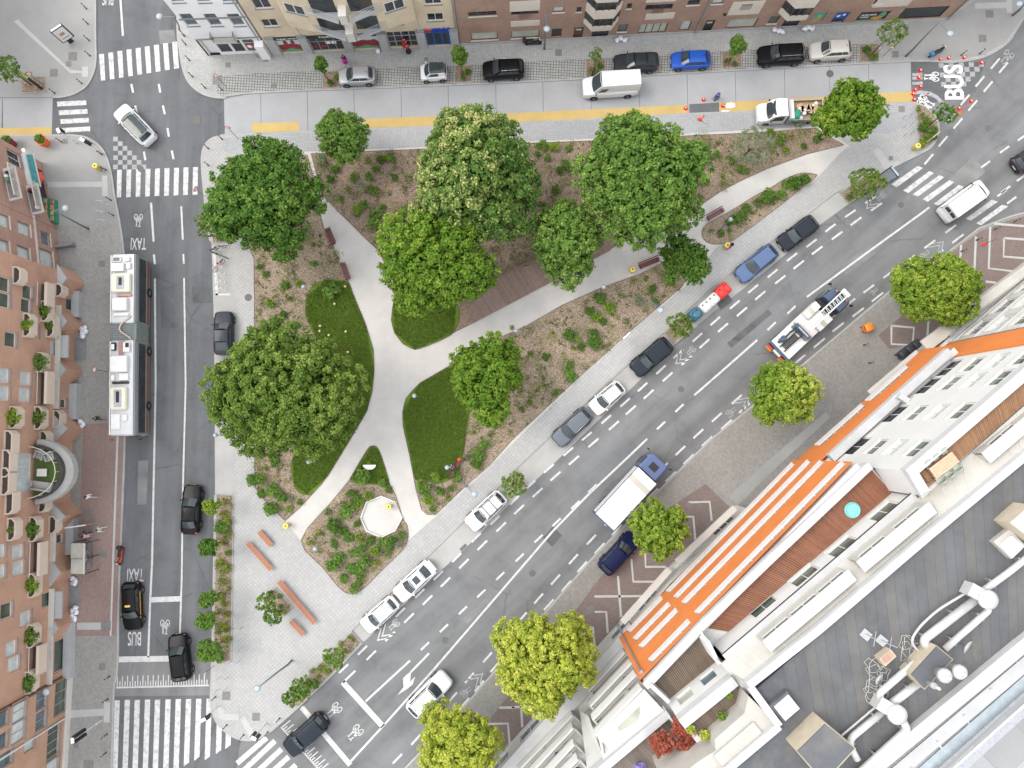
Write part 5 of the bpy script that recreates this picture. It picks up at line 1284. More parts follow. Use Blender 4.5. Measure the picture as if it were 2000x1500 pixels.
mb = MB(); zline(mb, (2150, 1142), (2000, 1262), .85, 20.3, 21.4); zline(mb, (2000, 1262), (1712, 1500), .85, 20.3, 21.42); zline(mb, (1712, 1500), (1560, 1645), .85, 20.3, 21.4); mb.build('parapet', M_WHTP, rt)
rb_ = tag(empty('balcony_block', P(1060, 1440), world=True), 'white apartment block with stacked balconies beside the orange facade', 'building')
G = Fac((1000, 1447), (1222, 1201), .12, out=UL); hh = []
for i in range(5):
 c = -4 + G.L * 1.3 * (i + .5) / 5; window(G, rb_, c - 1.3, c + 1.3, .8, 2.5, hh, frm=M_FRMW, pane=G_BLUE, mull=1, deep=.15)
G.wall(-8, G.L - .05, .12, 3.8, hh).build('ground_floor_wall', M_GFL, rb_)
mb = MB(); G.box(mb, -8, G.L - .05, 3.8, 4.15, -1.2, .25); mb.build('canopy', M_WHTP, rb_)
mb = MB(); mb.prism([tuple(p[:2]) for p in (G.pt(-8, 0, -2.6), G.pt(G.L - .3, 0, -2.6), G.pt(G.L - .3, 0, -9), G.pt(-8, 0, -9))], .1, 15.9); mb.build('white_wall', M_WHT, rb_)
mb = MB(); G.box(mb, -8, G.L - .3, .1, 3.75, -2.5, -.4); mb.build('inner_wall', M_WHT, rb_)
def balcony(a, b, z, stuff=True):
 pa, pb = P(*a, z), P(*b, z); d = (pb - pa).normalized(); nn = Vector((-d.y, d.x, 0))
 if nn.dot(Vector(UL)) < 0: nn = -nn
 mb = MB(); mb.prism([tuple(p[:2]) for p in (pa, pb, pb - nn * 2.4, pa - nn * 2.4)], z - 1.25, z - 1.05); bl = mb.build('balcony', mat('balcony_floor', (.52, .49, .45), .8, var=.1), rb_)
 mb = MB(); ribbon(mb, [pa - nn * .1, pb - nn * .1], .2, z - 1.3, z); mb.build('parapet', M_WHT, bl); mb = MB(); mb.tube([pa - nn * .3 + Vector((0, 0, .12)), pb - nn * .3 + Vector((0, 0, .12))], .03, 5); mb.build('handrail', M_STEEL, bl)
 for e in (pa, pb): mb = MB(); ribbon(mb, [e - nn * .22, e - nn * 2.3], .15, z - 1.05, z - .15); mb.build('side_screen', M_WHTP, bl)
 rr = random.Random(int(a[0] + z * 7))
 for k in range(5 if stuff else 0):
  q = pa + (pb - pa) * rr.uniform(.1, .9) - nn * rr.uniform(.6, 1.8); mb = MB()
  mb.bbox(q.x - .25, q.x + .25, q.y - .2, q.y + .2, z - 1.05, z - .55, bev=.05); mb.build('balcony_furniture', rr.choice([M_BLUE, M_SILLW, M_FRMW, mat('tan_wicker', (.35, .2, .09), .8), M_STEEL, M_RATTAN]), bl)
for a, b, z in (((1149, 1349), (1219, 1273), 5.3), ((1151, 1379), (1232, 1294), 8.2), ((1156, 1405), (1241, 1316), 11.1), ((1162, 1436), (1252, 1343), 14.0)): balcony(a, b, z)
for a, b, z in (((1010, 1506), (1117, 1396), 5.3), ((1018, 1528), (1118, 1421), 8.2), ((1030, 1550), (1120, 1453), 11.1), ((1050, 1560), (1127, 1482), 14.0)): balcony(a, b, z)
mb = MB(); zline(mb, (1120, 1550), (1185, 1496), .6, 16.0, 17.0); zline(mb, (1185, 1496), (1306, 1394), .6, 16.0, 17.02); mb.build('parapet', M_WHTP, rb_)
mb = MB(); mb.quad([P(1168, 1437, 14.1), P(1258, 1346, 14.1), P(1300, 1392, 17), P(1180, 1494, 17)]); ww = mb.build('white_wall', M_WHT, rb_)
mb = MB(); mb.quad([P(1206, 1420, 14.9), P(1262, 1366, 14.9), P(1284, 1372, 15.8), P(1214, 1440, 15.8)]); mb.build('pane', G_PALE, ww)
mb = MB(); mb.quad([P(1132, 1386, 4.3), P(1150, 1400, 8), P(1184, 1495, 17), P(1150, 1530, 17)]); mb.build('white_wall', M_WHT, rb_)
mass([(1300, 1402), (1225, 1468), (1120, 1560), (1260, 1620), (1350, 1480), (1345, 1440)], .2, 15.9, M_WHT, rb_, 'terrace_slab')
planks([(1190, 1500), (1306, 1404), (1352, 1455), (1240, 1552)], 40, 16.0, D_GRY, rb_)
mb = MB(); zline(mb, (1308, 1402), (1372, 1482), .14, 16.0, 17.3); mb.build('terrace_divider', M_FRMW, rb_)
for a, z in ((2.0, 0), (8, 0)): pass
mb = MB(); q = P(1182, 1470, 16.9); mb.tube([P(1176, 1442, 14.2), P(1182, 1472, 16.9)], .06, 6); mb.build('downpipe', M_STEEL, rb_)
FELT = [mat('felt_strip_%d' % i, c, .82, var=.18, scale=.5, fine=.2, stain=.5, stain_col=(.17, .155, .13)) for i, c in enumerate(((.108, .110, .116), (.114, .115, .118), (.120, .118, .116), (.104, .106, .112)))]
ra, rb2 = [P(x, y, 20.815) for x, y in ((1530, 1300), (1600, 1242), (1820, 1053), (2150, 783))], [P(x, y, 20.815) for x, y in ((1590, 1600), (1715, 1488), (2000, 1252), (2150, 1138))]
for i in range(32):
 q = [polyat(ra, (i + .012) / 32), polyat(ra, (i + .988) / 32), polyat(rb2, (i + .988) / 32), polyat(rb2, (i + .012) / 32)]
 mb = MB(); mb.quad([p + Vector((0, 0, .002 * (i % 3))) for p in q]); mb.build('felt_strip', FELT[(i * 7) % 4], rt)
RZ = 20.8
M_DUCT = mat('white_duct', (.50, .50, .49), .5, .2, var=.1, scale=3, fine=.1)
def rp(x, y, z=RZ): return P(x, y, z)
def roofthing(name, label, cat, x, y, group=None): return tag(empty(name, rp(x, y), world=True), label, cat, group)
def box_px(pts, z0, z1, m, par, name): mb = MB(); mb.prism([tuple(P(x, y, z1)[:2]) for x, y in pts], z0, z1); return mb.build(name, m, par)
t = roofthing('skylight', 'square white roof skylight on the dark roof below the cream metal panels', 'skylight', 1534, 1380)
box_px([(1503, 1379), (1538, 1350), (1563, 1386), (1530, 1410)], RZ, RZ + .55, M_RFELT, t, 'upstand'); box_px([(1513, 1382), (1541, 1358), (1562, 1384), (1534, 1408)], RZ + .55, RZ + .75, mat('dome_plastic', (.62, .66, .70), .2, var=.1, coat=1), t, 'dome')
t = roofthing('skylight', 'pale roof skylight at the right edge of the dark roof', 'skylight', 1975, 1065)
box_px([(1940, 1058), (1972, 1033), (2002, 1065), (1975, 1092)], RZ, RZ + .5, M_ZINC, t, 'upstand'); box_px([(1955, 1066), (1977, 1047), (2000, 1068), (1978, 1090)], RZ + .5, RZ + .7, MATS['dome_plastic'], t, 'dome')
t = roofthing('lift_housing', 'grey felted lift housing with beige sides on the dark roof', 'roof housing', 1615, 1460)
box_px([(1556, 1468), (1612, 1412), (1672, 1462), (1610, 1530)], RZ, RZ + 2.0, mat('beige_render', (.42, .36, .27), .85, var=.1), t, 'wall'); box_px([(1558, 1468), (1612, 1415), (1669, 1462), (1610, 1526)], RZ + 2.0, RZ + 2.12, M_RFELT, t, 'roof')
t = roofthing('lift_housing', 'beige lift housing at the far right edge of the dark roof', 'roof housing', 1990, 1010)
box_px([(1970, 1021), (2010, 985), (2060, 1020), (2020, 1060)], RZ, RZ + 1.6, MATS['beige_render'], t, 'wall'); box_px([(1972, 1021), (2010, 988), (2057, 1020), (2020, 1057)], RZ + 1.6, RZ + 1.72, M_ZINC, t, 'roof')
t = roofthing('ventilation_shaft', 'low shaft block with white chimney cowls between the duct runs', 'ventilation shaft', 1820, 1300)
box_px([(1779, 1318), (1830, 1261), (1862, 1288), (1806, 1347)], RZ, RZ + 1.5, MATS['beige_render'], t, 'wall'); box_px([(1780, 1318), (1830, 1263), (1860, 1288), (1806, 1345)], RZ + 1.5, RZ + 1.6, M_RFELT, t, 'roof')
for x, y, r0 in ((1833, 1313, .5), (1862, 1306, .5), (1812, 1332, .22)):
 p = P(x, y, RZ + 1.6); mb = MB(); mb.lathe(p, [(r0 * .7, 0), (r0 * .7, .5), (r0, .55), (r0 * .95, .8), (r0 * .55, .98), (.12, 1.05), (.1, 1.35)], 14); mb.build('cowl', M_DUCT, t, True)
def duct(label, path, r_=.32, z=RZ + .6, th=None):
 t = tag(empty('roof_duct', P(*path[0], RZ), world=True), label, 'duct', 'white ducts on the dark roof')
 pts = smooth_corner([P(x, y, z) for x, y in path], .7)
 mb = MB(); mb.tube(pts, r_ * .82, 12); mb.build('pipe', M_DUCT, t, True)
 for p, h in along(pts, 2.6, .8): mb = MB(); mb.box((p.x, p.y, (RZ + z) / 2), (.14, .7, z - RZ), h); mb.build('support', M_SILL, t)
def smooth_corner(pts, r_):
 out = [pts[0]]
 for a, b, c in zip(pts[:-2], pts[1:-1], pts[2:]):
  u, v = (a - b), (c - b); k = min(r_, u.length * .45, v.length * .45)
  p0, p1 = b + u.normalized() * k, b + v.normalized() * k
  for i in range(6): s_ = i / 5; out.append(p0 * (1 - s_) ** 2 + b * 2 * s_ * (1 - s_) + p1 * s_ ** 2)
 out.append(pts[-1]); return out
duct('thick white duct running up from the shaft block to the upper fan', [(1812, 1268), (1803, 1250), (1904, 1172)], .36)
duct('white duct parallel to and outside the upper fan duct', [(1845, 1268), (1932, 1191), (1924, 1177)], .28)
duct('white duct leaving the upper fan towards the right edge', [(1921, 1153), (1970, 1118), (2060, 1045)], .28)
duct('looped white duct between the shaft block and the lower fan', [(1799, 1303), (1789, 1292), (1715, 1356), (1727, 1378)], .3)
duct('straight white duct from shaft block into the lower fan box', [(1793, 1334), (1738, 1377)], .34)
duct('white duct from the lower fan to the felted lift housing', [(1727, 1388), (1655, 1447), (1675, 1484)], .28)
duct('white duct along the outer roof edge below the lower fan', [(1763, 1408), (1772, 1425), (1690, 1500), (1640, 1545)], .34)
for lab, (bx, by), (dx, dy) in (('round white roof fan on the upper duct run', (1909, 1158), (1932, 1172)), ('round white roof fan on the lower duct run', (1731, 1381), (1754, 1397))):
 t = roofthing('roof_fan', lab, 'fan', dx, dy, 'roof fans'); p = P(dx, dy, RZ + 1.3); mb = MB(); mb.lathe((p.x, p.y, RZ), [(.5, 0), (.5, .9), (.66, 1.0), (.66, 1.3), (.3, 1.42)], 18); mb.build('fan_drum', M_DUCT, t, True)
 q = P(bx, by, RZ + 1.0); mb = MB(); mb.box((q.x, q.y, RZ + .6), (1.2, .9, 1.0), R(-30)); mb.build('fan_box', M_DUCT, t)
for k, (x, y, s_) in enumerate(((1716, 1326, .42), (1889, 1263, .5))):
 t = roofthing('satellite_dish', ('white satellite dish among loose cables near the lower duct', 'bright white satellite dish beside the shaft block')[k], 'satellite dish', x, y, 'satellite dishes'); p = P(x, y, RZ + .8); mb = MB()
 mb.lathe((0, 0, 0), [(.02, -.12), (s_ * .6, -.07), (s_, .05), (s_ * .98, .07), (s_ * .55, -.04), (.02, -.09)], 18); M_ = Matrix.Translation(p) @ Matrix.Rotation(R(50), 4, Vector((.6, .8, 0))); mb.v = [tuple(M_ @ Vector(v)) for v in mb.v]; mb.build('dish', M_DUCT, t, True)
 mb = MB(); mb.tube([(p.x, p.y, RZ), (p.x, p.y, RZ + .8)], .04, 6); mb.build('mast', M_STEEL, t)
t = roofthing('roof_antenna', 'thin metal roof antenna with crossbars on paving slabs', 'antenna', 1710, 1245); p = P(1710, 1245, RZ)
for k, (dx, dy) in enumerate(((-.7, .2), (.4, -.2))): mb = MB(); mb.box((p.x + dx, p.y + dy, RZ + .05), (.7, .6, .1), R(-40)); mb.build('ballast_slab', M_STONE, t)
mb = MB(); mb.tube([(p.x - .9, p.y + .35, RZ + 1.2), (p.x + .9, p.y - .35, RZ + 1.2)], .03, 5)
for dx in (-.7, .35): mb.tube([(p.x + dx, p.y - dx * .38, RZ), (p.x + dx, p.y - dx * .38, RZ + 1.3)], .03, 5); mb.tube([(p.x + dx - .1, p.y - dx * .38 - .5, RZ + 1.3), (p.x + dx + .1, p.y - dx * .38 + .5, RZ + 1.3)], .02, 5)
mb.build('mast', M_STEEL, t)
t = roofthing('brick_chimney', 'low weathered brick chimney stub amid cables on the dark roof', 'chimney', 1734, 1286); box_px([(1718, 1287), (1741, 1269), (1751, 1282), (1729, 1302)], RZ, RZ + .8, MATS['beige_render'], t, 'stack'); box_px([(1722, 1287), (1740, 1273), (1747, 1282), (1729, 1297)], RZ + .8, RZ + .84, M_OLDB, t, 'flue')
rr = random.Random(3)
for k, (x, y) in enumerate(((1768, 1265), (1705, 1310), (1700, 1350))):
 mb = MB(); c = P(x, y, RZ + .05); pts = []
 for i in range(46): a = i * .42; r_2 = .5 + .35 * math.sin(i * .7) + rr.uniform(-.15, .25); pts.append((c.x + r_2 * math.cos(a) + i * .012, c.y + r_2 * math.sin(a), RZ + .05 + .03 * (i % 3)))
 mb.tube(pts, .018, 4); tag(mb.build('loose_cable', M_SILLW), ('coil of pale cable above the shaft block on the dark roof', 'coil of pale cable beside the brick chimney stub', 'coil of pale cable by the lower satellite dish')[k], 'cable', 'loose roof cables')
mb = MB(); mb.tube(smooth_corner([P(x, y, RZ + .3) for x, y in ((1890, 1156), (1830, 1192), (1795, 1225), (1777, 1254), (1812, 1290))], 1.5), .09, 6); tag(mb.build('conduit', M_DUCT), 'thin white conduit curving from the upper fan to the shaft block', 'conduit')
mb = MB(); mb.tube([P(1716, 1376, RZ + .3), P(1640, 1440, RZ + .3)], .07, 6); tag(mb.build('conduit', M_DUCT), 'thin straight white conduit beside the lower fan duct', 'conduit')
t = tag(empty('rear_gallery', P(1900, 1420, 15), world=True), 'white steel and glass gallery behind the dark roof', 'gallery')
for k, (a, b, w_, z, m_, nm) in enumerate((((2130, 1190), (1740, 1520), 1.0, 16.0, M_WHTP, 'gallery_floor'), ((2130, 1222), (1790, 1520), .9, 15.6, mat('gallery_glass', (.30, .35, .38), .15, coat=1), 'glass_floor'), ((2130, 1240), (1815, 1520), .22, 15.9, M_STEEL, 'rail_beam'), ((2130, 1262), (1850, 1512), .15, 16.4, M_FRMW, 'handrail'), ((2130, 1270), (1855, 1520), .8, 13.0, M_STEEL, 'walkway'))):
 mb = MB(); zline(mb, a, b, w_, z - .12, z); mb.build(nm, m_, t)
for k in range(7):
 s_ = k / 6; x, y = 1780 + (2090 - 1780) * s_, 1520 + (1210 - 1520) * s_ - 20; mb = MB(); mb.tube([P(x, y, 16.1), P(x + 14, y + 26, 15.0)], .07, 6); mb.build('strut', M_FRMW, t)
t = tag(empty('paddling_pool', P(1663, 996, 16.0)), 'round turquoise paddling pool on the red timber terrace', 'pool')
M_POOL = mat('pool_vinyl', (.20, .50, .50), .35, var=.06, scale=2)
mb = MB(); mb.lathe((0, 0, .02), [(.6, 0), (.64, .10), (.62, .2), (.56, .24), (.52, .2), (.5, .06)], 24); mb.build('pool_wall', M_POOL, t, True)
mb = MB(); mb.cyl((0, 0, .15), .51, .02, 24); mb.build('pool_water', mat('pool_water', (.24, .55, .56), .08, var=.05), t)
t = tag(empty('terrace_table', P(1832, 908, 19.9), heading(1770, 940, 1890, 850)), 'pale wooden dining table on the upper timber terrace', 'table')
M_PINE = mat('pine_boards', (.52, .33, .22), .6, var=.15, scale=5)
for k in range(5): mb = MB(); mb.box((0, -.36 + k * .18, .74), (2.1, .165, .04)); mb.build('table_board', M_PINE, t)
for sx in (-.9, .9):
 for sy in (-.35, .35): mb = MB(); mb.box((sx, sy, .36), (.08, .08, .72)); mb.build('leg', M_PINE, t)
M_SAGE = mat('sage_plastic', (.30, .36, .29), .5, var=.08)
for k, (dx, dy) in enumerate(((-.75, .72), (0, .72), (.75, .72), (-.75, -.72), (0, -.72), (.75, -.72))):
 c = tag(empty('terrace_chair', (0, 0, 0)), 'sage plastic shell chair on the %s side of the pale dining table' % ('street' if dy > 0 else 'roof'), 'chair', 'sage chairs at the %s side of the terrace table' % ('street' if dy > 0 else 'roof'))
 h = heading(1770, 940, 1890, 850); o = P(1832, 908, 19.9); c.location = (o.x + dx * math.cos(h) - dy * math.sin(h), o.y + dx * math.sin(h) + dy * math.cos(h), 19.9); c.rotation_euler = (0, 0, h + (math.pi if dy > 0 else 0))
 mb = MB(); mb.bbox(-.24, .24, -.22, .24, .42, .47, bev=.05); mb.build('seat', M_SAGE, c, True)
 mb = MB(); mb.loft([[(-.25, -.16, z), (-.12, -.27, z), (.12, -.27, z), (.25, -.16, z), (.12, -.24, z), (-.12, -.24, z)] for z in (.45, .82)]); mb.build('backrest', M_SAGE, c, True)
 for sx in (-.2, .2):
  for sy in (-.18, .2): mb = MB(); mb.tube([(sx * 1.15, sy * 1.15, 0), (sx, sy, .43)], .016, 5); mb.build('leg', M_PINE, c)
mb = MB(); h = heading(1770, 940, 1890, 850); o = P(1804, 928, 19.9)
t = tag(empty('lounge_frame', o, h), 'folded black metal lounger frame beside the terrace table', 'lounger')
mb.tube([(-.25, -.5, .35), (-.25, .5, .35), (.25, .5, .35), (.25, -.5, .35), (-.25, -.5, .35)], .025, 6); mb.build('frame', M_BLK, t)
for sx in (-.25, .25):
 for sy in (-.45, .45): mb = MB(); mb.tube([(sx, sy, 0), (sx, sy, .35)], .02, 5); mb.build('leg', M_BLK, t)
# ================================================================== trees, shrubs and ground cover
def leafmat(name, stops, trans=.25):
 m, n, b = _nodes(name)
 at = n.nodes.new('ShaderNodeAttribute'); at.attribute_name = 'tint'
 c = _ramp(n, at.outputs['Fac'], stops)
 out = n.nodes['Material Output']
 tr = n.nodes.new('ShaderNodeBsdfTranslucent'); mx = n.nodes.new('ShaderNodeMixShader'); mx.inputs[0].default_value = trans
 n.links.new(c, b.inputs['Base Color']); n.links.new(c, tr.inputs['Color'])
 b.inputs['Roughness'].default_value = .75; b.inputs['Specular IOR Level'].default_value = .12
 n.links.new(b.outputs[0], mx.inputs[1]); n.links.new(tr.outputs[0], mx.inputs[2]); n.links.new(mx.outputs[0], out.inputs['Surface'])
 MATS[name] = m
 return m
L_DARK = leafmat('leaf_dark', [(0, (.045, .10, .016)), (.45, (.08, .165, .027)), (.8, (.13, .22, .04)), (1, (.20, .29, .06))])
L_MID = leafmat('leaf_mid', [(0, (.068, .13, .025)), (.45, (.115, .21, .038)), (.8, (.175, .275, .055)), (1, (.26, .34, .08))])
L_BRIGHT = leafmat('leaf_bright', [(0, (.060, .125, .014)), (.45, (.115, .210, .022)), (.8, (.175, .275, .035)), (1, (.28, .35, .05))])
L_OLIVE = leafmat('leaf_olive', [(0, (.055, .105, .017)), (.45, (.115, .19, .032)), (.8, (.18, .255, .048)), (1, (.27, .31, .075))])
L_PALE = leafmat('leaf_silver', [(0, (.12, .16, .08)), (.5, (.22, .27, .16)), (1, (.34, .38, .26))])
L_YEL = leafmat('leaf_yellow', [(0, (.17, .25, .03)), (.4, (.34, .40, .05)), (.8, (.50, .52, .09)), (1, (.62, .60, .16))])
L_LIME = leafmat('leaf_lime', [(0, (.09, .165, .020)), (.45, (.175, .27, .032)), (.8, (.28, .36, .05)), (1, (.42, .46, .09))])
L_CREAM = leafmat('leaf_sunlit_cream', [(0, (.05, .11, .022)), (.45, (.095, .175, .036)), (.75, (.18, .25, .06)), (1, (.46, .45, .18))])  # cream end of the ramp stands for sunlit leaves
L_RED = leafmat('leaf_maple_red', [(0, (.20, .05, .03)), (.5, (.36, .10, .065)), (1, (.52, .20, .14))])
L_FLOW = leafmat('leaf_yellow_flower', [(0, (.06, .12, .02)), (.5, (.13, .20, .03)), (.8, (.33, .33, .03)), (1, (.55, .47, .03))])
L_WEED = leafmat('leaf_weed', [(0, (.06, .09, .02)), (.5, (.12, .17, .04)), (1, (.25, .26, .07))])
M_BARK = mat('bark', (.10, .075, .055), .95, var=.3, scale=5, bump=.6); M_STAKE = mat('stake_wood', (.34, .24, .15), .85, var=.15, scale=6)
def leaf_mesh(name, C, N, size, tint, m, seed, aspect=1.35):
 r_ = np.random.default_rng(seed); k = len(C)
 N = N / np.maximum(np.linalg.norm(N, axis=1, keepdims=True), 1e-6)
 A = r_.normal(size=(k, 3)); A -= N * np.sum(A * N, axis=1, keepdims=True); A /= np.maximum(np.linalg.norm(A, axis=1, keepdims=True), 1e-6)
 B = np.cross(N, A)
 s_ = size * r_.uniform(.65, 1.35, size=(k, 1))
 v = np.empty((k, 4, 3), np.float32)
 v[:, 0] = C - A * s_ * aspect * .5; v[:, 2] = C + A * s_ * aspect * .5 - N * s_ * .18
 v[:, 1] = C + B * s_ * .5 - N * s_ * .12; v[:, 3] = C - B * s_ * .5 - N * s_ * .12
 me = bpy.data.meshes.new(name)
 me.vertices.add(k * 4); me.loops.add(k * 4); me.polygons.add(k)
 me.vertices.foreach_set('co', v.reshape(-1)); me.loops.foreach_set('vertex_index', np.arange(k * 4, dtype=np.int32))
 me.polygons.foreach_set('loop_start', np.arange(0, k * 4, 4, dtype=np.int32))
 at = me.attributes.new('tint', 'FLOAT', 'FACE'); at.data.foreach_set('value', np.clip(tint, 0, 1).astype(np.float32))
 me.materials.append(m); me.update(calc_edges=True)
 return me
def crown_points(r_, Rx, Ry, Rz, nc, per, cl, fill=.25, flat=.35, rag=.22):
 i = np.arange(nc) + .5
 ph = np.arccos(1 - (1 + flat) * i / nc * .98); th = math.pi * (1 + 5 ** .5) * i + r_.normal(0, .22, nc)
 d = np.stack([np.cos(th) * np.sin(ph), np.sin(th) * np.sin(ph), np.cos(ph)], 1)
 cc = d * (1 + r_.uniform(-rag, rag * .4, nc))[:, None] * np.array([Rx, Ry, Rz]) * (1 - cl / max(Rx, Ry) * .75)
 cr = cl * r_.uniform(.6, 1.3, len(cc)); ct_ = r_.normal(.45, .15, len(cc))
 idx = np.repeat(np.arange(len(cc)), per); k = len(idx)
 e = r_.normal(size=(k, 3)); e[:, 2] = e[:, 2] * .8 + .25; e /= np.linalg.norm(e, axis=1, keepdims=True)
 C = cc[idx] + e * (cr[idx] * r_.uniform(.55, 1.08, k))[:, None] * np.array([1, 1, .8])
 return C, e * .75 + r_.normal(size=(k, 3)) * .42 + np.array([0, 0, .35]), ct_[idx] + r_.normal(0, .17, k)
def unit_(r_, n):
 e = r_.normal(size=(n, 3)); return e / np.linalg.norm(e, axis=1, keepdims=True)
def big_crown(r_, Rx, Ry, Rz, cl, leaf, dens, rag):
 R3 = np.array([Rx, Ry, Rz]); rm = (Rx * Ry) ** .5
 nl = int(np.clip(15 + rm * 2.2, 12, 30)); i = np.arange(nl) + .5
 ph = np.arccos(1 - 1.25 * i / nl); th = math.pi * (1 + 5 ** .5) * i + r_.normal(0, .25, nl)
 d = np.stack([np.cos(th) * np.sin(ph), np.sin(th) * np.sin(ph), np.cos(ph)], 1)
 lr = rm * r_.uniform(.20, .44, nl) * (1 - rag * .1); k_ = np.where(d[:, 2] > .75, .60, .66) * r_.uniform(1 - rag * .45, 1 + rag * .5, nl)
 lc = d * R3 * k_[:, None]; lc = np.concatenate([lc, [[0, 0, -.05 * Rz]]]); lr = np.append(lr, rm * .58); sq = np.array([1, 1, min(1.0, Rz / rm * 1.15)])
 lt = r_.normal(.46, .10, len(lr))
 pts, nrm, tint = [], [], []
 for a in range(len(lr)):
  n = int(4 * math.pi * lr[a] ** 2 * .8 / (cl * cl * 1.1)); e = unit_(r_, n); e = e[e[:, 2] > -.55]
  q = lc[a] + e * lr[a] * sq * r_.uniform(.82, 1.08, (len(e), 1))
  keep = np.ones(len(q), bool)
  for b in range(len(lr)):
   if b != a: keep &= np.linalg.norm((q - lc[b]) / sq, axis=1) > lr[b] * .88
  q, e = q[keep], e[keep]
  pts.append(q); nrm.append(e); tint.append(np.full(len(q), lt[a]) + r_.normal(0, .11, len(q)))
 cc, cn, ct_ = np.concatenate(pts), np.concatenate(nrm), np.concatenate(tint)
 per = max(10, int(dens * 3.1 * cl * cl / (leaf * leaf)))
 idx = np.repeat(np.arange(len(cc)), per); k = len(idx)
 e = unit_(r_, k) + cn[idx] * .55 + np.array([0, 0, .25]); e /= np.linalg.norm(e, axis=1, keepdims=True)
 C = cc[idx] + e * (cl * .62 * r_.uniform(.35, 1.15, k) * r_.uniform(.7, 1.25, len(cc))[idx])[:, None]
 return C, e * .8 + r_.normal(size=(k, 3)) * .38 + np.array([0, 0, .3]), ct_[idx] + r_.normal(.06, .19, k), lc, lr * .80, sq
def limbs(mb, base, h, r0, Rx, Rz, zc, rng, n=6):
 mb.tube([(0, 0, base), (rng.uniform(-.1, .1), rng.uniform(-.1, .1), h * .5), (rng.uniform(-.2, .2), rng.uniform(-.2, .2), zc)], [r0 * 1.25, r0 * .85, r0 * .55], 8)
 for k in range(n):
  a = 2 * math.pi * k / n + rng.uniform(-.3, .3); q = rng.uniform(.55, .85)
  s_ = rng.uniform(.5, .8)
  mb.tube([(0, 0, h * s_), (math.cos(a) * Rx * q * .45, math.sin(a) * Rx * q * .45, zc - Rz * .25), (math.cos(a) * Rx * q, math.sin(a) * Rx * q, zc + rng.uniform(-.1, .35) * Rz)], [r0 * .45, r0 * .28, r0 * .1], 6)
TSEED = [100]
def tree(label, x, y, rx, ry, zc, rz, m, leaf=.34, cl=1.0, dens=1.0, group=None, name='tree', trunk=.28, rag=.42, flat=.35, fill=.25, tz=KZ, nlimb=7, stakes=False, cat='tree', sunlit_tint=None):
 p = P(x, y, zc); k = (CAM_H - zc) / FPX
 Rx, Ry = rx * k, ry * k
 TSEED[0] += 1
 r_ = np.random.default_rng(TSEED[0]); rng = random.Random(TSEED[0])
 t = tag(empty(name, (p.x, p.y, tz)), label, cat, group)
 leaf *= .48; cl *= .6
 C, N, T, lc, lr, sq = big_crown(r_, Rx, Ry, rz, cl, leaf, dens, rag)
 if sunlit_tint: T = T + sunlit_tint[2] * np.clip(C[:, 0] / Rx * sunlit_tint[0] + C[:, 1] / Ry * sunlit_tint[1] + C[:, 2] / rz * .4 + .05, -.5, 1)  # paints a sunlit side and top into the leaf colour
 C[:, 2] += zc - tz
 cr_ = link('crown', leaf_mesh('crown', C, N, leaf, T, m, TSEED[0]), t)
 if dens > .6:                                        # inner foliage, so the lobes are not hollow
  M2 = []; N2 = []
  for q, l_ in zip(lc, lr):
   e = unit_(r_, int(90 * max(1, l_ * l_ * 3))); M2.append(q + e * l_ * sq * r_.uniform(.8, 1.05, (len(e), 1))); N2.append(e)
  M2 = np.concatenate(M2); M2[:, 2] += zc - tz
  link('inner_foliage', leaf_mesh('inner_foliage', M2, np.concatenate(N2), .27, r_.normal(.4, .12, len(M2)), m, TSEED[0] + 500), t)
 mb = MB(); limbs(mb, -.05, zc - tz, trunk, max(Rx, Ry), rz, zc - tz, rng, nlimb); mb.build('trunk', M_BARK, t, True)
 if stakes:
  for a in (0, 2.1, 4.2):
   mb = MB(); mb.tube([(.35 * math.cos(a), .35 * math.sin(a), 0), (.38 * math.cos(a), .38 * math.sin(a), 1.5)], .035, 5); mb.build('stake', M_STAKE, t)
 return t
GP = 'large park trees'
tree('dark green chestnut with a round crown at the upper left park corner', 521, 392, 108, 114, 7.5, 3.9, L_DARK, .36, 1.15, group=GP, trunk=.4)
tree('broad park tree whose sunlit left side is painted cream', 928, 345, 130, 132, 8.8, 5.0, L_CREAM, .34, 1.2, group=GP, trunk=.45, sunlit_tint=(-.6, .15, .26), rag=.3)  # low sun on the left and top is painted into the leaves
tree('bright green round park tree between the timber deck and the path', 850, 506, 104, 118, 7.6, 4.2, L_BRIGHT, .36, 1.15, group=GP, trunk=.4, rag=.25)
tree('broad green park tree above the path, farthest along the top bed', 1246, 352, 128, 128, 8.8, 4.8, L_MID, .36, 1.2, group=GP, trunk=.45)
tree('small bright green tree overhanging the timber deck', 1106, 477, 70, 80, 6.0, 3.0, L_MID, .33, 1.0, group=GP, trunk=.28)
tree('largest park tree with olive green crown beside the left street', 562, 764, 146, 124, 8.5, 4.8, L_OLIVE, .30, 1.1, group=GP, trunk=.5, rag=.3, dens=.9)
tree('round bright green tree beside the big lawn', 952, 738, 82, 80, 6.0, 3.2, L_BRIGHT, .33, .95, group=GP, trunk=.28)
tree('bright green tree at the right tip of the park by the flatbed truck', 1652, 222, 66, 65, 6.0, 3.0, L_BRIGHT, .30, .8, group=GP, trunk=.25, rag=.4)
tree('young airy tree in the bed beside the concrete street', 672, 268, 50, 58, 4.6, 2.4, L_MID, .24, .6, group='young park trees', trunk=.12, rag=.5, dens=.75)
tree('small dark tree with drooping pointed foliage over the path end', 1335, 508, 49, 50, 4.2, 1.6, L_DARK, .24, .55, group='young park trees', trunk=.12, rag=.6, dens=.75)
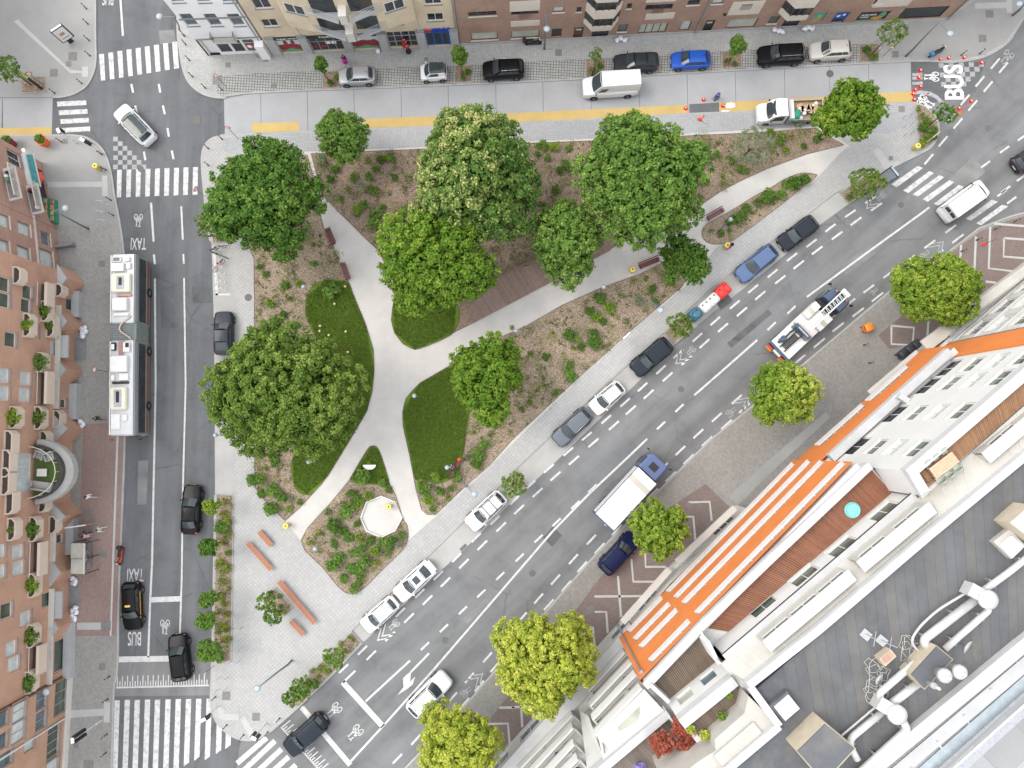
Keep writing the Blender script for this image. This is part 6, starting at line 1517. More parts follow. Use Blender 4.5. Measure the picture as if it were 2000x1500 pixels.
tree('wispy silver leaved shrub tree in the top bed', 1468, 286, 38, 46, 2.6, 1.8, L_PALE, .12, .45, group='young park trees', trunk=.08, rag=.5, dens=.4)
GS = 'street trees on the avenue pavement'
tree('wide flat crowned street tree beside the orange bin', 1832, 563, 97, 64, 6.0, 2.4, L_LIME, .26, .8, group=GS, rag=.45, trunk=.2)
tree('street tree with sunlit half painted yellow in the middle of the grey pavement', 1533, 770, 64, 66, 6.0, 2.6, L_LIME, .28, .75, group=GS, rag=.4, trunk=.2, sunlit_tint=(.7, 0, .5))  # sunlight on the right half is put into the leaf tint
tree('street tree beside the parked navy car', 1288, 1036, 62, 54, 6.5, 2.6, L_LIME, .28, .75, group=GS, rag=.35, trunk=.2)
tree('tall yellow green street tree beside the white balconies', 1065, 1285, 97, 99, 7.5, 3.6, L_YEL, .27, .95, group=GS, rag=.35, trunk=.3)
tree('yellow green street tree at the bottom edge', 898, 1454, 80, 78, 6.5, 3.3, L_YEL, .27, .95, group=GS, rag=.35, trunk=.3)
GB = 'small trees in kerbside planters'
for lab, x, y, r0, zc, m in (('small round tree between two parked cars by the white estate', 1002, 946, 25, 2.4, L_MID), ('small round tree beside the recycling containers', 1329, 637, 25, 2.4, L_OLIVE), ('small loose tree beside the dark advertising panel', 1689, 358, 34, 3.0, L_OLIVE), ('small bushy tree in the planter by the parked bicycles', 411, 439, 26, 3.2, L_OLIVE), ('small dark tree beside the fresh BUS lettering', 1845, 223, 21, 3.2, L_DARK), ('small tree leaning over the advertising board at the top left corner', 17, 134, 26, 3.4, L_DARK)):
 tree(lab, x, y, r0, r0, zc, r0 * .04, m, .26, .42, group=GB, trunk=.07, rag=.6, dens=.6, name='small_tree', nlimb=5, stakes=True)
GT = 'young trees in the parking row of the top street'
for lab, x, y, rx, ry, m, d in (('first young street tree of the parking row, nearest the white house', 628, 128, 13, 18, L_DARK, .9), ('young street tree right of the tiny white car', 897, 112, 16, 20, L_MID, .8), ('sparse young street tree behind the white van', 1164, 110, 11, 18, L_OLIVE, .5), ('young street tree with a yellow tie right of the blue car', 1440, 89, 16, 22, L_MID, .7), ('sparse leaning young tree at the right end of the parking row', 1742, 66, 30, 26, L_OLIVE, .35)):
 tree(lab, x, y, rx, ry, 4.0, 1.2, m, .17, .34, group=GT, trunk=.05, rag=.5, dens=d, name='young_tree', nlimb=4, stakes=True)
GL = 'young trees in the long planter beside the left street'
for lab, x, y, r0, m in (('topmost young tree of the long left planter', 411, 991, 17, L_LIME), ('dark young tree, second from the top in the long left planter', 407, 1068, 20, L_DARK), ('young tree in the middle of the long left planter', 407, 1170, 19, L_MID), ('young tree, second from the bottom in the long left planter', 404, 1212, 20, L_MID), ('broad young tree at the bottom end of the long left planter', 410, 1270, 25, L_MID)):
 tree(lab, x, y, r0, r0 * .9, 3.0, .9, m, .22, .36, group=GL, trunk=.05, rag=.6, dens=.65, name='young_tree', nlimb=4, stakes=True)
GQ = 'small trees in the plaza planters'
for lab, x, y, r0, m in (('light green small tree in the square plaza planter', 519, 1176, 18, L_MID), ('dark small tree in the square plaza planter', 536, 1203, 18, L_DARK), ('airy small tree high up in the avenue side planter strip', 655, 1281, 21, L_MID), ('small tree near the lower end of the avenue side planter strip', 592, 1345, 20, L_MID), ('small dark tree at the lower tip of the avenue side planter strip', 568, 1361, 16, L_DARK)):
 tree(lab, x, y, r0, r0, 2.4, .9, m, .26, .36, group=GQ, trunk=.05, rag=.7, dens=.55, name='small_tree', nlimb=4)
for k, (x, y, r0) in enumerate(((1335, 1418, 24), (1292, 1452, 26), (1340, 1450, 24))):
 tree(('red maple spilling over the terrace divider', 'red maple nearest the blue table on the grey terrace', 'red maple in the corner of the grey terrace')[k], x, y, r0, r0 * .8, 18.0, .9, L_RED, .16, .4, group='red maples on the roof terrace', trunk=.05, rag=.5, name='maple', tz=16.0, nlimb=4)
SH = {}
def shrub_protos():
 for nm, m, leaf, dens in (('g', L_MID, .16, .8), ('d', L_DARK, .15, .9), ('l', L_LIME, .15, .7), ('o', L_OLIVE, .14, .6), ('y', L_FLOW, .12, .5), ('p', L_PALE, .12, .5)):
  for v in range(2):
   r_ = np.random.default_rng(900 + v * 17 + ord(nm)); C, N, T = crown_points(r_, .5, .5, .45, 16, int(30 * dens), .2, .3, .3, .5)
   C[:, 2] += .42; SH[nm, v] = leaf_mesh('shrub_foliage', C, N, leaf * .75, T, m, 900 + v)
shrub_protos()
_stem = MB();
for a in range(4): _stem.tube([(0, 0, 0), (.12 * math.cos(a * 1.6), .12 * math.sin(a * 1.6), .3)], .012, 4)
STEM = _stem.mesh('stem', M_BARK)
SRNG = random.Random(21)
def shrub(x, y, d, kind, label, group, z=BZ):
 s_ = d * .86 / 19.3; p = P(x, y, z + s_ * .4)
 t = tag(empty('shrub', (p.x, p.y, z), SRNG.uniform(0, 6.3)), label, 'shrub', group); t.scale = (s_ * SRNG.uniform(.85, 1.5), s_ * SRNG.uniform(.85, 1.3), s_ * SRNG.uniform(.55, 1.05))
 link('foliage', SH[kind, SRNG.randrange(2)], t); link('stem', STEM, t)
KN = {'g': 'mid green', 'd': 'dark green', 'l': 'lime green', 'o': 'olive', 'y': 'yellow flowered', 'p': 'silvery'}
def shrubs(where, group, lst):
 for x, y, d, k in lst: shrub(x, y, d, k, '%s shrub in %s' % (KN[k], where), '%s shrubs in %s' % (KN[k], where))
shrubs('the lower triangular bed', '', [(708, 933, 34, 'g'), (745, 944, 18, 'g'), (685, 962, 20, 'd'), (694, 975, 24, 'd'), (718, 968, 26, 'l'), (702, 985, 20, 'l'), (678, 997, 30, 'g'), (698, 1022, 18, 'd'), (652, 1028, 36, 'd'), (672, 1038, 20, 'd'), (678, 1050, 24, 'd'), (702, 1049, 22, 'l'), (722, 1055, 18, 'd'), (652, 1062, 18, 'd'), (707, 1070, 20, 'd'), (690, 1080, 20, 'g'), (732, 1075, 22, 'l'), (748, 1060, 18, 'g'), (765, 1055, 24, 'd'), (778, 1062, 22, 'p'), (662, 1090, 30, 'g'), (650, 1105, 28, 'g'), (690, 1112, 28, 'd'), (712, 1096, 26, 'g'), (705, 1118, 20, 'g'), (735, 1098, 18, 'y'), (760, 1075, 16, 'g'), (670, 1130, 22, 'g'), (700, 1140, 22, 'd'), (622, 1042, 18, 'y'), (607, 1060, 16, 'y'), (640, 1000, 16, 'o'), (758, 955, 18, 'd'), (785, 1045, 18, 'g'), (720, 905, 12, 'l'), (692, 1150, 18, 'g')])
shrubs('the bed below the largest park tree', '', [(535, 903, 26, 'd'), (508, 935, 26, 'g'), (532, 957, 22, 'g'), (548, 970, 24, 'd'), (530, 992, 28, 'd'), (566, 975, 18, 'p'), (585, 980, 16, 'g'), (563, 995, 16, 'l'), (510, 965, 18, 'd'), (493, 936, 24, 'd'), (520, 915, 14, 'y')])
shrubs('the left bed along the street', '', [(529, 592, 24, 'l'), (556, 500, 14, 'g'), (613, 515, 14, 'g'), (519, 535, 16, 'd'), (507, 520, 14, 'd'), (556, 558, 18, 'd'), (583, 553, 18, 'l'), (566, 583, 12, 'g'), (553, 615, 16, 'd'), (646, 568, 34, 'g'), (540, 470, 20, 'o'), (580, 480, 18, 'l'), (515, 640, 22, 'g'), (530, 660, 20, 'd'), (612, 478, 14, 'l'), (615, 360, 22, 'g'), (510, 470, 24, 'g')])
shrubs('the top bed left of the cream sided tree', '', [(745, 312, 22, 'd'), (735, 330, 18, 'd'), (720, 345, 20, 'g'), (756, 308, 18, 'l'), (655, 330, 20, 'd'), (690, 345, 24, 'g'), (705, 365, 22, 'p'), (625, 310, 26, 'p'), (710, 400, 18, 'g'), (698, 410, 24, 'l'), (728, 370, 26, 'o'), (733, 428, 30, 'g'), (665, 388, 14, 'g'), (645, 350, 16, 'd'), (685, 300, 16, 'l'), (765, 310, 18, 'g'), (770, 345, 18, 'd'), (720, 315, 18, 'y'), (680, 370, 16, 'y'), (748, 405, 16, 'o'), (660, 300, 20, 'g')])
shrubs('the top bed beside the deck trees', '', [(1057, 280, 18, 'g'), (1080, 285, 26, 'l'), (1063, 288, 14, 'l'), (1105, 322, 24, 'd'), (1092, 332, 16, 'd'), (1085, 370, 24, 'o'), (1070, 310, 14, 'g'), (1050, 300, 14, 'd'), (1060, 400, 20, 'o'), (1110, 290, 16, 'g'), (1095, 395, 18, 'd')])
shrubs('the top bed near the silver leaved tree', '', [(1383, 310, 26, 'o'), (1400, 300, 16, 'g'), (1430, 312, 20, 'g'), (1412, 345, 12, 'y'), (1525, 270, 30, 'o'), (1510, 290, 18, 'l'), (1535, 293, 22, 'l'), (1570, 285, 18, 'd'), (1560, 240, 26, 'p'), (1505, 258, 20, 'l'), (1450, 330, 16, 'g'), (1380, 355, 14, 'o'), (1545, 265, 16, 'y'), (1595, 270, 20, 'd')])
shrubs('the wide bed beside the avenue pavement', '', [(1171, 580, 26, 'd'), (1190, 600, 28, 'l'), (1152, 607, 24, 'd'), (1165, 620, 22, 'l'), (1178, 627, 18, 'd'), (1112, 655, 26, 'd'), (1128, 660, 18, 'l'), (1134, 678, 16, 'd'), (1161, 668, 34, 'd'), (1160, 650, 22, 'd'), (1067, 697, 18, 'd'), (1112, 714, 18, 'd'), (1115, 733, 24, 'g'), (1274, 565, 20, 'd'), (1247, 587, 22, 'p'), (1280, 588, 14, 'd'), (1314, 556, 12, 'y'), (1120, 680, 14, 'y'), (1080, 650, 10, 'y'), (1260, 545, 12, 'l'), (1220, 580, 12, 'y'), (1036, 690, 10, 'o'), (935, 890, 28, 'g'), (945, 870, 22, 'g'), (930, 905, 24, 'd'), (925, 845, 12, 'l'), (1035, 785, 14, 'o'), (1085, 768, 16, 'o'), (1020, 800, 14, 'g'), (955, 850, 12, 'y'), (968, 832, 14, 'd'), (1052, 760, 12, 'l'), (1000, 640, 10, 'y')])
shrubs('the bed tip below the big lawn', '', [(826, 955, 26, 'g'), (835, 978, 32, 'l'), (859, 958, 20, 'd'), (852, 932, 20, 'l'), (875, 973, 16, 'y'), (893, 930, 22, 'g'), (822, 940, 16, 'l'), (845, 995, 18, 'g'), (880, 955, 14, 'o')])
shrubs('the narrow bed with the lone bench', '', [(1447, 422, 32, 'd'), (1458, 405, 20, 'd'), (1425, 435, 20, 'd'), (1500, 385, 36, 'd'), (1528, 378, 26, 'g'), (1550, 358, 34, 'd'), (1570, 350, 26, 'd'), (1480, 395, 16, 'o'), (1410, 455, 16, 'o'), (1535, 360, 18, 'g'), (1470, 415, 12, 'y'), (1425, 450, 12, 'd')])
shrubs('the kerbside planter at the right tip', '', [(1800, 225, 18, 'y'), (1812, 235, 20, 'o'), (1805, 248, 22, 'd'), (1820, 255, 20, 'g'), (1812, 270, 20, 'g'), (1803, 278, 18, 'l'), (1795, 212, 14, 'y'), (1825, 268, 14, 'd')])
shrubs('the long left planter', '', [(440, 980, 18, 'y'), (437, 1005, 18, 'y'), (445, 1020, 20, 'l'), (433, 1030, 26, 'g'), (446, 1045, 18, 'y'), (437, 1060, 18, 'y'), (430, 1100, 18, 'y'), (442, 1110, 20, 'y'), (436, 1135, 22, 'y'), (445, 1150, 14, 'y'), (430, 1165, 18, 'l'), (440, 1180, 14, 'y'), (445, 1200, 16, 'y'), (432, 1225, 20, 'y'), (440, 1250, 18, 'y'), (430, 1285, 22, 'g'), (446, 1080, 16, 'o'), (442, 1230, 14, 'o')])
shrubs('the avenue side planter strip', '', [(683, 1245, 12, 'y'), (665, 1258, 14, 'y'), (675, 1272, 12, 'y'), (640, 1290, 16, 'y'), (625, 1305, 16, 'y'), (638, 1310, 18, 'l'), (610, 1310, 14, 'y'), (615, 1335, 18, 'd'), (600, 1335, 20, 'd'), (580, 1350, 16, 'd'), (622, 1322, 12, 'y'), (655, 1300, 14, 'o'), (690, 1250, 10, 'o')])
shrubs('the square plaza planter', '', [(528, 1158, 14, 'd'), (545, 1165, 14, 'o'), (556, 1195, 14, 'y'), (548, 1185, 12, 'o'), (562, 1185, 10, 'y')])
shrubs('the tree pits of the parking row', '', [(645, 160, 16, 'd'), (657, 150, 14, 'o'), (912, 140, 18, 'd'), (905, 152, 14, 'o'), (1160, 138, 18, 'o'), (1172, 128, 14, 'd'), (1422, 118, 18, 'd'), (1436, 124, 14, 'o'), (1692, 97, 18, 'd'), (1705, 110, 18, 'o')])
shrubs('the planter by the parked bicycles', '', [(432, 440, 20, 'o'), (428, 460, 18, 'd'), (440, 425, 16, 'g')])
shrubs('the planter by the dark advertising panel', '', [(1660, 385, 16, 'o'), (1675, 372, 18, 'd'), (1700, 350, 16, 'o')])
for k, (p, r0, root) in enumerate(VBUSH):
 r_ = np.random.default_rng(700 + k); C, N, T = crown_points(r_, r0, r0, r0 * .7, 18, 26, r0 * .4, .3, .3, .4); C += np.array(p)
 link('bush', leaf_mesh('bush', C, N, .14, T, (L_MID, L_LIME, L_OLIVE)[k % 3], 700 + k), root)
for k, (x, y, z, r0, m) in enumerate(((1419, 1354, 19.0, .3, L_LIME), (1407, 1393, 19.0, .4, L_OLIVE), (1374, 1429, 19.0, .45, L_YEL), (1346, 1420, 19.0, .35, L_YEL), (1248, 1492, 16.0, .42, leafmat('leaf_lavender', [(0, (.16, .10, .35)), (1, (.42, .36, .62))])))):
 p = P(x, y, z); t = tag(empty('potted_plant', p), ('lime potted plant on the far end of the dark upper deck', 'loose potted plant against the glazing of the dark upper deck', 'yellow potted plant in the corner of the dark upper deck', 'yellow potted plant beside the red maples', 'lavender pot on the grey terrace')[k], 'potted plant', 'terrace pot plants')
 mb = MB(); mb.lathe((0, 0, 0), [(r0 * .4, 0), (r0 * .55, r0 * .8), (r0 * .45, r0 * .8)], 12); mb.build('pot', M_OLDB, t, True)
 r_ = np.random.default_rng(800 + k); C, N, T = crown_points(r_, r0, r0, r0 * .8, 12, 24, r0 * .4, .3, .3, .4); C[:, 2] += r0 * 1.3; link('foliage', leaf_mesh('foliage', C, N, .12, T, m, 800 + k), t)
def inside(poly, x, y):
 c = False; j = len(poly) - 1
 for i in range(len(poly)):
  if (poly[i][1] > y) != (poly[j][1] > y) and x < (poly[j][0] - poly[i][0]) * (y - poly[i][1]) / (poly[j][1] - poly[i][1]) + poly[i][0]: c = not c
  j = i
 return c
WB = [[(500, 480), (625, 440), (690, 545), (600, 560), (590, 640), (500, 950)], [(500, 880), (570, 890), (590, 970), (557, 1010), (500, 950)], [(615, 305), (1590, 253), (1500, 325), (1410, 370), (1192, 470), (960, 540), (880, 500), (745, 488), (632, 380)], [(925, 700), (1000, 655), (1290, 520), (1330, 555), (1120, 742), (910, 940), (850, 1000), (818, 950), (905, 900), (920, 800)], [(1375, 455), (1590, 343), (1420, 470)], [(690, 950), (760, 952), (700, 985), (706, 1040), (745, 1053), (790, 1020), (790, 1060), (690, 1155), (595, 1056)], [(425, 970), (454, 970), (450, 1288), (420, 1288)], [(690, 1236), (703, 1255), (584, 1376), (560, 1372)]]
wc, wn, wt = [], [], []
wr = random.Random(5)
for poly in WB:
 xs, ys = [p[0] for p in poly], [p[1] for p in poly]
 n = int((max(xs) - min(xs)) * (max(ys) - min(ys)) / 170)
 for _ in range(n):
  x, y = wr.uniform(min(xs), max(xs)), wr.uniform(min(ys), max(ys))
  if not inside(poly, x, y): continue
  p = P(x, y, BZ); s_ = wr.choice((.12, .2, .3, .42)); tn = wr.random()
  for _k in range(int(14 * s_ / .2)):
   wc.append((p.x + wr.gauss(0, s_ * .6), p.y + wr.gauss(0, s_ * .6), BZ + wr.uniform(.02, s_ * .7))); wn.append((wr.gauss(0, .4), wr.gauss(0, .4), 1)); wt.append(tn + wr.gauss(0, .15))
gc = link('ground_cover', leaf_mesh('ground_cover', np.array(wc), np.array(wn), .085, np.array(wt), L_WEED, 77)); tag(gc, 'low weeds and seedlings scattered over the mulch beds', 'ground cover', kind='stuff')
gc_, gn_ = [], []
LW = [[(680, 551), (635, 547), (600, 580), (597, 615), (640, 700), (640, 760), (571, 898), (574, 945), (598, 966), (640, 929), (716, 802), (730, 725), (714, 636)], [(886, 649), (811, 682), (771, 650), (768, 594), (840, 560), (890, 590)], [(820, 749), (880, 716), (918, 770), (906, 880), (882, 935), (832, 938), (811, 936), (787, 805)], [(727, 872), (684, 936), (735, 946), (760, 946), (740, 881)]]
for poly in LW:
 xs, ys = [p[0] for p in poly], [p[1] for p in poly]
 for _ in range(int((max(xs) - min(xs)) * (max(ys) - min(ys)) * 1.1)):
  x, y = wr.uniform(min(xs), max(xs)), wr.uniform(min(ys), max(ys))
  if inside(poly, x, y):
   p = P(x, y, BZ + .03); gc_.append((p.x, p.y, BZ + .03 + wr.uniform(0, .05))); gn_.append((wr.gauss(0, .9), wr.gauss(0, .9), .8))
L_GRASS = leafmat('leaf_grass', [(0, (.072, .13, .018)), (.5, (.12, .195, .028)), (.85, (.175, .24, .045)), (1, (.26, .27, .09))])
gg = link('grass_tufts', leaf_mesh('grass_tufts', np.array(gc_), np.array(gn_), .10, np.array([wr.gauss(.5, .2) for _ in gc_]), L_GRASS, 78, 2.2)); tag(gg, 'blades and tufts of grass over the lawns', 'grass', kind='stuff')
# ================================================================== vehicles
def carpaint(name, col, metal=.0):
 if name in MATS: return MATS[name]
 m = mat(name, col, .32, metal, var=.03, scale=2, coat=.06 if max(col) < .1 else .2, obj=True, spec=.14 if max(col) < .1 else .3)
 return m
CP = {'white': carpaint('paint_white', (.64, .65, .66)), 'silver': carpaint('paint_silver', (.42, .43, .45), .5), 'black': carpaint('paint_black', (.006, .006, .007)), 'anthracite': carpaint('paint_anthracite', (.035, .038, .045), .3), 'blue': carpaint('paint_blue', (.015, .085, .42), .1), 'steelblue': carpaint('paint_steel_blue', (.085, .135, .25), .3), 'navy': carpaint('paint_navy', (.008, .012, .05), .1), 'sand': carpaint('paint_sand', (.50, .48, .45), .2), 'greyblue': carpaint('paint_grey_blue', (.12, .135, .16), .4), 'slate': carpaint('paint_slate', (.022, .027, .036), .3)}
V_GLASS = glass('car_glass', (.035, .045, .05), .03); V_TYRE = mat('tyre_rubber', (.012, .012, .012), .85, var=.2, scale=8); V_RIM = mat('alloy_rim', (.38, .38, .40), .35, .7, var=.1); V_TRIM = mat('black_trim', (.012, .012, .013), .6, var=.1); V_HEAD = mat('headlamp', (.60, .62, .66), .12, var=.1, coat=1); V_TAIL = mat('tail_lamp', (.36, .008, .012), .2, var=.1, coat=1); V_PLATE = mat('number_plate', (.65, .65, .62), .5, var=.03); V_CHR = mat('chrome_trim', (.5, .5, .5), .2, .9, var=.05); V_SEAT = mat('dash', (.02, .02, .022), .8)
WHEELS = {}
def wheel_mesh(r_, wd):
 k = (round(r_, 2), round(wd, 2))
 if k not in WHEELS:
  ty = MB(); ty.lathe((0, 0, 0), [(r_ * .62, -wd / 2), (r_ * .95, -wd / 2), (r_, -wd * .3), (r_, wd * .3), (r_ * .95, wd / 2), (r_ * .62, wd / 2)], 20, axis='y')
  ri = MB(); ri.lathe((0, 0, 0), [(r_ * .6, -wd * .42), (r_ * .6, wd * .46), (r_ * .5, wd * .36), (r_ * .14, wd * .40)], 16, axis='y')
  for s_ in range(5):
   a = s_ * 2 * math.pi / 5; ri.bar((0, wd * .42, 0), (math.cos(a) * r_ * .56, wd * .43, math.sin(a) * r_ * .56), .07, .04)
  WHEELS[k] = ty.mesh('tyre', V_TYRE, True), ri.mesh('rim', V_RIM, False)
 return WHEELS[k]
def add_wheel(t, x, y, r_, wd):
 ty, ri = wheel_mesh(r_, wd); o = link('wheel', ty, t); o.location = (x, y, r_); rm = link('rim', ri, o)
 if y < 0: o.rotation_euler = (0, 0, math.pi)
CAR = {  # L, W, H, belt front/rear, hood share, windscreen base, roof front, roof rear, rear glass base (as share of half length), rear deck height
 'hatch': dict(L=4.05, W=1.75, H=1.47, zf=.98, zr=1.02, xf=.50, rf=.14, rr=-.68, xr=-.90, zh=.72, zt=1.00),
 'suv': dict(L=4.45, W=1.85, H=1.64, zf=1.08, zr=1.12, xf=.48, rf=.16, rr=-.72, xr=-.92, zh=.86, zt=1.10),
 'bigsuv': dict(L=4.85, W=1.95, H=1.72, zf=1.12, zr=1.16, xf=.48, rf=.18, rr=-.76, xr=-.93, zh=.92, zt=1.14),
 'sedan': dict(L=4.7, W=1.83, H=1.44, zf=.96, zr=1.02, xf=.44, rf=.10, rr=-.42, xr=-.74, zh=.72, zt=1.00),
 'estate': dict(L=4.7, W=1.83, H=1.48, zf=.97, zr=1.02, xf=.46, rf=.14, rr=-.74, xr=-.92, zh=.72, zt=1.00),
 'coupe': dict(L=4.7, W=1.88, H=1.46, zf=.98, zr=1.06, xf=.44, rf=.08, rr=-.42, xr=-.90, zh=.76, zt=1.06),
 'mini': dict(L=2.75, W=1.66, H=1.55, zf=.98, zr=1.02, xf=.62, rf=.24, rr=-.78, xr=-.94, zh=.80, zt=1.0),
 'van': dict(L=5.75, W=2.05, H=2.55, zf=1.25, zr=1.25, xf=.66, rf=.38, rr=-.985, xr=-.995, zh=1.02, zt=1.25),
}
def car(label, x, y, fx, fy, kind, paint_, L=None, roof=None, rails=False, bars=False, sunroof=False, cat='car', group='cars', stripe=None, light=None, van=False, rear_win=True, sides=True, name='car', zg=.02, W=None):
 d = dict(CAR[kind]);
 if L: d['L'] = L
 if W: d['W'] = W
 p = P(x, y, d['H'] * .55); q = P(fx, fy, d['H'] * .55); h = math.atan2(q.y - p.y, q.x - p.x)
 t = tag(empty(name, (p.x, p.y, zg), h), label, cat, group)
 pm = CP[paint_]; hl, hw = d['L'] / 2, d['W'] / 2; wr_ = .36 if kind in ('van', 'bigsuv') else (.33 if kind != 'mini' else .29)
 zf, zr, zh, zt = d['zf'], d['zr'], d['zh'], d['zt']; xf, xr = d['xf'], d['xr']
 T = [-1, -.985, -.95, -.88, -.78, -.6, -.4, -.2, 0, .2, .4, .55, .68, .80, .89, .95, .985, 1]
 def wf(t_):
  a = abs(t_); s_ = 1.0
  if a > .6: s_ = 1 - .10 * ((a - .6) / .4) ** 1.6
  if a > .88: s_ -= (.20 if kind != 'van' else .10) * ((a - .88) / .12) ** 2.2
  return s_
 def ztop(t_):
  if t_ > xf: k = (t_ - xf) / (1 - xf); return zf + (zh - zf) * k ** 1.25 - (.16 if k > .97 else 0) * 1.0
  if t_ > xr: k = (t_ - xr) / (xf - xr); return zr + (zf - zr) * k
  k = (xr - t_) / (xr + 1); return zr + (zt - .10 - zr) * k
 rings = []
 for t_ in T:
  w_ = hw * wf(t_); z1 = ztop(t_); zb = .24 + (.10 if abs(t_) > .9 else 0); e = .0 if abs(t_) < .97 else .10
  half = [(w_ * .90, zb), (w_ * .985, zb + .10), (w_, .42 + e), (w_ * .995, z1 * .72), (w_ * .975, z1 - .10), (w_ * .91, z1 - .015), (w_ * .6, z1 + .02), (0, z1 + .032)]
  ring = [(t_ * hl, yy, zz) for yy, zz in half] + [(t_ * hl, -yy, zz) for yy, zz in reversed(half[:-1])]
  rings.append(ring)
 mb = MB(); mb.loft(rings)
 for sx in (-1, 1):
  for sy in (-1, 1): mb.lathe((sx * hl * .61, sy * hw * wf(.61) * .955, wr_ + .03), [(wr_ * 1.13, -.03), (wr_ * 1.13, .085 * 1.0)] if sy > 0 else [(wr_ * 1.13, -.085), (wr_ * 1.13, .03)], 18, mi=1, axis='y')
 mb.box((hl * .97, 0, .40), (.14, hw * 1.3, .16), mi=1); mb.box((-hl * .97, 0, .38), (.14, hw * 1.3, .16), mi=1)
 body = mb.build('body', [pm, V_TRIM], t, True)
 Hh = d['H']; wb, wr2 = hw * .90, hw * (.72 if kind != 'van' else .80); rf, rr = d['rf'], d['rr']
 fb = lambda yy, k=1: (xf * hl + .06, yy, zf)
 A = [Vector((xf * hl - .05, -wb * .93, zf - .02)), Vector((xf * hl - .05, wb * .93, zf - .02)), Vector((rf * hl, wr2, Hh - .07)), Vector((rf * hl, -wr2, Hh - .07))]
 B = [Vector((xr * hl, -wb * .92, zr - .02)), Vector((xr * hl, wb * .92, zr - .02)), Vector((rr * hl, wr2 * .95, Hh - .09)), Vector((rr * hl, -wr2 * .95, Hh - .09))]
 bw = lambda u, v: (.16 * (1 - (2 * u - 1) ** 2) * (1 - .3 * v), 0, .06 * v * (1 - (2 * u - 1) ** 2))
 br = lambda u, v: (-.10 * (1 - (2 * u - 1) ** 2) * (1 - .3 * v) if kind != 'van' else 0, 0, .06 * v * (1 - (2 * u - 1) ** 2))
 bs = lambda sgn: (lambda u, v: (0, sgn * .055 * math.sin(math.pi * v), 0))
 bt = lambda u, v: (0, 0, .07 * (1 - (2 * u - 1) ** 2) ** .8 * (.55 + .45 * math.sin(math.pi * min(1, max(0, v * .86 + .07)))))
 mb = MB()
 mb.patch(*A, 8, 5, bw); mb.patch(*B, 8, 5, br)
 mb.patch(B[1], A[1], A[2], B[2], 8, 4, bs(1)); mb.patch(B[0], A[0], A[3], B[3], 8, 4, bs(-1))
 mb.build('cabin', pm, t, True)
 mb = MB(); mb.patch(A[3] + Vector((.0, .0, .0)), A[2], B[2], B[3], 8, 6, bt); rfm = mb.build('roof', roof or pm, t, True)
 def inset(name, q, u0, u1, v0, v1, bul, off, m, nu=6, nv=4):
  q = [Vector(a) for a in q]; ip = lambda u, v: q[0] * (1 - u) * (1 - v) + q[1] * u * (1 - v) + q[2] * u * v + q[3] * (1 - u) * v
  mb = MB(); n0 = len(mb.v)
  for j in range(nv + 1):
   for i in range(nu + 1):
    u, v = u0 + (u1 - u0) * i / nu, v0 + (v1 - v0) * j / nv; pt = ip(u, v) + Vector(bul(u, v)) + Vector(off); mb.v.append(tuple(pt))
  for j in range(nv):
   for i in range(nu): a = j * (nu + 1) + i; mb.f.append((a, a + 1, a + nu + 2, a + nu + 1)); mb.m.append(0)
  return mb.build(name, m, t, True)
 ws = inset('windscreen', A, .05, .95, .06, .95, bw, (.022, 0, .020), V_GLASS)
 if kind != 'van':
  inset('rear_window', B, .08, .92, .22 if kind != 'sedan' else .10, .94, br, (-.02, 0, .018), V_GLASS)
 elif rear_win:
  for u0, u1 in ((.08, .47), (.53, .92)): inset('rear_window', B, u0, u1, .42, .82, br, (-.02, 0, .0), V_GLASS)
 for sgn, q in ((1, [B[1], A[1], A[2], B[2]]), (-1, [B[0], A[0], A[3], B[3]])):
  if kind == 'van': spans = ((.76, .93),)
  elif kind in ('estate', 'bigsuv', 'suv'): spans = ((.10, .32), (.345, .62), (.645, .93))
  elif kind == 'mini': spans = ((.40, .92),)
  else: spans = ((.14, .52), (.55, .92))
  for u0, u1 in spans: inset('side_window', q, u0, u1, .14 if kind != 'van' else .06, .88 if kind != 'van' else .62, bs(sgn), (0, sgn * .014, .006), V_GLASS, 4, 3)
 mb = MB(); nU, nV = 6, 6
 for j in range(nV + 1):
  for i in range(nU + 1):
   tt = xf + .05 + (.955 - xf - .05) * i / nU; yy = (-.80 + 1.6 * j / nV) * hw * wf(tt) * (.98 - .06 * i / nU); z1 = ztop(tt); a = abs(yy) / (hw * wf(tt)); zz = z1 + .032 - .012 * min(a / .6, 1) - (.035 * (a - .6) / .31 if a > .6 else 0)
   mb.v.append((tt * hl, yy, zz + .014))
 for j in range(nV):
  for i in range(nU): a = j * (nU + 1) + i; mb.f.append((a, a + 1, a + nU + 2, a + nU + 1)); mb.m.append(0)
 mb.build('bonnet', pm, t, True)
 for sy in (-1, 1):
  mb = MB(); mb.blob((hl * .925, sy * hw * .68, zh * .86), (.12, .19, .075), random.Random(1), 10, j=0); mb.build('headlight', V_HEAD, t, True)
  mb = MB(); mb.blob((-hl * .945, sy * hw * .74, zt * .86 if kind != 'van' else 1.1), (.09, .16, .10 if kind != 'van' else .22), random.Random(1), 10, j=0); mb.build('tail_light', V_TAIL, t, True)
  mx = (xf * .86) * hl
  mb = MB(); mb.blob((mx, sy * (hw * .93 + .10), zf + .06), (.075, .11, .07), random.Random(1), 8, j=0); mb.bar((mx, sy * hw * .84, zf), (mx, sy * (hw * .93 + .04), zf + .03), .05, .04); mb.build('wing_mirror', pm if kind != 'van' else V_TRIM, t, True)
  for sx in (.61, -.61): add_wheel(t, sx * hl, sy * (hw * wf(.61) - .055), wr_, .2)
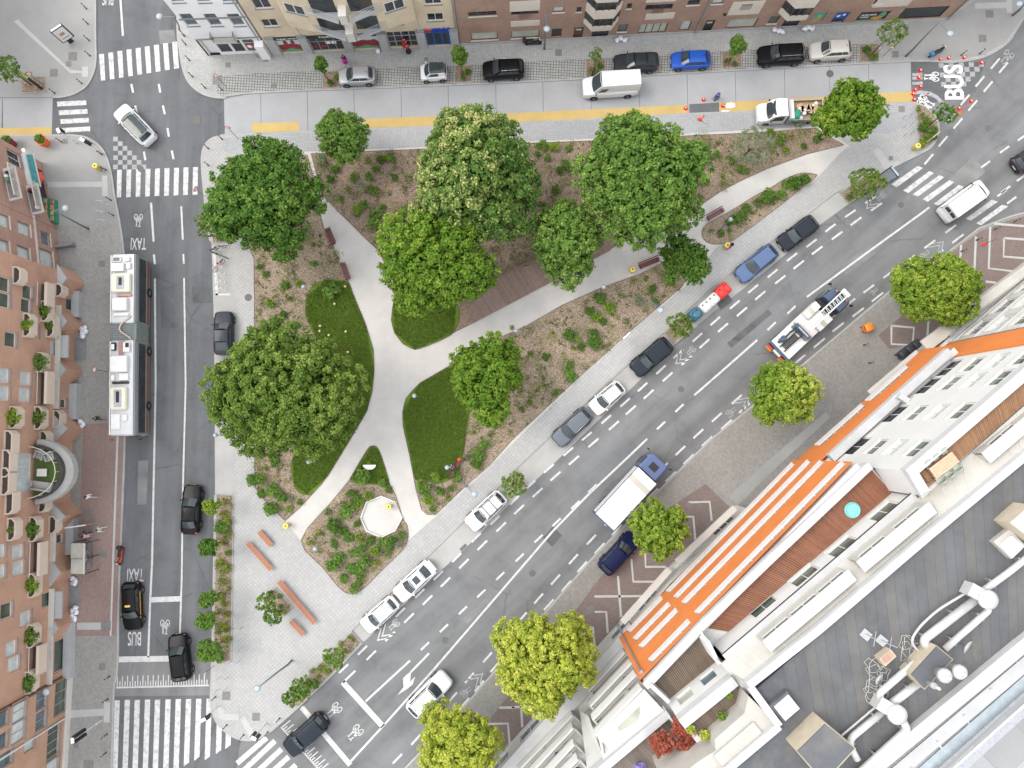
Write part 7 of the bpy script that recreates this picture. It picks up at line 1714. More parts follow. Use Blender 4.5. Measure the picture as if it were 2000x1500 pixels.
  for xx in ((.12, -.26) if kind not in ('mini', 'van') else (.1,)): mb = MB(); mb.box((xx * hl, sy * (hw + .008), zf - .13), (.16, .03, .03)); mb.build('door_handle', pm, t)
  if rails: mb = MB(); mb.tube([(rf * hl * .8, sy * wr2 * .96, Hh - .05), (rf * hl * .6, sy * wr2 * .96, Hh + .03), (rr * hl * .85, sy * wr2 * .93, Hh + .03), (rr * hl, sy * wr2 * .93, Hh - .06)], .022, 6); mb.build('roof_rail', V_CHR if paint_ != 'white' else V_TRIM, t, True)
  mb = MB(); mb.bar((xf * hl + .06, sy * .08, zf + .06), (xf * hl - .16, sy * .62 + (.0), zf + .11), .025, .02); mb.build('wiper', V_TRIM, t)
 if bars:
  for xx in (-.02, -.42): mb = MB(); mb.box((xx * hl, 0, Hh + .06), (.06, wr2 * 2.05, .03)); mb.build('roof_bar', V_TRIM, t)
 if sunroof: mb = MB(); mb.patch((rf * hl - .25, -wr2 * .55, Hh + .012), (rf * hl - .25, wr2 * .55, Hh + .012), (rf * hl - .85, wr2 * .55, Hh + .012), (rf * hl - .85, -wr2 * .55, Hh + .012), 4, 3, lambda u, v: (0, 0, .016 * (1 - (2 * u - 1) ** 2))); mb.build('sunroof', V_GLASS, t, True)
 mb = MB(); mb.box((hl * .99 + .02, 0, .46), (.02, .5, .11)); mb.build('number_plate', V_PLATE, t)
 mb = MB(); mb.box((-hl * .99 - .02, 0, .56), (.02, .5, .11)); mb.build('number_plate', V_PLATE, t)
 mb = MB(); mb.box((hl * .985, 0, zh * .78), (.05, hw * .8, .10)); mb.build('grille', V_TRIM, t)
 if kind != 'van': mb = MB(); mb.lathe((rr * hl + .18, 0, Hh + .0), [(.05, 0), (.03, .05), (.008, .1)], 6); mb.build('roof_aerial', V_TRIM, t)
 if stripe:
  for sy in (-1, 1): mb = MB(); mb.box((-.05 * hl, sy * (hw + .004), zf - .08), (hl * 1.1, .02, .12)); mb.build('side_stripe', stripe, t)
 if light: mb = MB(); mb.bbox(rf * hl - .6, rf * hl - .4, -.25, .25, Hh, Hh + .13, bev=.03); mb.build('roof_sign', light, t)
 return t
GTOP, GAV, GMV, GLF = 'cars parked along the top street', 'cars parked along the avenue', 'moving cars', 'cars in the left street'
car('white SUV with black glass roof crossing the upper left junction', 262, 243, 236, 216, 'bigsuv', 'white', group=GMV, roof=V_GLASS)
car('silver hatchback parked first in the top row', 697, 148, 650, 150, 'hatch', 'silver', L=3.75, group=GTOP, zg=KZ)
car('tiny white two seater with black roof in the top row', 847, 140, 800, 143, 'mini', 'white', group=GTOP, roof=V_GLASS, zg=KZ)
car('black SUV with chrome rails parked in the top row', 983, 135, 930, 138, 'suv', 'black', L=4.3, group=GTOP, rails=True, zg=KZ)
car('dark grey fastback parked behind the white van', 1242, 122, 1180, 125, 'coupe', 'anthracite', L=4.6, group=GTOP, zg=KZ)
car('bright blue hatchback parked in the top row', 1349, 117, 1300, 119, 'hatch', 'blue', L=4.05, group=GTOP, zg=KZ)
car('black estate parked second from the right of the top row', 1526, 106, 1470, 109, 'bigsuv', 'black', L=4.8, group=GTOP, rails=True, zg=KZ)
car('pale sand SUV parked last in the top row', 1622, 98, 1570, 101, 'suv', 'sand', L=4.25, group=GTOP, zg=KZ)
car('white high roof van driving along the concrete street', 1194, 163, 1130, 167, 'van', 'white', cat='van', group='white vans', name='van', rear_win=False)
car('white van on the zebra crossing at the right', 1889, 390, 1935, 357, 'van', 'white', L=5.3, cat='van', group='white vans', name='van')
car('dark grey car parked uppermost along the avenue', 1559, 455, 1525, 480, 'estate', 'slate', L=4.4, group=GAV)
car('steel blue estate parked along the avenue', 1478, 514, 1440, 545, 'estate', 'steelblue', L=4.75, group=GAV)
car('black SUV parked beside the small kerbside tree', 1273, 697, 1236, 728, 'bigsuv', 'slate', L=4.6, group=GAV)
car('small white SUV with black rails parked along the avenue', 1186, 777, 1156, 803, 'hatch', 'white', L=3.85, group=GAV, rails=True)
car('grey blue estate parked next to the small white SUV', 1118, 834, 1083, 867, 'estate', 'greyblue', L=4.55, group=GAV, rails=True)
car('white estate with black roof bars parked along the avenue', 949, 998, 913, 1032, 'estate', 'white', L=4.6, group=GAV, bars=True, rails=True)
car('white saloon with a dark sunroof parked along the avenue', 810, 1135, 770, 1172, 'sedan', 'white', L=4.75, group=GAV, sunroof=True)
car('white hatchback parked lowest along the avenue', 742, 1200, 708, 1230, 'hatch', 'white', L=4.1, group=GAV)
car('black SUV driving onto the lower zebra crossing of the avenue', 597, 1436, 556, 1472, 'bigsuv', 'slate', L=4.75, group=GMV)
car('white SUV driving up the avenue beside the turn arrow', 838, 1357, 877, 1318, 'bigsuv', 'white', L=4.9, group=GMV, rails=True)
car('navy blue car parked under the street tree', 1209, 1081, 1243, 1044, 'suv', 'navy', L=4.7, group='cars on the avenue pavement', zg=KZ)
car('black saloon driving up the left street', 373, 995, 376, 940, 'sedan', 'black', L=4.85, group=GLF)
car('black SUV driving across the comb marking of the left street', 350, 1285, 344, 1235, 'suv', 'black', L=4.45, group=GLF)
car('black taxi with yellow side stripe in the bus lane', 257, 1184, 259, 1240, 'estate', 'black', L=4.7, group=GLF, stripe=mat('taxi_yellow', (.62, .28, .01), .4), light=mat('taxi_sign', (.6, .45, .1), .4), cat='taxi', name='taxi')
car('dark grey car parked in the left bay next to the bicycles', 436, 650, 436, 600, 'coupe', 'anthracite', L=4.4, group=GLF)
car('black car half hidden under the largest park tree', 437, 752, 437, 810, 'estate', 'black', L=4.5, group=GLF)
car('dark car cut by the right picture edge', 2018, 303, 2060, 275, 'estate', 'anthracite', L=4.5, group=GMV)
def bus():
 z = 3.05; a, b = P(241, 497, 3.0), P(238, 851, 3.0)   # roof centre line, rear and front
 h = math.atan2(b.y - a.y, b.x - a.x); L = (b - a).length; c = (a + b) / 2
 t = tag(empty('articulated_bus', (c.x, c.y, .0), h), 'long articulated bus with white roof units standing at the left kerb', 'bus')
 hl, hw = L / 2, 1.28
 W_ = mat('bus_roof_grey', (.48, .49, .50), .45, .1, var=.06, scale=1.5); SIL = mat('bus_silver', (.30, .31, .32), .4, .4, var=.06); BR = mat('bus_orange_band', (.24, .075, .03), .45, .2, var=.1); WH = mat('bus_white_unit', (.63, .63, .62), .55, var=.08, scale=2, stain=.3, stain_col=(.5, .5, .48)); CR = mat('bus_cream_unit', (.62, .59, .48), .6, var=.06); BEL = mat('bellows_grey', (.20, .225, .22), .8, var=.1, scale=3)
 xj0, xj1 = -hl + L * .385, -hl + L * .478            # joint
 for x0, x1, nm in ((-hl, xj0, 'rear_car'), (xj1, hl, 'front_car')):
  sec = lambda x, k: [(x, -hw * k, .35), (x, -hw * k, 1.0), (x, -hw * k, 2.7), (x, -hw * .93 * k, 2.98), (x, -hw * .8 * k, 3.05), (x, hw * .8 * k, 3.05), (x, hw * .93 * k, 2.98), (x, hw * k, 2.7), (x, hw * k, 1.0), (x, hw * k, .35)]
  mb = MB(); mb.loft([sec(x0, .96), sec(x0 + .12, 1), sec(x1 - .12, 1), sec(x1, .96)]); bd = mb.build(nm, SIL, t)
  for sy in (-1, 1):
   mb = MB(); mb.box(((x0 + x1) / 2, sy * (hw + .004), .70), (x1 - x0 - .3, .03, .36)); mb.build('skirt_band', BR, bd)
   mb = MB(); mb.box(((x0 + x1) / 2, sy * (hw + .002), 1.78), (x1 - x0 - .5, .02, 1.25)); gl = mb.build('window_strip', V_GLASS, bd)
   n = int((x1 - x0) / 1.5)
   for k in range(1, n): mb = MB(); mb.box((x0 + (x1 - x0) * k / n, sy * (hw + .013), 1.78), (.05, .006, 1.2)); mb.build('pillar', V_TRIM, gl)
  mb = MB(); mb.box(((x0 + x1) / 2, 0, 3.06), (x1 - x0 - .25, hw * 1.72, .03)); mb.build('roof_deck', W_, bd)
  for sy in (-1, 1): mb = MB(); mb.bar((x0 + .1, sy * hw * .86, 3.12), (x1 - .1, sy * hw * .86, 3.12), .09, .16); mb.build('roof_cowl', WH if sy < 0 else W_, bd)
 mb = MB(); mb.box((hl - .0, 0, 1.75), (.05, 2.1, 1.6)); mb.build('windscreen', V_GLASS, t)
 mb = MB(); n = 14
 rings = []
 for k in range(n + 1):
  x = xj0 + (xj1 - xj0) * k / n; s_ = 1.0 if k % 2 else .955
  rings.append([(x, -hw * s_, .5), (x, -hw * s_, 2.85), (x, -hw * .8 * s_, 3.03 * s_ + .02), (x, hw * .8 * s_, 3.03 * s_ + .02), (x, hw * s_, 2.85), (x, hw * s_, .5)])
 mb.loft(rings); mb.build('bellows', BEL, t)
 def unit(nm, f0, f1, y0, y1, hgt, m, bev=.06): mb = MB(); mb.bbox(-hl + L * f0, -hl + L * f1, y0, y1, 3.07, 3.07 + hgt, bev=bev); return mb.build(nm, m, t)
 V = mat('vent_mesh', (.16, .16, .17), .7, var=.1, scale=20)
 sL, sR = (-1.02, 1.02)
 unit('roof_vent', .015, .045, -.95, -.1, .22, WH); unit('roof_vent', .015, .042, .15, .75, .25, WH); unit('roof_vent', .02, .04, -.85, -.2, .24, V, .02)
 unit('battery_box', .052, .098, -.98, .25, .38, WH); unit('battery_box', .050, .085, .45, .85, .3, WH)
 u = unit('air_conditioner', .11, .215, -.98, .92, .42, CR, .12)
 unit('cooling_grille', .125, .20, -.40, .38, .46, mat('grille_grey', (.33, .34, .36), .6), .03); unit('fan_slot', .135, .178, -.17, .15, .475, V_TRIM, .01)
 unit('cable_tray', .222, .238, -.5, .95, .2, mat('red_hose', (.42, .24, .2), .6)); unit('battery_box', .245, .318, -.85, .62, .45, WH, .1)
 unit('roof_locker', .325, .345, -.8, .7, .2, WH)
 unit('inverter_box', .49, .535, -.95, -.55, .3, V_TRIM); unit('inverter_box', .50, .53, -.9, -.6, .36, WH, .03); unit('inverter_box', .49, .545, .2, .85, .3, WH); unit('inverter_box', .495, .52, .45, .8, .34, V_TRIM, .02)
 mb = MB()
 for k in range(6): mb.tube([(-hl + L * .478, -.3 + k * .1, 3.15), (-hl + L * .50, -.35 + k * .1, 3.2), (-hl + L * .56, -.28 + k * .09, 3.15)], .035, 5)
 mb.build('hoses', MATS['red_hose'], t)
 for k in range(3):
  pts = [(-hl + L * f, y_ + k * .07, 3.16) for f, y_ in ((.345, .75), (.36, .55), (.375, .1), (.40, -.28), (.42, -.32), (.435, -.1), (.45, .3), (.465, .7), (.475, .8))]
  mb = MB(); mb.tube(smooth_corner([Vector(p_) for p_ in pts], .4), .035, 5); mb.build('hose', (MATS['red_hose'], M_FRMW, MATS['red_hose'])[k], t, True)
 unit('battery_box', .565, .655, -1.0, .68, .42, WH, .1); unit('roof_vent', .668, .70, -.95, -.6, .3, WH); unit('fan_slot', .705, .718, -.85, .7, .2, V_TRIM, .02); unit('roof_locker', .66, .70, -.2, .7, .22, WH)
 unit('air_conditioner', .735, .86, -.98, .62, .42, CR, .14); unit('cooling_grille', .75, .845, -.55, .2, .46, MATS['grille_grey'], .03); unit('fan_slot', .76, .82, -.33, .0, .475, V_TRIM, .01)
 unit('roof_locker', .88, .965, -.98, -.1, .16, WH, .05); unit('roof_locker', .885, .92, .15, .6, .2, WH)
 for f in (.19, .525, .835):
  for sy in (-1, 1): add_wheel(t, -hl + L * f, sy * (hw - .08), .48, .28)
 for sy in (-1, 1):
  mb = MB(); mb.tube([(hl - .1, sy * 1.1, 2.7), (hl + .35, sy * 1.35, 2.6)], .03, 5); mb.box((hl + .38, sy * 1.38, 2.35), (.1, .2, .5)); mb.build('wing_mirror', MATS['bus_orange_band'] if sy < 0 else V_TRIM, t)
  mb = MB(); mb.box((hl + .01, sy * .85, .75), (.05, .4, .2)); mb.build('headlight', V_HEAD, t); mb = MB(); mb.box((-hl - .005, sy * .95, 1.1), (.05, .25, .5)); mb.build('tail_light', V_TAIL, t)
bus()
def lorry_base(label, x, y, fx, fy, L, hw, name, zg=.03):
 p, q = P(x, y, 1.2), P(fx, fy, 1.2); h = math.atan2(q.y - p.y, q.x - p.x); return tag(empty(name, (p.x, p.y, zg), h), label, 'truck', 'trucks')
LB = mat('cab_blue', (.055, .085, .20), .35, .1, var=.05, coat=.6, obj=True); LD = mat('cab_navy', (.035, .06, .105), .35, .2, var=.05, coat=.6, obj=True)
def cab(t, x0, x1, hw, h_, m, hatch=True, visor=True):
 mb = MB(); mb.loft([[(x, -hw * k, .5), (x, -hw * k, h_ * .62), (x, -hw * .93 * k, h_ - .1), (x, -hw * .8 * k, h_), (x, hw * .8 * k, h_), (x, hw * .93 * k, h_ - .1), (x, hw * k, h_ * .62), (x, hw * k, .5)] for x, k in ((x0, .97), (x0 + .15, 1), (x1 - .35, 1), (x1 - .1, .97), (x1, .90))]); c = mb.build('cab', m, t)
 mb = MB(); mb.patch((x1 + .012, -hw * .80, h_ * .60), (x1 + .012, hw * .80, h_ * .60), (x1 - .03, hw * .76, h_ - .22), (x1 - .03, -hw * .76, h_ - .22), 6, 3, lambda u, v: (.06 * (1 - (2 * u - 1) ** 2), 0, 0)); mb.build('windscreen', V_GLASS, c, True)
 for sy in (-1, 1):
  mb = MB(); mb.quad([(x0 + .35, sy * (hw + .012), h_ * .60), (x1 - .45, sy * (hw + .012), h_ * .60), (x1 - .5, sy * (hw * .95 + .012), h_ - .22), (x0 + .4, sy * (hw * .95 + .012), h_ - .22)]); mb.build('side_window', V_GLASS, c)
  mb = MB(); mb.tube([(x1 - .2, sy * hw * .95, h_ - .2), (x1 + .12, sy * (hw + .28), h_ - .35)], .025, 5); mb.box((x1 + .12, sy * (hw + .3), h_ - .6), (.1, .2, .5)); mb.build('wing_mirror', V_TRIM, c)
  mb = MB(); mb.box((x1 - .02, sy * hw * .72, .75), (.06, .35, .2)); mb.build('headlight', V_HEAD, c)
 if hatch: mb = MB(); mb.bbox(x0 + .55, x1 - .55, -.42, .42, h_ + .01, h_ + .06, bev=.02); mb.build('roof_hatch', V_TRIM if m is LB else m, c)
 mb = MB(); mb.box(((x0 + x1) / 2, 0, .42), (x1 - x0 - .1, hw * 1.85, .2)); mb.build('bumper', V_TRIM, c)
 return c
t = lorry_base('box lorry with white roof and blue cab in the avenue', 1230, 955, 1276, 905, 8, 1.2, 'box_lorry')
a, b = P(1176, 1012, 3.3), P(1258, 921, 3.3)
MW = mat('lorry_white', (.64, .64, .63), .5, var=.05, scale=1.5, obj=True, stain=.15, stain_col=(.6, .6, .58)); MWB = mat('lorry_translucent', (.42, .40, .33), .5, var=.08)
mb = MB(); mb.bbox(-4.1, 2.0, -1.22, 1.22, .95, 3.3, bev=.05); bx_ = mb.build('cargo_box', LB, t)
mb = MB(); mb.bbox(-4.05, .55, -1.18, 1.18, 3.3, 3.33); mb.build('roof_sheet', MW, bx_); mb = MB(); mb.bbox(.57, 1.05, -1.18, 1.18, 3.3, 3.325); mb.build('roof_light', MWB, bx_); mb = MB(); mb.bbox(1.07, 1.97, -1.18, 1.18, 3.3, 3.33); mb.build('roof_sheet', MW, bx_)
for sy in (-1, 1): mb = MB(); mb.box((-1.0, sy * 1.225, 2.2), (5.9, .02, 1.5)); mb.build('side_panel', MW, bx_)
mb = MB(); mb.bbox(-4.2, -4.11, -1.2, 1.2, .9, 3.2); mb.build('tail_lift', LB, t); mb = MB(); mb.box((-1, 0, .75), (6.2, 1.0, .25)); mb.build('chassis', V_TRIM, t)
cab(t, 2.15, 3.95, 1.18, 2.75, LB)
for xx in (-2.6, 2.9):
 for sy in (-1, 1): add_wheel(t, xx, sy * 1.05, .48, .28)
t = lorry_base('white furniture lift lorry with a long ladder over its blue cab', 1577, 634, 1613, 600, 8, 1.2, 'ladder_lorry')
mb = MB(); mb.box((-.9, 0, .8), (6.4, 1.0, .3)); mb.build('chassis', V_TRIM, t)
mb = MB(); mb.bbox(-3.9, 1.9, -1.25, 1.25, 1.0, 1.25, bev=.03); bd = mb.build('load_bed', MW, t)
for sy in (-1, 1):
 mb = MB(); mb.bbox(.2, 2.0, min(sy * .45, sy * 1.25), max(sy * .45, sy * 1.25), 1.25, 1.85, bev=.05); lk = mb.build('locker', MW, bd); mb = MB(); mb.bbox(.75, 1.2, min(sy * .47, sy * 1.22), max(sy * .47, sy * 1.22), 1.85, 1.87); mb.build('locker_lid', MWB, lk)
 mb = MB(); mb.bbox(-4.35, -4.15, min(sy * .55, sy * 1.2), max(sy * .55, sy * 1.2), .7, 1.0); mb.build('tail_light', V_TAIL, t); mb = MB(); mb.bbox(-4.45, -4.36, min(sy * .5, sy * 1.22), max(sy * .5, sy * 1.22), .55, .75); mb.build('marker_board', mat('marker_orange', (.75, .26, .01), .4), t)
mb = MB(); mb.bbox(-4.1, -3.85, -1.25, 1.25, .7, 1.3); mb.build('rear_beam', LD, t); mb = MB(); mb.bbox(-4.3, -4.12, -.45, .45, .75, 1.05); mb.build('number_panel', V_PLATE, t)
mb = MB(); mb.bbox(-1.45, -1.0, -1.0, 1.0, 1.3, 2.3, bev=.05); tw = mb.build('turntable_arch', LD, t); mb = MB(); mb.bbox(-.98, -.6, -1.15, 1.15, 1.3, 1.75, bev=.04); mb.build('arch_plate', mat('pale_pink_metal', (.60, .50, .47), .5, var=.1), t)
mb = MB(); mb.bbox(-1.34, -1.2, -.7, .6, 2.3, 2.36); mb.build('slot', M_STEEL, tw)
ld = MB()
for sy in (-.33, .33): ld.bar((-.9, sy, 2.75), (4.3, sy, 3.05), .1, .22)
for k in range(24): x = -.8 + k * .22; ld.bar((x, -.3, 2.78 + (x + .9) * .058), (x + (.14 if k % 2 else 0), .3, 2.78 + (x + .9) * .058), .04, .05)
ld.box((4.15, 0, 3.05), (.35, .9, .3)); ld.build('ladder', MW, t)
mb = MB()
for k in range(12): mb.box((-3.4 + k * .15, 0, 1.42), (.06, .55, .12))
for sy in (-.32, .32): mb.bar((-3.7, sy, 1.4), (-1.4, sy, 1.5), .07, .16)
mb.build('grating', V_TRIM, t)
mb = MB(); mb.bbox(-3.3, -2.6, .45, .95, 1.25, 1.75, bev=.1); mb.build('control_seat', LD, t); mb = MB(); mb.tube([(-2.6, .6, 1.3), (-2.0, .7, 1.6), (-1.5, .6, 1.5)], .08, 6); mb.blob((-3.45, .75, 1.5), (.12, .12, .12), RNG, 8, j=0); mb.build('hydraulics', V_TRIM, t, True)
mb = MB(); mb.bbox(2.05, 2.6, -1.05, 1.05, .8, 1.7); mb.build('cab_gap', V_TRIM, t)
c = cab(t, 2.65, 4.1, 1.2, 2.5, LD, False)
for sy in (-.5, .5): mb = MB(); mb.lathe((3.9, sy * 1.3, 2.5), [(.1, 0), (.1, .12), (.04, .16)], 8); mb.build('beacon', mat('amber_beacon', (.7, .2, .02), .3), c, True)
for xx in (-2.6, 3.2):
 for sy in (-1, 1): add_wheel(t, xx, sy * 1.05, .48, .28)
t = tag(empty('flatbed_truck', (P(1541, 219, .9).x, P(1541, 219, .9).y, .02), heading(1541, 219, 1470, 222)), 'small white flatbed truck loaded with rubbish beside the ochre lane', 'truck', 'trucks')
mb = MB(); mb.box((-.6, 0, .6), (5.6, .9, .2)); mb.build('chassis', V_TRIM, t)
WC = CP['white']
mb = MB(); mb.loft([[(x, -.98 * k, .35), (x, -1.0 * k, 1.0), (x, -.92 * k, z1), (x, .92 * k, z1), (x, 1.0 * k, 1.0), (x, .98 * k, .35)] for x, k, z1 in ((.55, .98, 2.1), (1.45, 1, 2.15), (1.95, 1, 1.9), (2.35, 1, 1.25), (3.0, .97, 1.08), (3.25, .85, .85))]); cb = mb.build('cab', WC, t, False)
mb = MB(); mb.patch((2.38, -.82, 1.30), (2.38, .82, 1.30), (1.72, .76, 2.08), (1.72, -.76, 2.08), 6, 3, lambda u, v: (.10 * (1 - (2 * u - 1) ** 2), 0, .03)); mb.build('windscreen', V_GLASS, cb, True)
for sy in (-1, 1):
 mb = MB(); mb.quad([(.8, sy * .995, 1.1), (2.1, sy * 1.0, 1.1), (1.72, sy * .955, 1.85), (.85, sy * .945, 1.95)]); mb.build('side_window', V_GLASS, cb); mb = MB(); mb.blob((2.1, sy * 1.15, 1.35), (.08, .12, .12), RNG, 8, j=0); mb.build('wing_mirror', V_TRIM, cb, True); mb = MB(); mb.blob((3.08, sy * .72, .85), (.14, .18, .09), RNG, 8, j=0); mb.build('headlight', V_HEAD, cb, True)
mb = MB(); mb.bbox(-3.3, .35, -1.02, 1.02, .78, .9); bd = mb.build('load_bed', M_STAKE, t)
for q in ((-3.3, .35, -1.05, -1.0), (-3.3, .35, 1.0, 1.05), (-3.36, -3.3, -1.05, 1.05)): mb = MB(); mb.bbox(q[0], q[1], q[2], q[3], .78, 1.3); mb.build('side_board', M_STEEL, bd)
mb = MB(); mb.bbox(.36, .42, -1.02, 1.02, .78, 2.0); mb.build('headboard', M_STEEL, bd); mb = MB(); mb.bbox(-.25, .3, -.98, .98, .92, 1.6); mb.build('tool_box', M_FRMW, t)
for xx in (-2.3, 2.3):
 for sy in (-1, 1): add_wheel(t, xx, sy * .9, .34, .22)
rr = random.Random(11); hd = t.rotation_euler[2]
CB = mat('cardboard', (.42, .28, .17), .85, var=.15, scale=3); TARP = mat('green_tarpaulin', (.02, .24, .15), .5, var=.2, scale=3)
def on_bed(lx, ly, lz): return Vector((t.location.x + lx * math.cos(hd) - ly * math.sin(hd), t.location.y + lx * math.sin(hd) + ly * math.cos(hd), lz))
for k in range(11):
 q = on_bed(-1.0 - rr.random() * 2.0, rr.uniform(-.75, .75), .93); o = tag(empty('rubbish_bag', q), 'white rubbish bag on the flatbed truck', 'rubbish bag', 'rubbish bags on the flatbed'); mb = MB(); mb.blob((0, 0, .2), (.24, .2, .2), rr, 10, j=.22); mb.build('bag', M_LETW if k % 4 else M_BLK, o, True); mb = MB(); mb.lathe((0, 0, .36), [(.05, 0), (.03, .05), (.07, .11)], 7); mb.build('knot', M_LETW, o, True)
for k in range(4):
 q = on_bed(-1.1 - k * .48, rr.uniform(-.35, .35), .93); o = tag(empty('cardboard_sheet', q, rr.uniform(0, 3)), 'flattened cardboard box on the flatbed truck', 'cardboard', 'cardboard on the flatbed'); mb = MB(); mb.box((0, 0, .32), (.9, .65, .03)); mb.build('sheet', CB, o); mb = MB(); mb.bbox(-.3, .3, -.25, .25, 0, .3); mb.build('carton', CB, o)
q = on_bed(-.65, .35, .93); o = tag(empty('tarpaulin_heap', q), 'crumpled green tarpaulin at the front of the flatbed', 'tarpaulin')
mb = MB(); mb.blob((0, -.1, .35), (.42, .55, .32), rr, 14, j=.3); mb.build('heap', TARP, o, True); mb = MB(); mb.blob((-.35, -.5, .22), (.35, .3, .2), rr, 12, j=.3); mb.build('fold', TARP, o, True)
# ================================================================== street furniture
def thing(name, label, cat, p, rz=0.0, group=None): return tag(empty(name, p, rz), label, cat, group)
M_BOL = mat('bollard_grey', (.035, .037, .042), .6, var=.15); M_CONE = mat('cone_red', (.75, .035, .015), .5, var=.05); M_BINY = mat('bin_yellow', (.68, .56, .10), .45, var=.06); M_POST = mat('lamp_post_grey', (.17, .185, .20), .5, .4, var=.1); M_GLOBE = mat('lamp_globe', (.30, .36, .40), .3, var=.05, coat=.2)
_b = MB(); _b.lathe((0, 0, 0), [(.05, 0), (.05, .84), (.062, .85), (.062, .93), (.03, .97)], 10); BOLM = _b.mesh('post', M_BOL); _b = MB(); _b.lathe((0, 0, 0), [(.053, .70), (.053, .76)], 10); BOLR = _b.mesh('band', M_LETW); _b = MB(); _b.cyl((0, 0, .015), .1, .03, 12); BOLB = _b.mesh('base_plate', M_IRON)
for where, pts in (('beside the top left zebra crossing', [(169, 17), (172, 47), (174, 79), (176, 109), (160, 163), (107, 182)]), ('along the kerb below the white corner house', [(363, 87), (370, 118), (376, 150), (401, 172), (434, 176)]), ('by the kerb near the grocer corner', [(120, 277), (179, 280), (199, 302), (207, 332), (217, 391), (222, 421)]), ('at the upper left park corner', [(434, 272), (407, 290), (407, 323)]), ('on the pavement by the lower left zebra crossing', [(214, 1321), (211, 1365), (209, 1434), (207, 1470)]), ('around the lower tip of the plaza', [(421, 1361), (443, 1416), (476, 1435), (546, 1403), (523, 1430)]), ('at the far top right corner pavement', [(1877, 108), (1913, 105)]), ('on the brown brick pavement by the right zebra', [(1980, 433), (1942, 448), (1907, 469), (1877, 491)]), ('on the bare grey pavement left of the dark bins', [(1687, 674), (1697, 709)])):
 for x, y in pts:
  t = thing('bollard', 'thin dark bollard ' + where, 'bollard', P(x, y, KZ), 0, 'bollards ' + where)
  link('post', BOLM, t); link('band', BOLR, t); link('base_plate', BOLB, t)
_b = MB(); _b.lathe((0, 0, .03), [(.15, 0), (.035, .46)], 12); CNM = _b.mesh('cone', M_CONE, True); _b = MB(); _b.lathe((0, 0, .03), [(.108, .18), (.075, .31)], 12); CNB = _b.mesh('band', M_LETW); _b = MB(); _b.bbox(-.19, .19, -.19, .19, 0, .035, bev=.03); CNF = _b.mesh('foot', M_CONE)
for where, pts, z in (('around the asphalt patch in the ochre lane', [(1374, 195), (1339, 212), (1412, 207), (1372, 228)], .03), ('across the end of the concrete street', [(1797, 138), (1794, 152), (1797, 170), (1787, 176), (1783, 184), (1785, 195)], .02), ('along the kerb above the fresh BUS lettering', [(1836, 116), (1852, 114), (1882, 113), (1916, 123)], .1), ('below the fresh BUS lettering', [(1896, 198), (1872, 212)], .02)):
 for x, y in pts:
  t = thing('traffic_cone', 'red traffic cone ' + where, 'traffic cone', P(x, y, z), RNG.uniform(0, 1.5), 'traffic cones ' + where);         link('cone', CNM, t); link('band', CNB, t); link('foot', CNF, t)
def globe(x, y, h_, lab, r0=.21):
 p = P(x, y, h_); t = thing('park_lamp', lab, 'lamp', (p.x, p.y, KZ), 0, 'globe lamps in the park')
 mb = MB(); mb.lathe((0, 0, 0), [(.07, 0), (.07, .6), (.045, .65), (.04, h_ - .35)], 8); mb.build('post', M_POST, t, True); mb = MB(); mb.lathe((0, 0, h_ - .4), [(.06, 0), (r0, .1), (r0 * 1.05, .25), (r0 * .7, .38), (.05, .42)], 14); mb.build('lamp_head', M_GLOBE, t, True)
for x, y, lab in ((592, 560, 'globe lamp in the left bed by the lawn tip'), (602, 902, 'globe lamp on the lawn under the largest tree'), (809, 773, 'globe lamp at the top of the big lawn'), (615, 1072, 'globe lamp at the lower left corner of the triangular bed'), (1179, 560, 'globe lamp on the path edge above the wide bed'), (1427, 428, 'globe lamp in the narrow bed by the lone bench'), (1007, 646, 'globe lamp where the wide bed meets the round tree'), (420, 850, 'globe lamp over the left parking bay'), (873, 913, 'globe lamp beside the person on the lawn bench')): globe(x, y, 4.2, lab)
def armlamp(bx, by, tx, ty, hx, hy, lab, h_=7.0):
 b = P(bx, by, KZ); tp = P(tx, ty, h_); hd = P(hx, hy, h_ - .1); t = thing('street_lamp', lab, 'street lamp', b, 0, 'street lamps on arms'); q = tp - b; g = hd - b
 mb = MB(); mb.tube([(0, 0, 0), (0, 0, 1.2), q * .5 * 0 + Vector((q.x * .5, q.y * .5, h_ * .5)), q], [.11, .10, .075, .055], 8); mb.build('post', M_POST, t, True); mb = MB(); mb.tube([q - Vector((0, 0, .05)), g], .03, 6); mb.build('arm', M_POST, t); mb = MB(); mb.lathe(g, [(.1, -.02), (.30, .0), (.32, .1), (.16, .22)], 14); mb.build('lamp_head', M_GLOBE, t, True)
armlamp(173, 447, 104, 411, 128, 407, 'street lamp leaning out by the grocer corner'); armlamp(1769, 110, 1834, 43, 1855, 66, 'street lamp at the far top right corner'); armlamp(1063, 96, 1066, 28, 1068, 57, 'street lamp beside the black motorcycle'); armlamp(570, 1290, 508, 1340, 503, 1344, 'street lamp lying across the plaza tip'); armlamp(360, 70, 340, 32, 312, 33, 'street lamp at the white corner house'); armlamp(1706, 205, 1718, 190, 1706, 234, 'street lamp behind the tree at the right park tip', 5.5); armlamp(98, 1340, 56, 1352, 91, 1351, 'street lamp on the russet brick wall'); armlamp(1283, 600, 1265, 582, 1290, 606, 'thin white twin lamp at the edge of the wide bed', 5.0); armlamp(912, 949, 902, 940, 927, 965, 'thin white lamp at the lower end of the wide bed', 5.0); armlamp(1978, 30, 2010, 0, 1990, 8, 'dark lamp post at the far right corner')
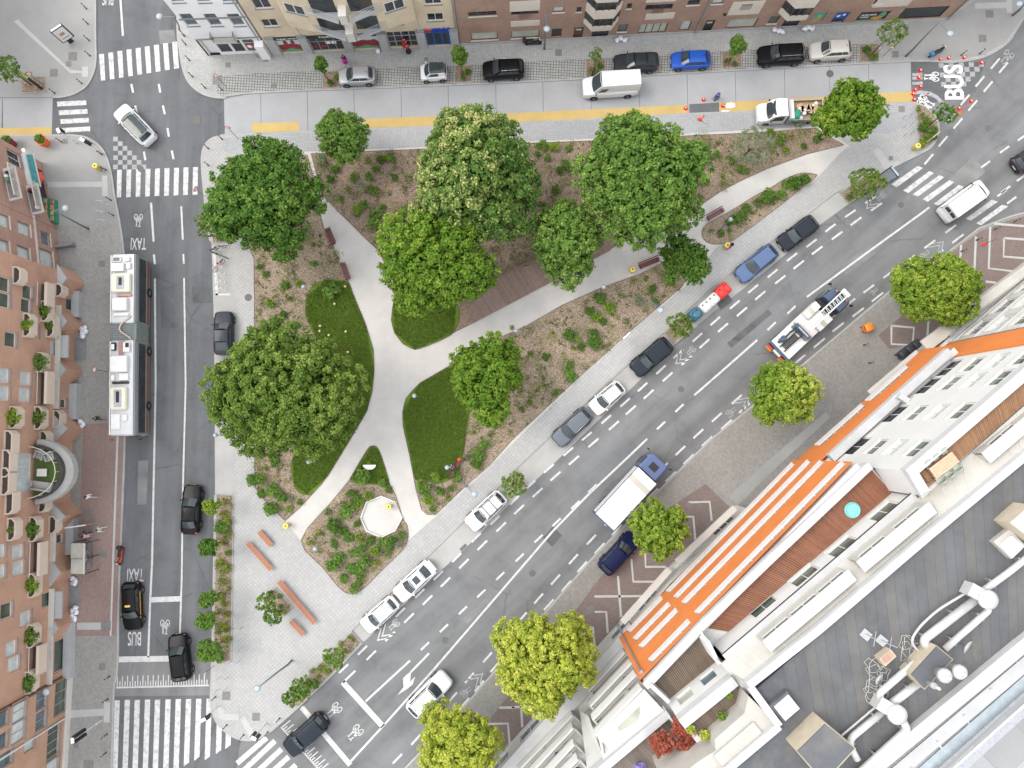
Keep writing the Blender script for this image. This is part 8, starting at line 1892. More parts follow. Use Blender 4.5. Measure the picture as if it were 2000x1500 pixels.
def bin_(x, y, lab):
 t = thing('litter_bin', lab, 'litter bin', P(x, y, KZ), 0, 'yellow litter bins'); mb = MB(); mb.lathe((0, 0, 0), [(.2, .05), (.24, .1), (.26, .75), (.29, .8), (.29, .9), (.22, .95)], 16); mb.build('body', M_BINY, t, True); mb = MB(); mb.cyl((0, 0, .955), .09, .02, 12); mb.build('mouth', M_BLK, t); mb = MB(); mb.tube([(.27, 0, 0), (.27, 0, .95)], .035, 6); mb.build('post', M_POST, t)
for x, y, lab in ((195, 330, 'yellow litter bin on the grocer corner pavement'), (1233, 530, 'yellow litter bin next to the long bench'), (1416, 483, 'yellow litter bin beside the person in black'), (563, 1025, 'yellow litter bin at the plaza end of the path'), (762, 988, 'yellow litter bin at the gravel octagon'), (1784, 291, 'yellow litter bin at the right tip planter')): bin_(x, y, lab)
M_BENR = mat('bench_maroon', (.115, .03, .032), .55, var=.15, scale=4); M_BENW = mat('bench_teak', (.33, .135, .075), .6, var=.15, scale=5)
def bench(x, y, ax, ay, ln, lab, back=True, m=M_BENR):
 h = heading(x, y, ax, ay); t = thing('park_bench', lab, 'bench', P(x, y, KZ), h, 'park benches')
 for k in range(4): mb = MB(); mb.box((0, -.2 + k * .125, .45), (ln, .11, .04)); mb.build('slat', m, t)
 if back:
  for k in range(2): mb = MB(); mb.box((0, -.33 - k * .03, .62 + k * .16), (ln, .035, .12)); mb.build('back_slat', m, t)
 for sx in (-1, 1):
  mb = MB(); mb.box((sx * ln * .42, 0, .21), (.06, .42, .42)); mb.build('leg', M_BLK, t); mb = MB(); mb.tube([(sx * ln * .48, -.25, .45), (sx * ln * .48, -.2, .68), (sx * ln * .48, .2, .68), (sx * ln * .48, .22, .45)], .025, 5); mb.build('armrest', M_BENR, t)
bench(647, 464, 640, 447, 1.75, 'maroon bench on the path below the chestnut, upper of two'); bench(676, 532, 670, 515, 1.75, 'maroon bench on the path beside the left lawn, lower of two'); bench(1395, 421, 1378, 431, 1.9, 'maroon bench on the edge of the narrow bed'); bench(1266, 516, 1246, 524, 2.2, 'long maroon bench along the edge of the wide bed'); bench(889, 915, 883, 926, 1.8, 'maroon bench on the edge of the big lawn with someone on it')
def block(x0, y0, x1, y1, n, lab):
 a, b = P(x0, y0, .5), P(x1, y1, .5); c = (a + b) / 2; L = (b - a).length; t = thing('plaza_bench', lab, 'bench', (c.x, c.y, KZ), math.atan2(b.y - a.y, b.x - a.x), 'teak block benches on the plaza')
 for s_ in range(n):
  for k in range(3): mb = MB(); mb.box((-L / 2 + L * (s_ + .5) / n, -.17 + k * .17, .44), (L / n - .03, .15, .06)); mb.build('slat', M_BENW, t)
 for sx in (-.4, .4): mb = MB(); mb.bbox(sx * L - .2, sx * L + .2, -.2, .2, 0, .41); mb.build('plinth', M_STONE, t)
block(506, 1038, 530, 1065, 2, 'short teak bench nearest the path on the plaza'); block(484, 1060, 530, 1112, 3, 'medium teak bench on the plaza, second from the path'); block(545, 1135, 615, 1217, 4, 'longest teak bench beside the square planter'); block(568, 1213, 593, 1239, 2, 'short teak bench below the longest plaza bench')
def container(x, y, w_, d_, h_, m, lab, dome, cat='container'):
 t = thing('recycling_container', lab, cat, P(x, y, .02 + h_ * 0), AV, 'recycling containers at the kerb'); mb = MB(); mb.bbox(-w_ / 2, w_ / 2, -d_ / 2, d_ / 2, .1, h_, bev=.18); mb.build('body', m, t, True)
 for k in range(dome): mb = MB(); mb.blob((-w_ / 2 + w_ * (k + .5) / dome, -.1, h_), (w_ / dome * .42, d_ * .36, .16), RNG, 12, j=0); mb.build('lid_dome', m, t, True)
 for k in (-1, 1): mb = MB(); mb.cyl((k * w_ * .22, d_ * .22, h_ + .01), .1, .05, 10); mb.build('slot', V_TRIM, t)
 for k in (-1, 1): mb = MB(); mb.box((k * w_ * .38, 0, .06), (.12, d_ * .8, .12)); mb.build('foot', V_TRIM, t)
container(1405, 572, 1.5, 1.25, 1.5, mat('container_red', (.62, .035, .025), .45, var=.06, obj=True), 'red recycling container with two domes', 2); container(1386, 589, 1.25, 1.1, 1.5, mat('container_white', (.62, .62, .61), .5, var=.06), 'white recycling container next to the red one', 1); container(1372, 602, 1.1, 1.1, 1.45, MATS['container_white'], 'white recycling container next to the teal one', 1); container(1353, 617, 1.2, 1.15, 1.4, mat('container_teal', (.035, .13, .19), .45, var=.08), 'teal recycling container beside the small tree', 1)
def wheelie(x, y, rz, m, lab, w_=.75, z=KZ, group=None):
 t = thing('wheelie_bin', lab, 'wheelie bin', P(x, y, z), rz, group); mb = MB(); mb.loft([[(-w_ * .38, -w_ * .38, .1), (w_ * .38, -w_ * .38, .1), (w_ * .38, w_ * .38, .1), (-w_ * .38, w_ * .38, .1)], [(-w_ * .5, -w_ * .5, 1.0), (w_ * .5, -w_ * .5, 1.0), (w_ * .5, w_ * .5, 1.0), (-w_ * .5, w_ * .5, 1.0)]]); mb.build('body', m, t); mb = MB(); mb.bbox(-w_ * .53, w_ * .53, -w_ * .53, w_ * .53, 1.0, 1.12, bev=.07); mb.build('lid', m, t, True)
 for sy in (-1, 1): mb = MB(); mb.cyl((-w_ * .4, sy * w_ * .36, .1), .1, .06, 10, axis='y'); mb.build('wheel', V_TYRE, t)
 mb = MB(); mb.tube([(-w_ * .55, -w_ * .3, 1.0), (-w_ * .62, -w_ * .3, 1.03), (-w_ * .62, w_ * .3, 1.03), (-w_ * .55, w_ * .3, 1.0)], .02, 5); mb.build('handle', V_TRIM, t)
wheelie(1688, 642, R(20), mat('bin_orange', (.70, .20, .012), .45, var=.05), 'orange wheelie bin standing alone on the pavement'); MDB = mat('bin_charcoal', (.03, .035, .042), .55, var=.15)
for k, (x, y) in enumerate(((1755, 693), (1768, 683), (1781, 674))): wheelie(x, y, AV, MDB, ('dark wheelie bin, lowest of three by the orange block', 'dark wheelie bin, middle of three by the orange block', 'dark wheelie bin, uppermost of three by the orange block')[k], group='dark wheelie bins')
rr = random.Random(4); MBAG = mat('bag_white', (.66, .67, .72), .35, var=.08, scale=6, bump=.4, stain=.3, stain_col=(.42, .42, .52))
for where, pts in (('below the white bay of the brick terrace', [(1205, 80), (1212, 77), (1220, 80)]), ('by the far entrance of the brick terrace', [(1512, 60), (1520, 62), (1526, 64)]), ('right of the far entrance of the brick terrace', [(1570, 58), (1577, 56), (1585, 57)]), ('by the porch of the peach residence', [(163, 643), (168, 641), (164, 651), (169, 648), (164, 658)]), ('at the red paving by the residence', [(160, 824), (164, 828), (161, 834)]), ('below the bus shelter', [(144, 1129), (149, 1133), (147, 1139)]), ('beside the lower porch of the residence', [(150, 1186), (145, 1192), (151, 1195), (144, 1203), (148, 1207)]), ('beside the mural window', [(739, 101)])):
 for x, y in pts:
  t = thing('rubbish_bag', 'white rubbish bag lying ' + where, 'rubbish bag', P(x, y, KZ), rr.uniform(0, 6), 'rubbish bags ' + where); mb = MB(); mb.blob((0, 0, .22), (.33, .27, .23), rr, 11, j=.22); mb.build('bag', MBAG, t, True); mb = MB(); mb.lathe((.05, 0, .4), [(.06, 0), (.03, .05), (.09, .12)], 7); mb.build('knot', MBAG, t, True)
def panel(x, y, rz, w_, h_, face, lab, shapes=(), z0=.6, tilt=0):
 t = thing('advertising_panel', lab, 'advertising panel', P(x, y, KZ), rz, 'advertising panels'); mb = MB(); mb.bbox(-w_ / 2, w_ / 2, -.14, .14, z0, z0 + h_, bev=.03); fr = mb.build('casing', M_NAVY, t); mb = MB(); mb.box((0, 0, z0 / 2), (.5, .2, z0)); mb.build('foot', M_BLK, t)
 for sy in (-1, 1): mb = MB(); mb.box((0, sy * .143, z0 + h_ / 2), (w_ - .2, .012, h_ - .2)); ps = mb.build('poster', face, fr)
 mb = MB(); mb.box((0, 0, z0 + h_ + .005), (w_ - .2, .2, .012)); mb.build('top_plate', face, fr)
 for k, (dx, dz, a, b, m_) in enumerate(shapes):
  for sy in (-1, 1): mb = MB(); mb.box((dx, sy * (.152 + k * .002), z0 + dz), (a, .006, b)); mb.build('print_shape', m_, fr)
panel(140, 82, R(35), 1.4, 2.0, mat('poster_pale', (.62, .60, .60), .3, var=.05), 'dark framed advertising panel with pale poster at the top left corner', ((0, 1.1, .5, .4, M_STAKE), (0, .5, .8, .1, M_SILL))); panel(1723, 352, AV + R(85), 1.3, 1.9, mat('poster_glass', (.30, .36, .40), .15, var=.2, scale=4), 'black advertising panel by the right zebra crossing')
panel(80, 172, R(-35), 1.5, 2.2, mat('poster_green', (.22, .36, .04), .4, var=.15), 'green and yellow advertising board beside the small corner tree', ((0, .5, 1.2, .5, MATS['marker_orange']), (.1, 1.4, .8, .5, M_LIGHT)))
def sign(x, y, h_, lab, kind, rz=0.0, base=None):
 t = thing('road_sign', lab, 'sign', P(x, y, KZ), rz, 'road signs'); mb = MB(); mb.tube([(0, 0, 0), (0, 0, h_)], .03, 6); mb.build('post', M_POST, t)
 if kind == 'tri':
  for s_, m_, o in ((.42, M_LETR, 0), (.30, M_LETW, .012)): mb = MB(); mb.loft([[(s_ * math.sin(a), -.03 - o, h_ - .1 + s_ * math.cos(a)) for a in (0, 2.094, 4.189)], [(s_ * math.sin(a), -.045 - o, h_ - .1 + s_ * math.cos(a)) for a in (0, 2.094, 4.189)]]); mb.build('face' if not o else 'symbol_field', m_, t)
 elif kind == 'round':
  mb = MB(); mb.lathe((0, -.04, h_ - .2), [(.32, -.01), (.32, .01)], 20, axis='y'); mb.build('face', M_LETR, t); mb = MB(); mb.lathe((0, -.06, h_ - .2), [(.23, -.008), (.23, .005)], 20, axis='y'); mb.build('symbol_field', M_LETW, t)
 elif kind == 'bar':
  for k in range(5): mb = MB(); mb.box((0, -.03, h_ - .9 + k * .2), (.25, .02, .19)); mb.build('stripe', M_LETR if k % 2 else M_LETW, t)
 elif kind == 'blue':
  mb = MB(); mb.box((0, 0, h_ - .4), (.9, .05, .75)); mb.build('face', M_LETB, t); mb = MB(); mb.box((0, -.03, h_ - .2), (.9, .02, .2)); mb.build('symbol_field', M_LETW, t); mb = MB(); mb.box((0, .0, h_ - .01), (.92, .12, .03)); mb.build('cap', M_LETW, t)
 if base: mb = MB(); mb.bbox(-.2, .2, -.16, .16, 0, .12, bev=.05); mb.build('foot', base, t)
sign(1921, 477, 2.1, 'triangular warning sign on a red foot on the brown pavement', 'tri', R(20), M_CONE); sign(1726, 109, 2.6, 'red and white marker board right of the last tree pit', 'bar', R(-20)); sign(1803, 190, 1.2, 'small red and white marker beside the painted bicycle', 'bar'); sign(1217, 661, 2.2, 'blue and white information board at the edge of the wide bed', 'blue', AV); sign(443, 172, 2.8, 'road sign on the curve below the white house', 'tri'); sign(465, 271, 3.0, 'grey sign post at the upper left park corner', 'round'); sign(86, 166, 2.6, 'round red ringed sign beside the green board', 'round', R(20)); sign(398, 382, 2.2, 'round sign at the park end of the middle zebra', 'round', R(60)); sign(503, 112, 2.4, 'red sign in front of the white corner house', 'round'); sign(419, 1300, 2.2, 'sign post at the lower end of the long left planter', 'bar', R(40)); sign(217, 727, 3.2, 'thin white signal post beside the bus', 'round', R(80))
t = thing('marker_pole', 'red painted pole on a block beside the fresh lettering', 'marker', P(1875, 221, .02), R(35)); mb = MB(); mb.box((0, 0, .06), (.6, .4, .12)); mb.build('foot', M_BENW, t); mb = MB(); mb.tube([(0, 0, .1), (.7, .35, .9)], .03, 6); mb.build('pole', M_CONE, t)
t = thing('timber_sign', 'plain timber sign frame in the right tip planter', 'sign', P(1812, 275, KZ), R(40)); mb = MB(); mb.box((0, 0, 1.3), (1.0, .06, .6)); mb.build('board', mat('fresh_pine', (.55, .45, .27), .7, var=.1), t)
for sx in (-.4, .4): mb = MB(); mb.box((sx, 0, .7), (.08, .08, 1.4)); mb.build('post', MATS['fresh_pine'], t)
def signal(x, y, h_, rz, lab, n=2):
 t = thing('traffic_light', lab, 'traffic light', P(x, y, KZ), rz, 'traffic lights'); mb = MB(); mb.lathe((0, 0, 0), [(.09, 0), (.09, .9), (.055, .95), (.05, h_)], 8); mb.build('post', M_FRMW, t)
 for k in range(n):
  mb = MB(); y_ = (-1) ** k * .22; mb.bbox(-.13, .13, y_ - .15, y_ + .15, h_ - 1.0 - (k // 2) * .9, h_ - .1 - (k // 2) * .9, bev=.04); hd = mb.build('signal_head', M_BLK, t)
  for j in range(3): mb = MB(); mb.lathe((.14, y_, h_ - .25 - j * .28 - (k // 2) * .9), [(.09, -.02), (.1, .1)], 10, axis='x'); mb.build('visor', M_NAVY, hd)
 mb = MB(); mb.box((0, 0, h_ + .02), (.3, .5, .04)); mb.build('cap', M_LETW, t)
signal(199, 299, 3.4, R(60), 'traffic light at the grocer corner kerb', 2); signal(426, 1379, 3.4, R(-60), 'traffic light at the plaza end of the lower zebra', 2); signal(520, 1413, 3.4, R(-120), 'traffic light at the lower tip of the plaza', 2); signal(198, 1407, 4.6, R(10), 'tall cluster of traffic lights on the lower left pavement', 4); signal(150, 279, 3.0, R(30), 'thin signal post by the orange planter', 1)
t = tag(empty('bus_shelter', P(168, 1092, KZ), world=True), 'glass roofed bus shelter on the red paving', 'bus shelter'); MGR = mat('shelter_glass_roof', (.38, .375, .33), .25, var=.2, scale=.8, coat=1)
for k, (y0, y1) in enumerate(((1061, 1091), (1092, 1121))):
 mb = MB(); mb.prism([tuple(P(x, y, 2.5)[:2]) for x, y in ((139, y0), (166, y0), (165, y1), (138, y1))], 2.46, 2.5); mb.build('roof_pane', MGR, t)
for x, y in ((139, 1061), (166, 1061), (138, 1121), (165, 1121), (139, 1091), (166, 1091)): p = P(x, y, 2.5); mb = MB(); mb.tube([(p.x, p.y, KZ), (p.x, p.y, 2.5)], .04, 6); mb.build('post', M_BLK, t)
p, q = P(165, 1061, 2.5), P(164, 1121, 2.5); mb = MB(); mb.bar((p.x, p.y, 2.5), (q.x, q.y, 2.5), .12, .15); mb.build('front_beam', M_SILLW, t); p, q = P(140, 1064, 2.5), P(139, 1119, 2.5); mb = MB(); mb.bar((p.x, p.y, 1.2), (q.x, q.y, 1.2), .02, 1.9); mb.build('back_pane', G_BLUE, t); mb = MB(); mb.bar((p.x + .5, p.y, .5), (q.x + .5, q.y, .5), .35, .05); mb.build('seat', M_STEEL, t)
t = thing('service_screen', 'thin white screen wall above the bus shelter', 'screen', P(172, 1023, KZ), R(8)); mb = MB(); mb.box((0, 0, 1.1), (1.9, .06, 1.9)); mb.build('pane', MATS['gallery_glass'], t); mb = MB(); mb.box((0, 0, 2.1), (2.0, .12, .1)); mb.build('top_rail', M_FRMW, t)
for x, y, m_, lab in ((92, 281, mat('tub_orange', (.72, .13, .02), .5, var=.05), 'orange hexagonal flower tub at the cross street corner'), (27, 283, mat('tub_red', (.20, .02, .03), .5, var=.08), 'dark red hexagonal flower tub near the left edge')):
 t = thing('flower_tub', lab, 'flower tub', P(x, y, KZ), .3, 'hexagonal flower tubs'); mb = MB(); mb.lathe((0, 0, 0), [(.38, 0), (.62, 1.05), (.52, 1.05), (.5, .9)], 6); mb.build('tub', m_, t); r_ = np.random.default_rng(int(x)); C, N, T = crown_points(r_, .5, .5, .4, 14, 22, .22, .3, .3, .5); C[:, 2] += 1.2; link('foliage', leaf_mesh('foliage', C, N, .14, T, L_MID, 3), t)
t = tag(empty('market_stall', P(104, 415, KZ), world=True), 'green tiered vegetable stall in front of the grocer shop', 'market stall'); MGS = mat('stall_green', (.03, .20, .12), .6, var=.2)
for k in range(4): mb = MB(); mb.prism([tuple(P(x, y, .9)[:2]) for x, y in ((88 + k * 4, 388), (92 + k * 4, 388), (94 + k * 4, 434), (90 + k * 4, 434))], KZ, 1.35 - k * .22); mb.build('tier', MGS, t)
for k in range(4):
 for j in range(2):
  p = P(91 + j * 8, 394 + k * 10.5, 1.2); z = 1.36 if j == 0 else .92; o = thing('vegetable_crate', 'crate of produce on the green stall, %s row, number %s from the top' % (('rear', 'front')[j], ('one', 'two', 'three', 'four')[k]), 'crate', (p.x, p.y, z), 0, 'crates on the vegetable stall'); mb = MB(); mb.bbox(-.17, .17, -.24, .24, 0, .14); mb.build('box', M_STAKE, o); mb = MB()
  for i in range(7): mb.blob((rr.uniform(-.12, .12), rr.uniform(-.18, .18), .15), (.06, .06, .05), rr, 6, j=.1)
  mb.build('produce', (M_GREENP, M_REDP, MATS['orange_print'], MATS['lime_print'])[(k + j) % 4], o, True)
t = thing('parasol', 'small red parasol against the grocer shop', 'parasol', P(93, 362, KZ)); mb = MB(); mb.lathe((0, 0, 2.0), [(.9, 0), (.5, .3), (.05, .5)], 8); mb.build('canopy', M_LETR, t); mb = MB(); mb.tube([(0, 0, 0), (0, 0, 2.4)], .025, 6); mb.build('pole', M_POST, t)
def hoop(x, y, rz, where, m=M_FRMW):
 t = thing('cycle_hoop', 'steel cycle hoop ' + where, 'cycle hoop', P(x, y, KZ), rz, 'cycle hoops ' + where); mb = MB(); mb.tube(smooth_corner([Vector(v) for v in ((-.4, 0, 0), (-.4, 0, .85), (.4, 0, .85), (.4, 0, 0))], .15), .025, 6); mb.build('hoop', m, t, True)
 for sx in (-.4, .4): mb = MB(); mb.cyl((sx, 0, .01), .07, .02, 8); mb.build('base_plate', M_STEEL, t)
for x, y in ((202, 397), (203, 417), (205, 434)): hoop(x, y, R(-10), 'near the grocer corner kerb')
for x, y in ((1770, 230), (1771, 247), (1772, 264)): hoop(x, y, R(15), 'near the right park tip', M_STEEL)
for x, y in ((465, 1226), (463, 1248), (462, 1268), (461, 1290), (438, 1322), (435, 1345)): hoop(x, y, R(5), 'beside the long left planter', M_STEEL)
for x, y in ((431, 538), (432, 554), (433, 567)): hoop(x, y, R(25), 'in the left parking bay')
for q in ([(415, 479), (420, 479), (426, 576), (421, 577)], [(421, 573), (450, 573), (450, 577), (421, 577)]): sheet('bay_line', q, .020, M_PNT, parent=bay_w)
def bicycle(x, y, fx, fy, m, lab, z=.03, rider=None):
 h = heading(x, y, fx, fy); t = thing('bicycle', lab, 'bicycle', P(x, y, z), h, 'bicycles')
 for sx in (-.52, .52):
  w_ = MB(); w_.tube([(sx + .33 * math.cos(a), 0, .34 + .33 * math.sin(a)) for a in np.linspace(0, 2 * math.pi, 18)[:-1]], .022, 5, closed=True); o = w_.build('wheel', V_TYRE, t, True); sp = MB()
  for a in np.linspace(0, math.pi, 5)[:-1]: sp.tube([(sx - .3 * math.cos(a), 0, .34 - .3 * math.sin(a)), (sx + .3 * math.cos(a), 0, .34 + .3 * math.sin(a))], .005, 3)
  sp.build('spokes', V_RIM, o)
 mb = MB()
 for a, b in (((-.52, .34), (-.15, .85)), ((-.15, .85), (.32, .86)), ((.32, .86), (-.05, .32)), ((-.05, .32), (-.52, .34)), ((-.05, .32), (-.17, .95)), ((.52, .34), (.30, 1.0))): mb.tube([(a[0], 0, a[1]), (b[0], 0, b[1])], .024, 5)
 mb.build('frame', m, t); mb = MB(); mb.blob((-.18, 0, .98), (.14, .08, .04), rr, 8, j=0); mb.build('saddle', V_TRIM, t, True); mb = MB(); mb.tube([(.22, -.3, 1.02), (.32, -.1, 1.03), (.32, .1, 1.03), (.22, .3, 1.02)], .018, 5); mb.build('handlebar', V_TRIM, t)
 mb = MB(); mb.bar((-.85, 0, .70), (-.35, 0, .68), .16, .02); mb.build('carrier', V_TRIM, t)
 return t
bicycle(430, 487, 445, 482, M_BLK, 'black bicycle uppermost in the left cycle bay'); bicycle(434, 501, 445, 505, mat('bike_grey', (.12, .16, .18), .4, .3), 'grey bicycle below the black one in the left cycle bay'); bicycle(430, 521, 420, 532, mat('bike_red', (.55, .03, .05), .4), 'red and blue bicycle in the left cycle bay')
def scooter(x, y, fx, fy, m, m2, lab, z=KZ):
 h = heading(x, y, fx, fy); t = thing('motor_scooter', lab, 'motor scooter', P(x, y, z), h, 'motor scooters')
 for sx in (-.62, .65): add_wheel(t, sx, 0, .27, .13)
 mb = MB(); mb.loft([[(xx, -w_, z0), (xx, -w_ * .8, z1), (xx, w_ * .8, z1), (xx, w_, z0)] for xx, w_, z0, z1 in ((-.85, .12, .45, .62), (-.5, .2, .35, .72), (-.1, .18, .3, .66), (.1, .14, .25, .36), (.4, .2, .28, .45), (.6, .16, .4, .8))]); mb.build('body', m, t, True); mb = MB(); mb.bbox(-.75, .05, -.15, .15, .70, .82, bev=.05); mb.build('seat', V_TRIM, t, True); mb = MB(); mb.bbox(-1.1, -.75, -.22, .22, .75, 1.1, bev=.05); mb.build('top_box', m2, t, True); mb = MB(); mb.tube([(.42, -.33, 1.02), (.55, 0, 1.0), (.42, .33, 1.02)], .025, 6); mb.tube([(.72, 0, .3), (.55, 0, 1.0)], .04, 6); mb.build('handlebar', V_TRIM, t); mb = MB(); mb.blob((.68, 0, .9), (.07, .1, .08), rr, 8, j=0); mb.build('headlight', V_HEAD, t, True)
 return t
scooter(1041, 87, 1062, 86, M_BLK, V_TRIM, 'black motorcycle parked against the brick terrace'); scooter(1825, 106, 1843, 96, M_BLK, mat('box_blue', (.02, .16, .38), .4), 'motor scooter with blue box on the far corner pavement'); scooter(240, 1085, 237, 1105, mat('scooter_red', (.42, .06, .02), .4), V_TRIM, 'red motor scooter in the bus lane gutter', .02)
t = thing('stone_seat', 'white half round stone seat on the small triangular lawn', 'stone seat', P(723, 908, BZ + .03)); mb = MB(); mb.prism([(.6 * math.cos(a), -.45 * math.sin(a)) for a in np.linspace(0, math.pi, 10)], 0, .38); mb.build('stone', mat('white_marble', (.66, .65, .63), .6, var=.08), t); mb = MB(); mb.prism([(.66 * math.cos(a), .03 - .5 * math.sin(a)) for a in np.linspace(0, math.pi, 10)], .38, .43); mb.build('seat_slab', MATS['white_marble'], t)
for x, y in ((654, 594), (675, 560), (676, 648), (626, 637), (643, 655), (680, 688), (625, 647)):
 t = thing('tree_stump', 'small cut stump on the left lawn', 'stump', P(x, y, BZ + .02), rr.uniform(0, 3), 'small stumps on the left lawn'); mb = MB(); mb.lathe((0, 0, 0), [(.16, 0), (.13, .22), (.1, .24)], 8); mb.build('stump', M_STAKE, t); mb = MB(); mb.cyl((0, 0, .245), .09, .01, 8); mb.build('cut_face', MATS['fresh_pine'], t)
for x, y in ((618, 330), (1538, 268)):
 t = thing('stake_frame', 'triangular timber stake frame in the top bed by the %s' % ('young airy tree' if x < 1000 else 'flatbed truck'), 'stake frame', P(x, y, BZ)); mb = MB(); c = [(.45 * math.cos(a), .45 * math.sin(a)) for a in (1.6, 3.7, 5.8)]
 for k in range(3): mb.tube([(*c[k], 1.3), (*c[(k + 1) % 3], 1.3)], .03, 5)
 mb.build('rail', M_STAKE, t)
 for k in range(3): mb = MB(); mb.tube([(*c[k], 0), (*c[k], 1.4)], .035, 5); mb.build('stake', M_STAKE, t)
t = thing('tool_bag', 'blue grey tool bag beside the asphalt patch', 'bag', P(1396, 194, .02), .4); mb = MB(); mb.blob((0, 0, .2), (.3, .2, .2), rr, 10, j=.15); mb.build('bag', mat('bag_blue', (.06, .10, .22), .7), t, True); mb = MB(); mb.tube([(-.2, 0, .35), (0, 0, .48), (.2, 0, .35)], .02, 5); mb.build('handle', M_BLK, t)
t = thing('ground_saw', 'red and white power tool on the paved strip', 'power tool', P(1369, 235, KZ), R(-20)); mb = MB(); mb.bbox(-.35, .1, -.12, .12, .05, .3, bev=.05); mb.build('housing', M_CONE, t); mb = MB(); mb.bar((.1, 0, .15), (.65, -.15, .12), .1, .05); mb.build('blade', M_STEEL, t)
sheet('bike_stencil', [(1416, 208), (1419, 202), (1428, 200), (1435, 202), (1436, 208), (1429, 211), (1420, 211)], .028, M_PNTN, parent=road_c); sheet('stencil_arrow', [(1408, 217), (1413, 215), (1426, 216), (1425, 218), (1413, 219)], .028, M_PNTN, parent=road_c)
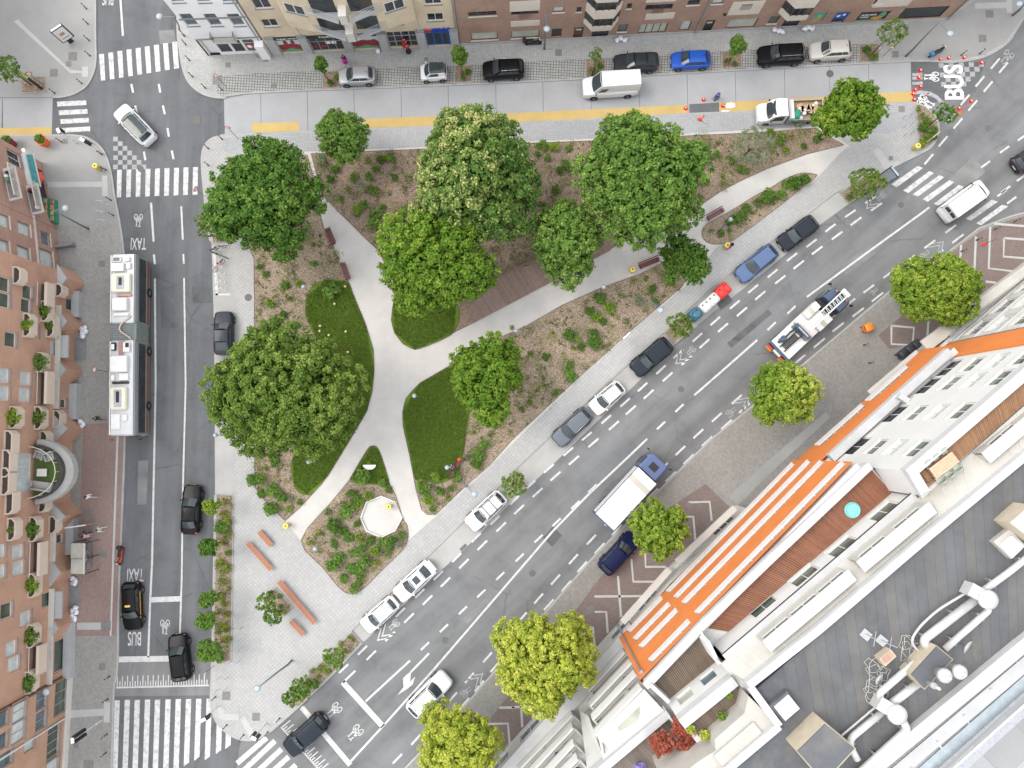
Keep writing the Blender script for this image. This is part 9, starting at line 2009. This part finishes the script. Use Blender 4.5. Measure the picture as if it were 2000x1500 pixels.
# ================================================================== people
SKIN = mat('skin_light', (.48, .30, .22), .6, var=.05); SKIND = mat('skin_brown', (.20, .11, .075), .6, var=.05); HAIRD = mat('hair_dark', (.012, .009, .008), .6, var=.2); SHOE = mat('shoe_dark', (.03, .03, .03), .7)
_CL = {}
def cloth(c): return _CL.setdefault(c, mat('cloth_%d' % len(_CL), c, .85, var=.12, scale=6))
def person(label, x, y, ang, top, bottom, pose='walk', sleeve=False, hair=HAIRD, skin=SKIN, skirt=None, cap=None, z=KZ, s=1.0, ph=1):
 t = thing('person', label, 'person', P(x, y, z), ang, 'people')
 V, E, Rd, MI = [], [], [], []
 def v(p, r_, m, par=None):
  V.append(p); Rd.append(r_); MI.append(m)
  if par is not None: E.append((par, len(V) - 1))
  return len(V) - 1
 lean = {'walk': .05, 'stand': .0, 'sit': -.08, 'bend': .55, 'push': .12}[pose]; hz = .52 if pose == 'sit' else (.88 if pose == 'bend' else .94)
 pel = v((0, 0, hz), .145, 2); sp = v((0, lean * .3, hz + .22), .135, 1, pel); ch = v((0, lean * .75, hz + .45 - (.15 if pose == 'bend' else 0)), .15, 1, sp)
 nk = v((0, lean * 1.05 + .02, hz + .59 - (.22 if pose == 'bend' else 0)), .058, 0, ch); hd = v((0, lean * 1.2 + .04, hz + .70 - (.24 if pose == 'bend' else 0)), .088, 0, nk); v((0, lean * 1.25 + .05, hz + .80 - (.25 if pose == 'bend' else 0)), .078, 0, hd)
 C = V[ch]
 for k, sx in enumerate((-1, 1)):
  sw = (.22 if pose == 'walk' else 0) * sx * ph
  sh = v((sx * .17, C[1], C[2] + .04), .065, 1, ch)
  if pose in ('push', 'bend'): el, wr_ = (sx * .22, C[1] + .18, C[2] - .22), (sx * .18, C[1] + .42, C[2] - .28 if pose == 'push' else C[2] - .45)
  elif pose == 'sit': el, wr_ = (sx * .24, C[1] + .02, C[2] - .24), (sx * .12, C[1] + .24, C[2] - .30)
  else: el, wr_ = (sx * .24, C[1] - sw * .5, C[2] - .25), (sx * .25, C[1] - sw * .9 + .06, C[2] - .48)
  e = v(el, .047, 1 if sleeve else 0, sh); w_ = v(wr_, .034, 0, e); d = (Vector(wr_) - Vector(el)).normalized(); hn = v(tuple(Vector(wr_) + d * .07), .034, 0, w_); t['hand%d' % k] = 0; del t['hand%d' % k]
  V_hand = (Vector(wr_) + d * .08, d, sx); HANDS.append(V_hand)
  if pose == 'sit': kn, an = (sx * .11, .44, hz - .02), (sx * .11, .50, .09)
  else: kn, an = (sx * .1, sw * .75 + .03, .50), (sx * .1, sw * 1.2 - (.06 if sw < 0 else 0), .09)
  hp = v((sx * .09, 0, hz - .04), .095, 2, pel); kk = v(kn, .062, 2 if skirt is None else 0, hp); aa = v(an, .042, 2 if skirt is None else 0, kk); v((an[0], an[1] + .14, .045), .038, 3, aa)
 me = bpy.data.meshes.new('body'); me.from_pydata(V, E, []); o = bpy.data.objects.new('body', me); COL.objects.link(o)
 md = o.modifiers.new('skin', 'SKIN'); sub = o.modifiers.new('sub', 'SUBSURF'); sub.levels = 1; sub.render_levels = 1
 for i, sv in enumerate(me.skin_vertices[0].data): sv.radius = (Rd[i], Rd[i] * (.8 if MI[i] in (1, 2) and i < 3 else 1)); sv.use_root = (i == 0)
 dg = bpy.context.evaluated_depsgraph_get(); m2 = bpy.data.meshes.new_from_object(o.evaluated_get(dg)); bpy.data.objects.remove(o)
 mb = MB(); mb.v = [tuple(q.co) for q in m2.vertices]; mb.f = [tuple(f.vertices) for f in m2.polygons]; VA = np.array(V)
 for f in m2.polygons: mb.m.append(MI[int(np.argmin(np.sum((VA - np.array(f.center)) ** 2, axis=1)))])
 H0 = Vector(V[hd])
 mb.blob(H0 + Vector((0, .088, .02)), (.016, .028, .025), RNG, 6, j=0)
 for sx in (-1, 1): mb.blob(H0 + Vector((sx * .088, 0, .02)), (.014, .025, .035), RNG, 6, j=0); mb.blob(H0 + Vector((sx * .032, .082, .045)), (.012, .01, .01), RNG, 6, mi=3, j=0)
 mb.blob(H0 + Vector((0, .082, -.025)), (.028, .012, .008), RNG, 6, mi=3, j=0)
 for hp_, d, sx in HANDS[-2:]:
  side = Vector((1, 0, 0)) if abs(d.x) < .8 else Vector((0, 1, 0)); curl = Vector((0, 1, 0)) * .2
  for i, ln in enumerate((.075, .085, .08, .062)): a = hp_ + side * (-.027 + i * .018); mb.tube([a - d * .02, a + d * ln * .55, a + d * ln + curl * .08], [.0095, .009, .006], 5)
  a = hp_ - d * .03; mb.tube([a, a - side * sx * .03 + d * .03 + curl * .1, a - side * sx * .035 + d * .06 + curl * .12], [.011, .0095, .007], 5)
 while len(mb.m) < len(mb.f): mb.m.append(0)
 mb.build('body', [skin, cloth(top), cloth(bottom), SHOE], t, True)
 hb = MB(); hb.blob(H0 + Vector((0, -.022, .065)), (.098, .105, .085), RNG, 12, j=.04); hb.blob(H0 + Vector((0, -.06, -.02)), (.085, .05, .11), RNG, 10, j=.05); hb.build('hair', hair, t, True)
 if cap: cb = MB(); cb.lathe(H0 + Vector((0, 0, .07)), [(.19, 0), (.11, .03), (.105, .08), (.04, .11)], 14); cb.build('hat', cloth(cap), t, True)
 if skirt: sb = MB(); sb.lathe((0, 0, 0), [(.30, .42), (.27, .6), (.19, hz), (.15, hz + .12)], 14); sb.build('skirt', cloth(skirt), t, True)
 t.scale = (s,) * 3
 return t
HANDS = []
person('person in a red dress stepping into the glazed shop entrance', 792, 93, R(0), (.40, .015, .02), (.4, .015, .02), skirt=(.40, .015, .02)); person('person with bare shoulders and black skirt outside the glazed entrance', 799, 105, R(0), (.42, .28, .2), (.01, .01, .012), skirt=(.01, .01, .012), ph=-1)
person('person in magenta skirt walking below the mural windows', 676, 124, R(200), (.55, .55, .56), (.45, .01, .30), skirt=(.45, .01, .30), sleeve=True); person('person in black with a white hat beside the yellow bin', 1421, 486, R(70), (.012, .012, .014), (.012, .012, .014), 'stand', True, cap=(.7, .7, .68))
person('person in pale trousers and dark top seated on the lawn bench', 888, 914, heading(888, 914, 872, 905) - R(90), (.02, .02, .025), (.38, .47, .58), 'sit', True); person('person in a white shirt walking on the red paving', 187, 968, R(80), (.62, .62, .66), (.40, .40, .45), sleeve=True)
person('person in white and green walking near the glass screen', 206, 1031, R(-85), (.60, .62, .60), (.5, .52, .5), sleeve=True, ph=-1); person('person in pink pushing a pram on the red paving', 183, 1044, R(85), (.55, .33, .33), (.5, .42, .42), 'push', True)
person('person in grey waiting beside the bus shelter', 178, 1078, R(-90), (.30, .30, .31), (.25, .25, .27), 'stand', True); person('second person in pale grey waiting at the shelter front', 180, 1087, R(-80), (.45, .45, .46), (.12, .12, .14), 'stand', True, skin=SKIND); person('person in dark clothes walking behind the bus front', 203, 818, R(90), (.03, .03, .035), (.16, .10, .10), sleeve=True)
person('worker in blue overalls bending over the asphalt patch', 1400, 190, R(150), (.05, .09, .22), (.05, .09, .22), 'bend', True, z=.02)
t = thing('pram', 'dark pram on the red paving by the glass screen', 'pram', P(171, 1043, KZ), R(175)); mb = MB(); mb.blob((0, 0, .65), (.42, .25, .22), RNG, 12, j=.04); mb.build('carrycot', M_BLK, t, True); mb = MB(); mb.blob((.15, 0, .82), (.26, .26, .2), RNG, 10, j=.04); mb.build('hood', mat('hood_grey', (.10, .11, .11), .8), t, True); mb = MB(); mb.tube([(-.3, 0, .5), (-.62, 0, 1.0)], .02, 5); mb.tube([(-.62, -.2, 1.0), (-.62, .2, 1.0)], .02, 5); mb.build('handle', M_STEEL, t)
for sx in (-.32, .32):
 for sy in (-.24, .24): add_wheel(t, sx, sy, .13, .05)
t = thing('shopping_bag', 'orange bag lying on the end of the lawn bench', 'bag', P(897, 897, KZ + .47), .5); mb = MB(); mb.blob((0, 0, .16), (.24, .18, .16), RNG, 10, j=.15); mb.build('bag', mat('bag_orange', (.62, .09, .02), .7), t, True); mb = MB(); mb.tube([(-.1, 0, .28), (0, 0, .4), (.1, 0, .28)], .015, 5); mb.build('handle', M_BLK, t)
# ================================================================== look-alikes: tell each one by its place in its row
_by = {}
for o in SC.objects:
 if o.parent is None and 'label' in o.keys(): _by.setdefault(o['label'], []).append(o)
ORD = 'first second third fourth fifth sixth seventh eighth ninth tenth eleventh twelfth thirteenth fourteenth fifteenth sixteenth seventeenth eighteenth nineteenth twentieth'.split()
for lab, os_ in _by.items():
 if len(os_) < 2: continue
 xs, ys = [o.location.x for o in os_], [o.location.y for o in os_]
 hor = max(xs) - min(xs) >= max(ys) - min(ys)
 for k, o in enumerate(sorted(os_, key=lambda o: o.location.x if hor else -o.location.y)): o['label'] = lab + ', ' + ORD[k] + (' from left' if hor else ' from top')
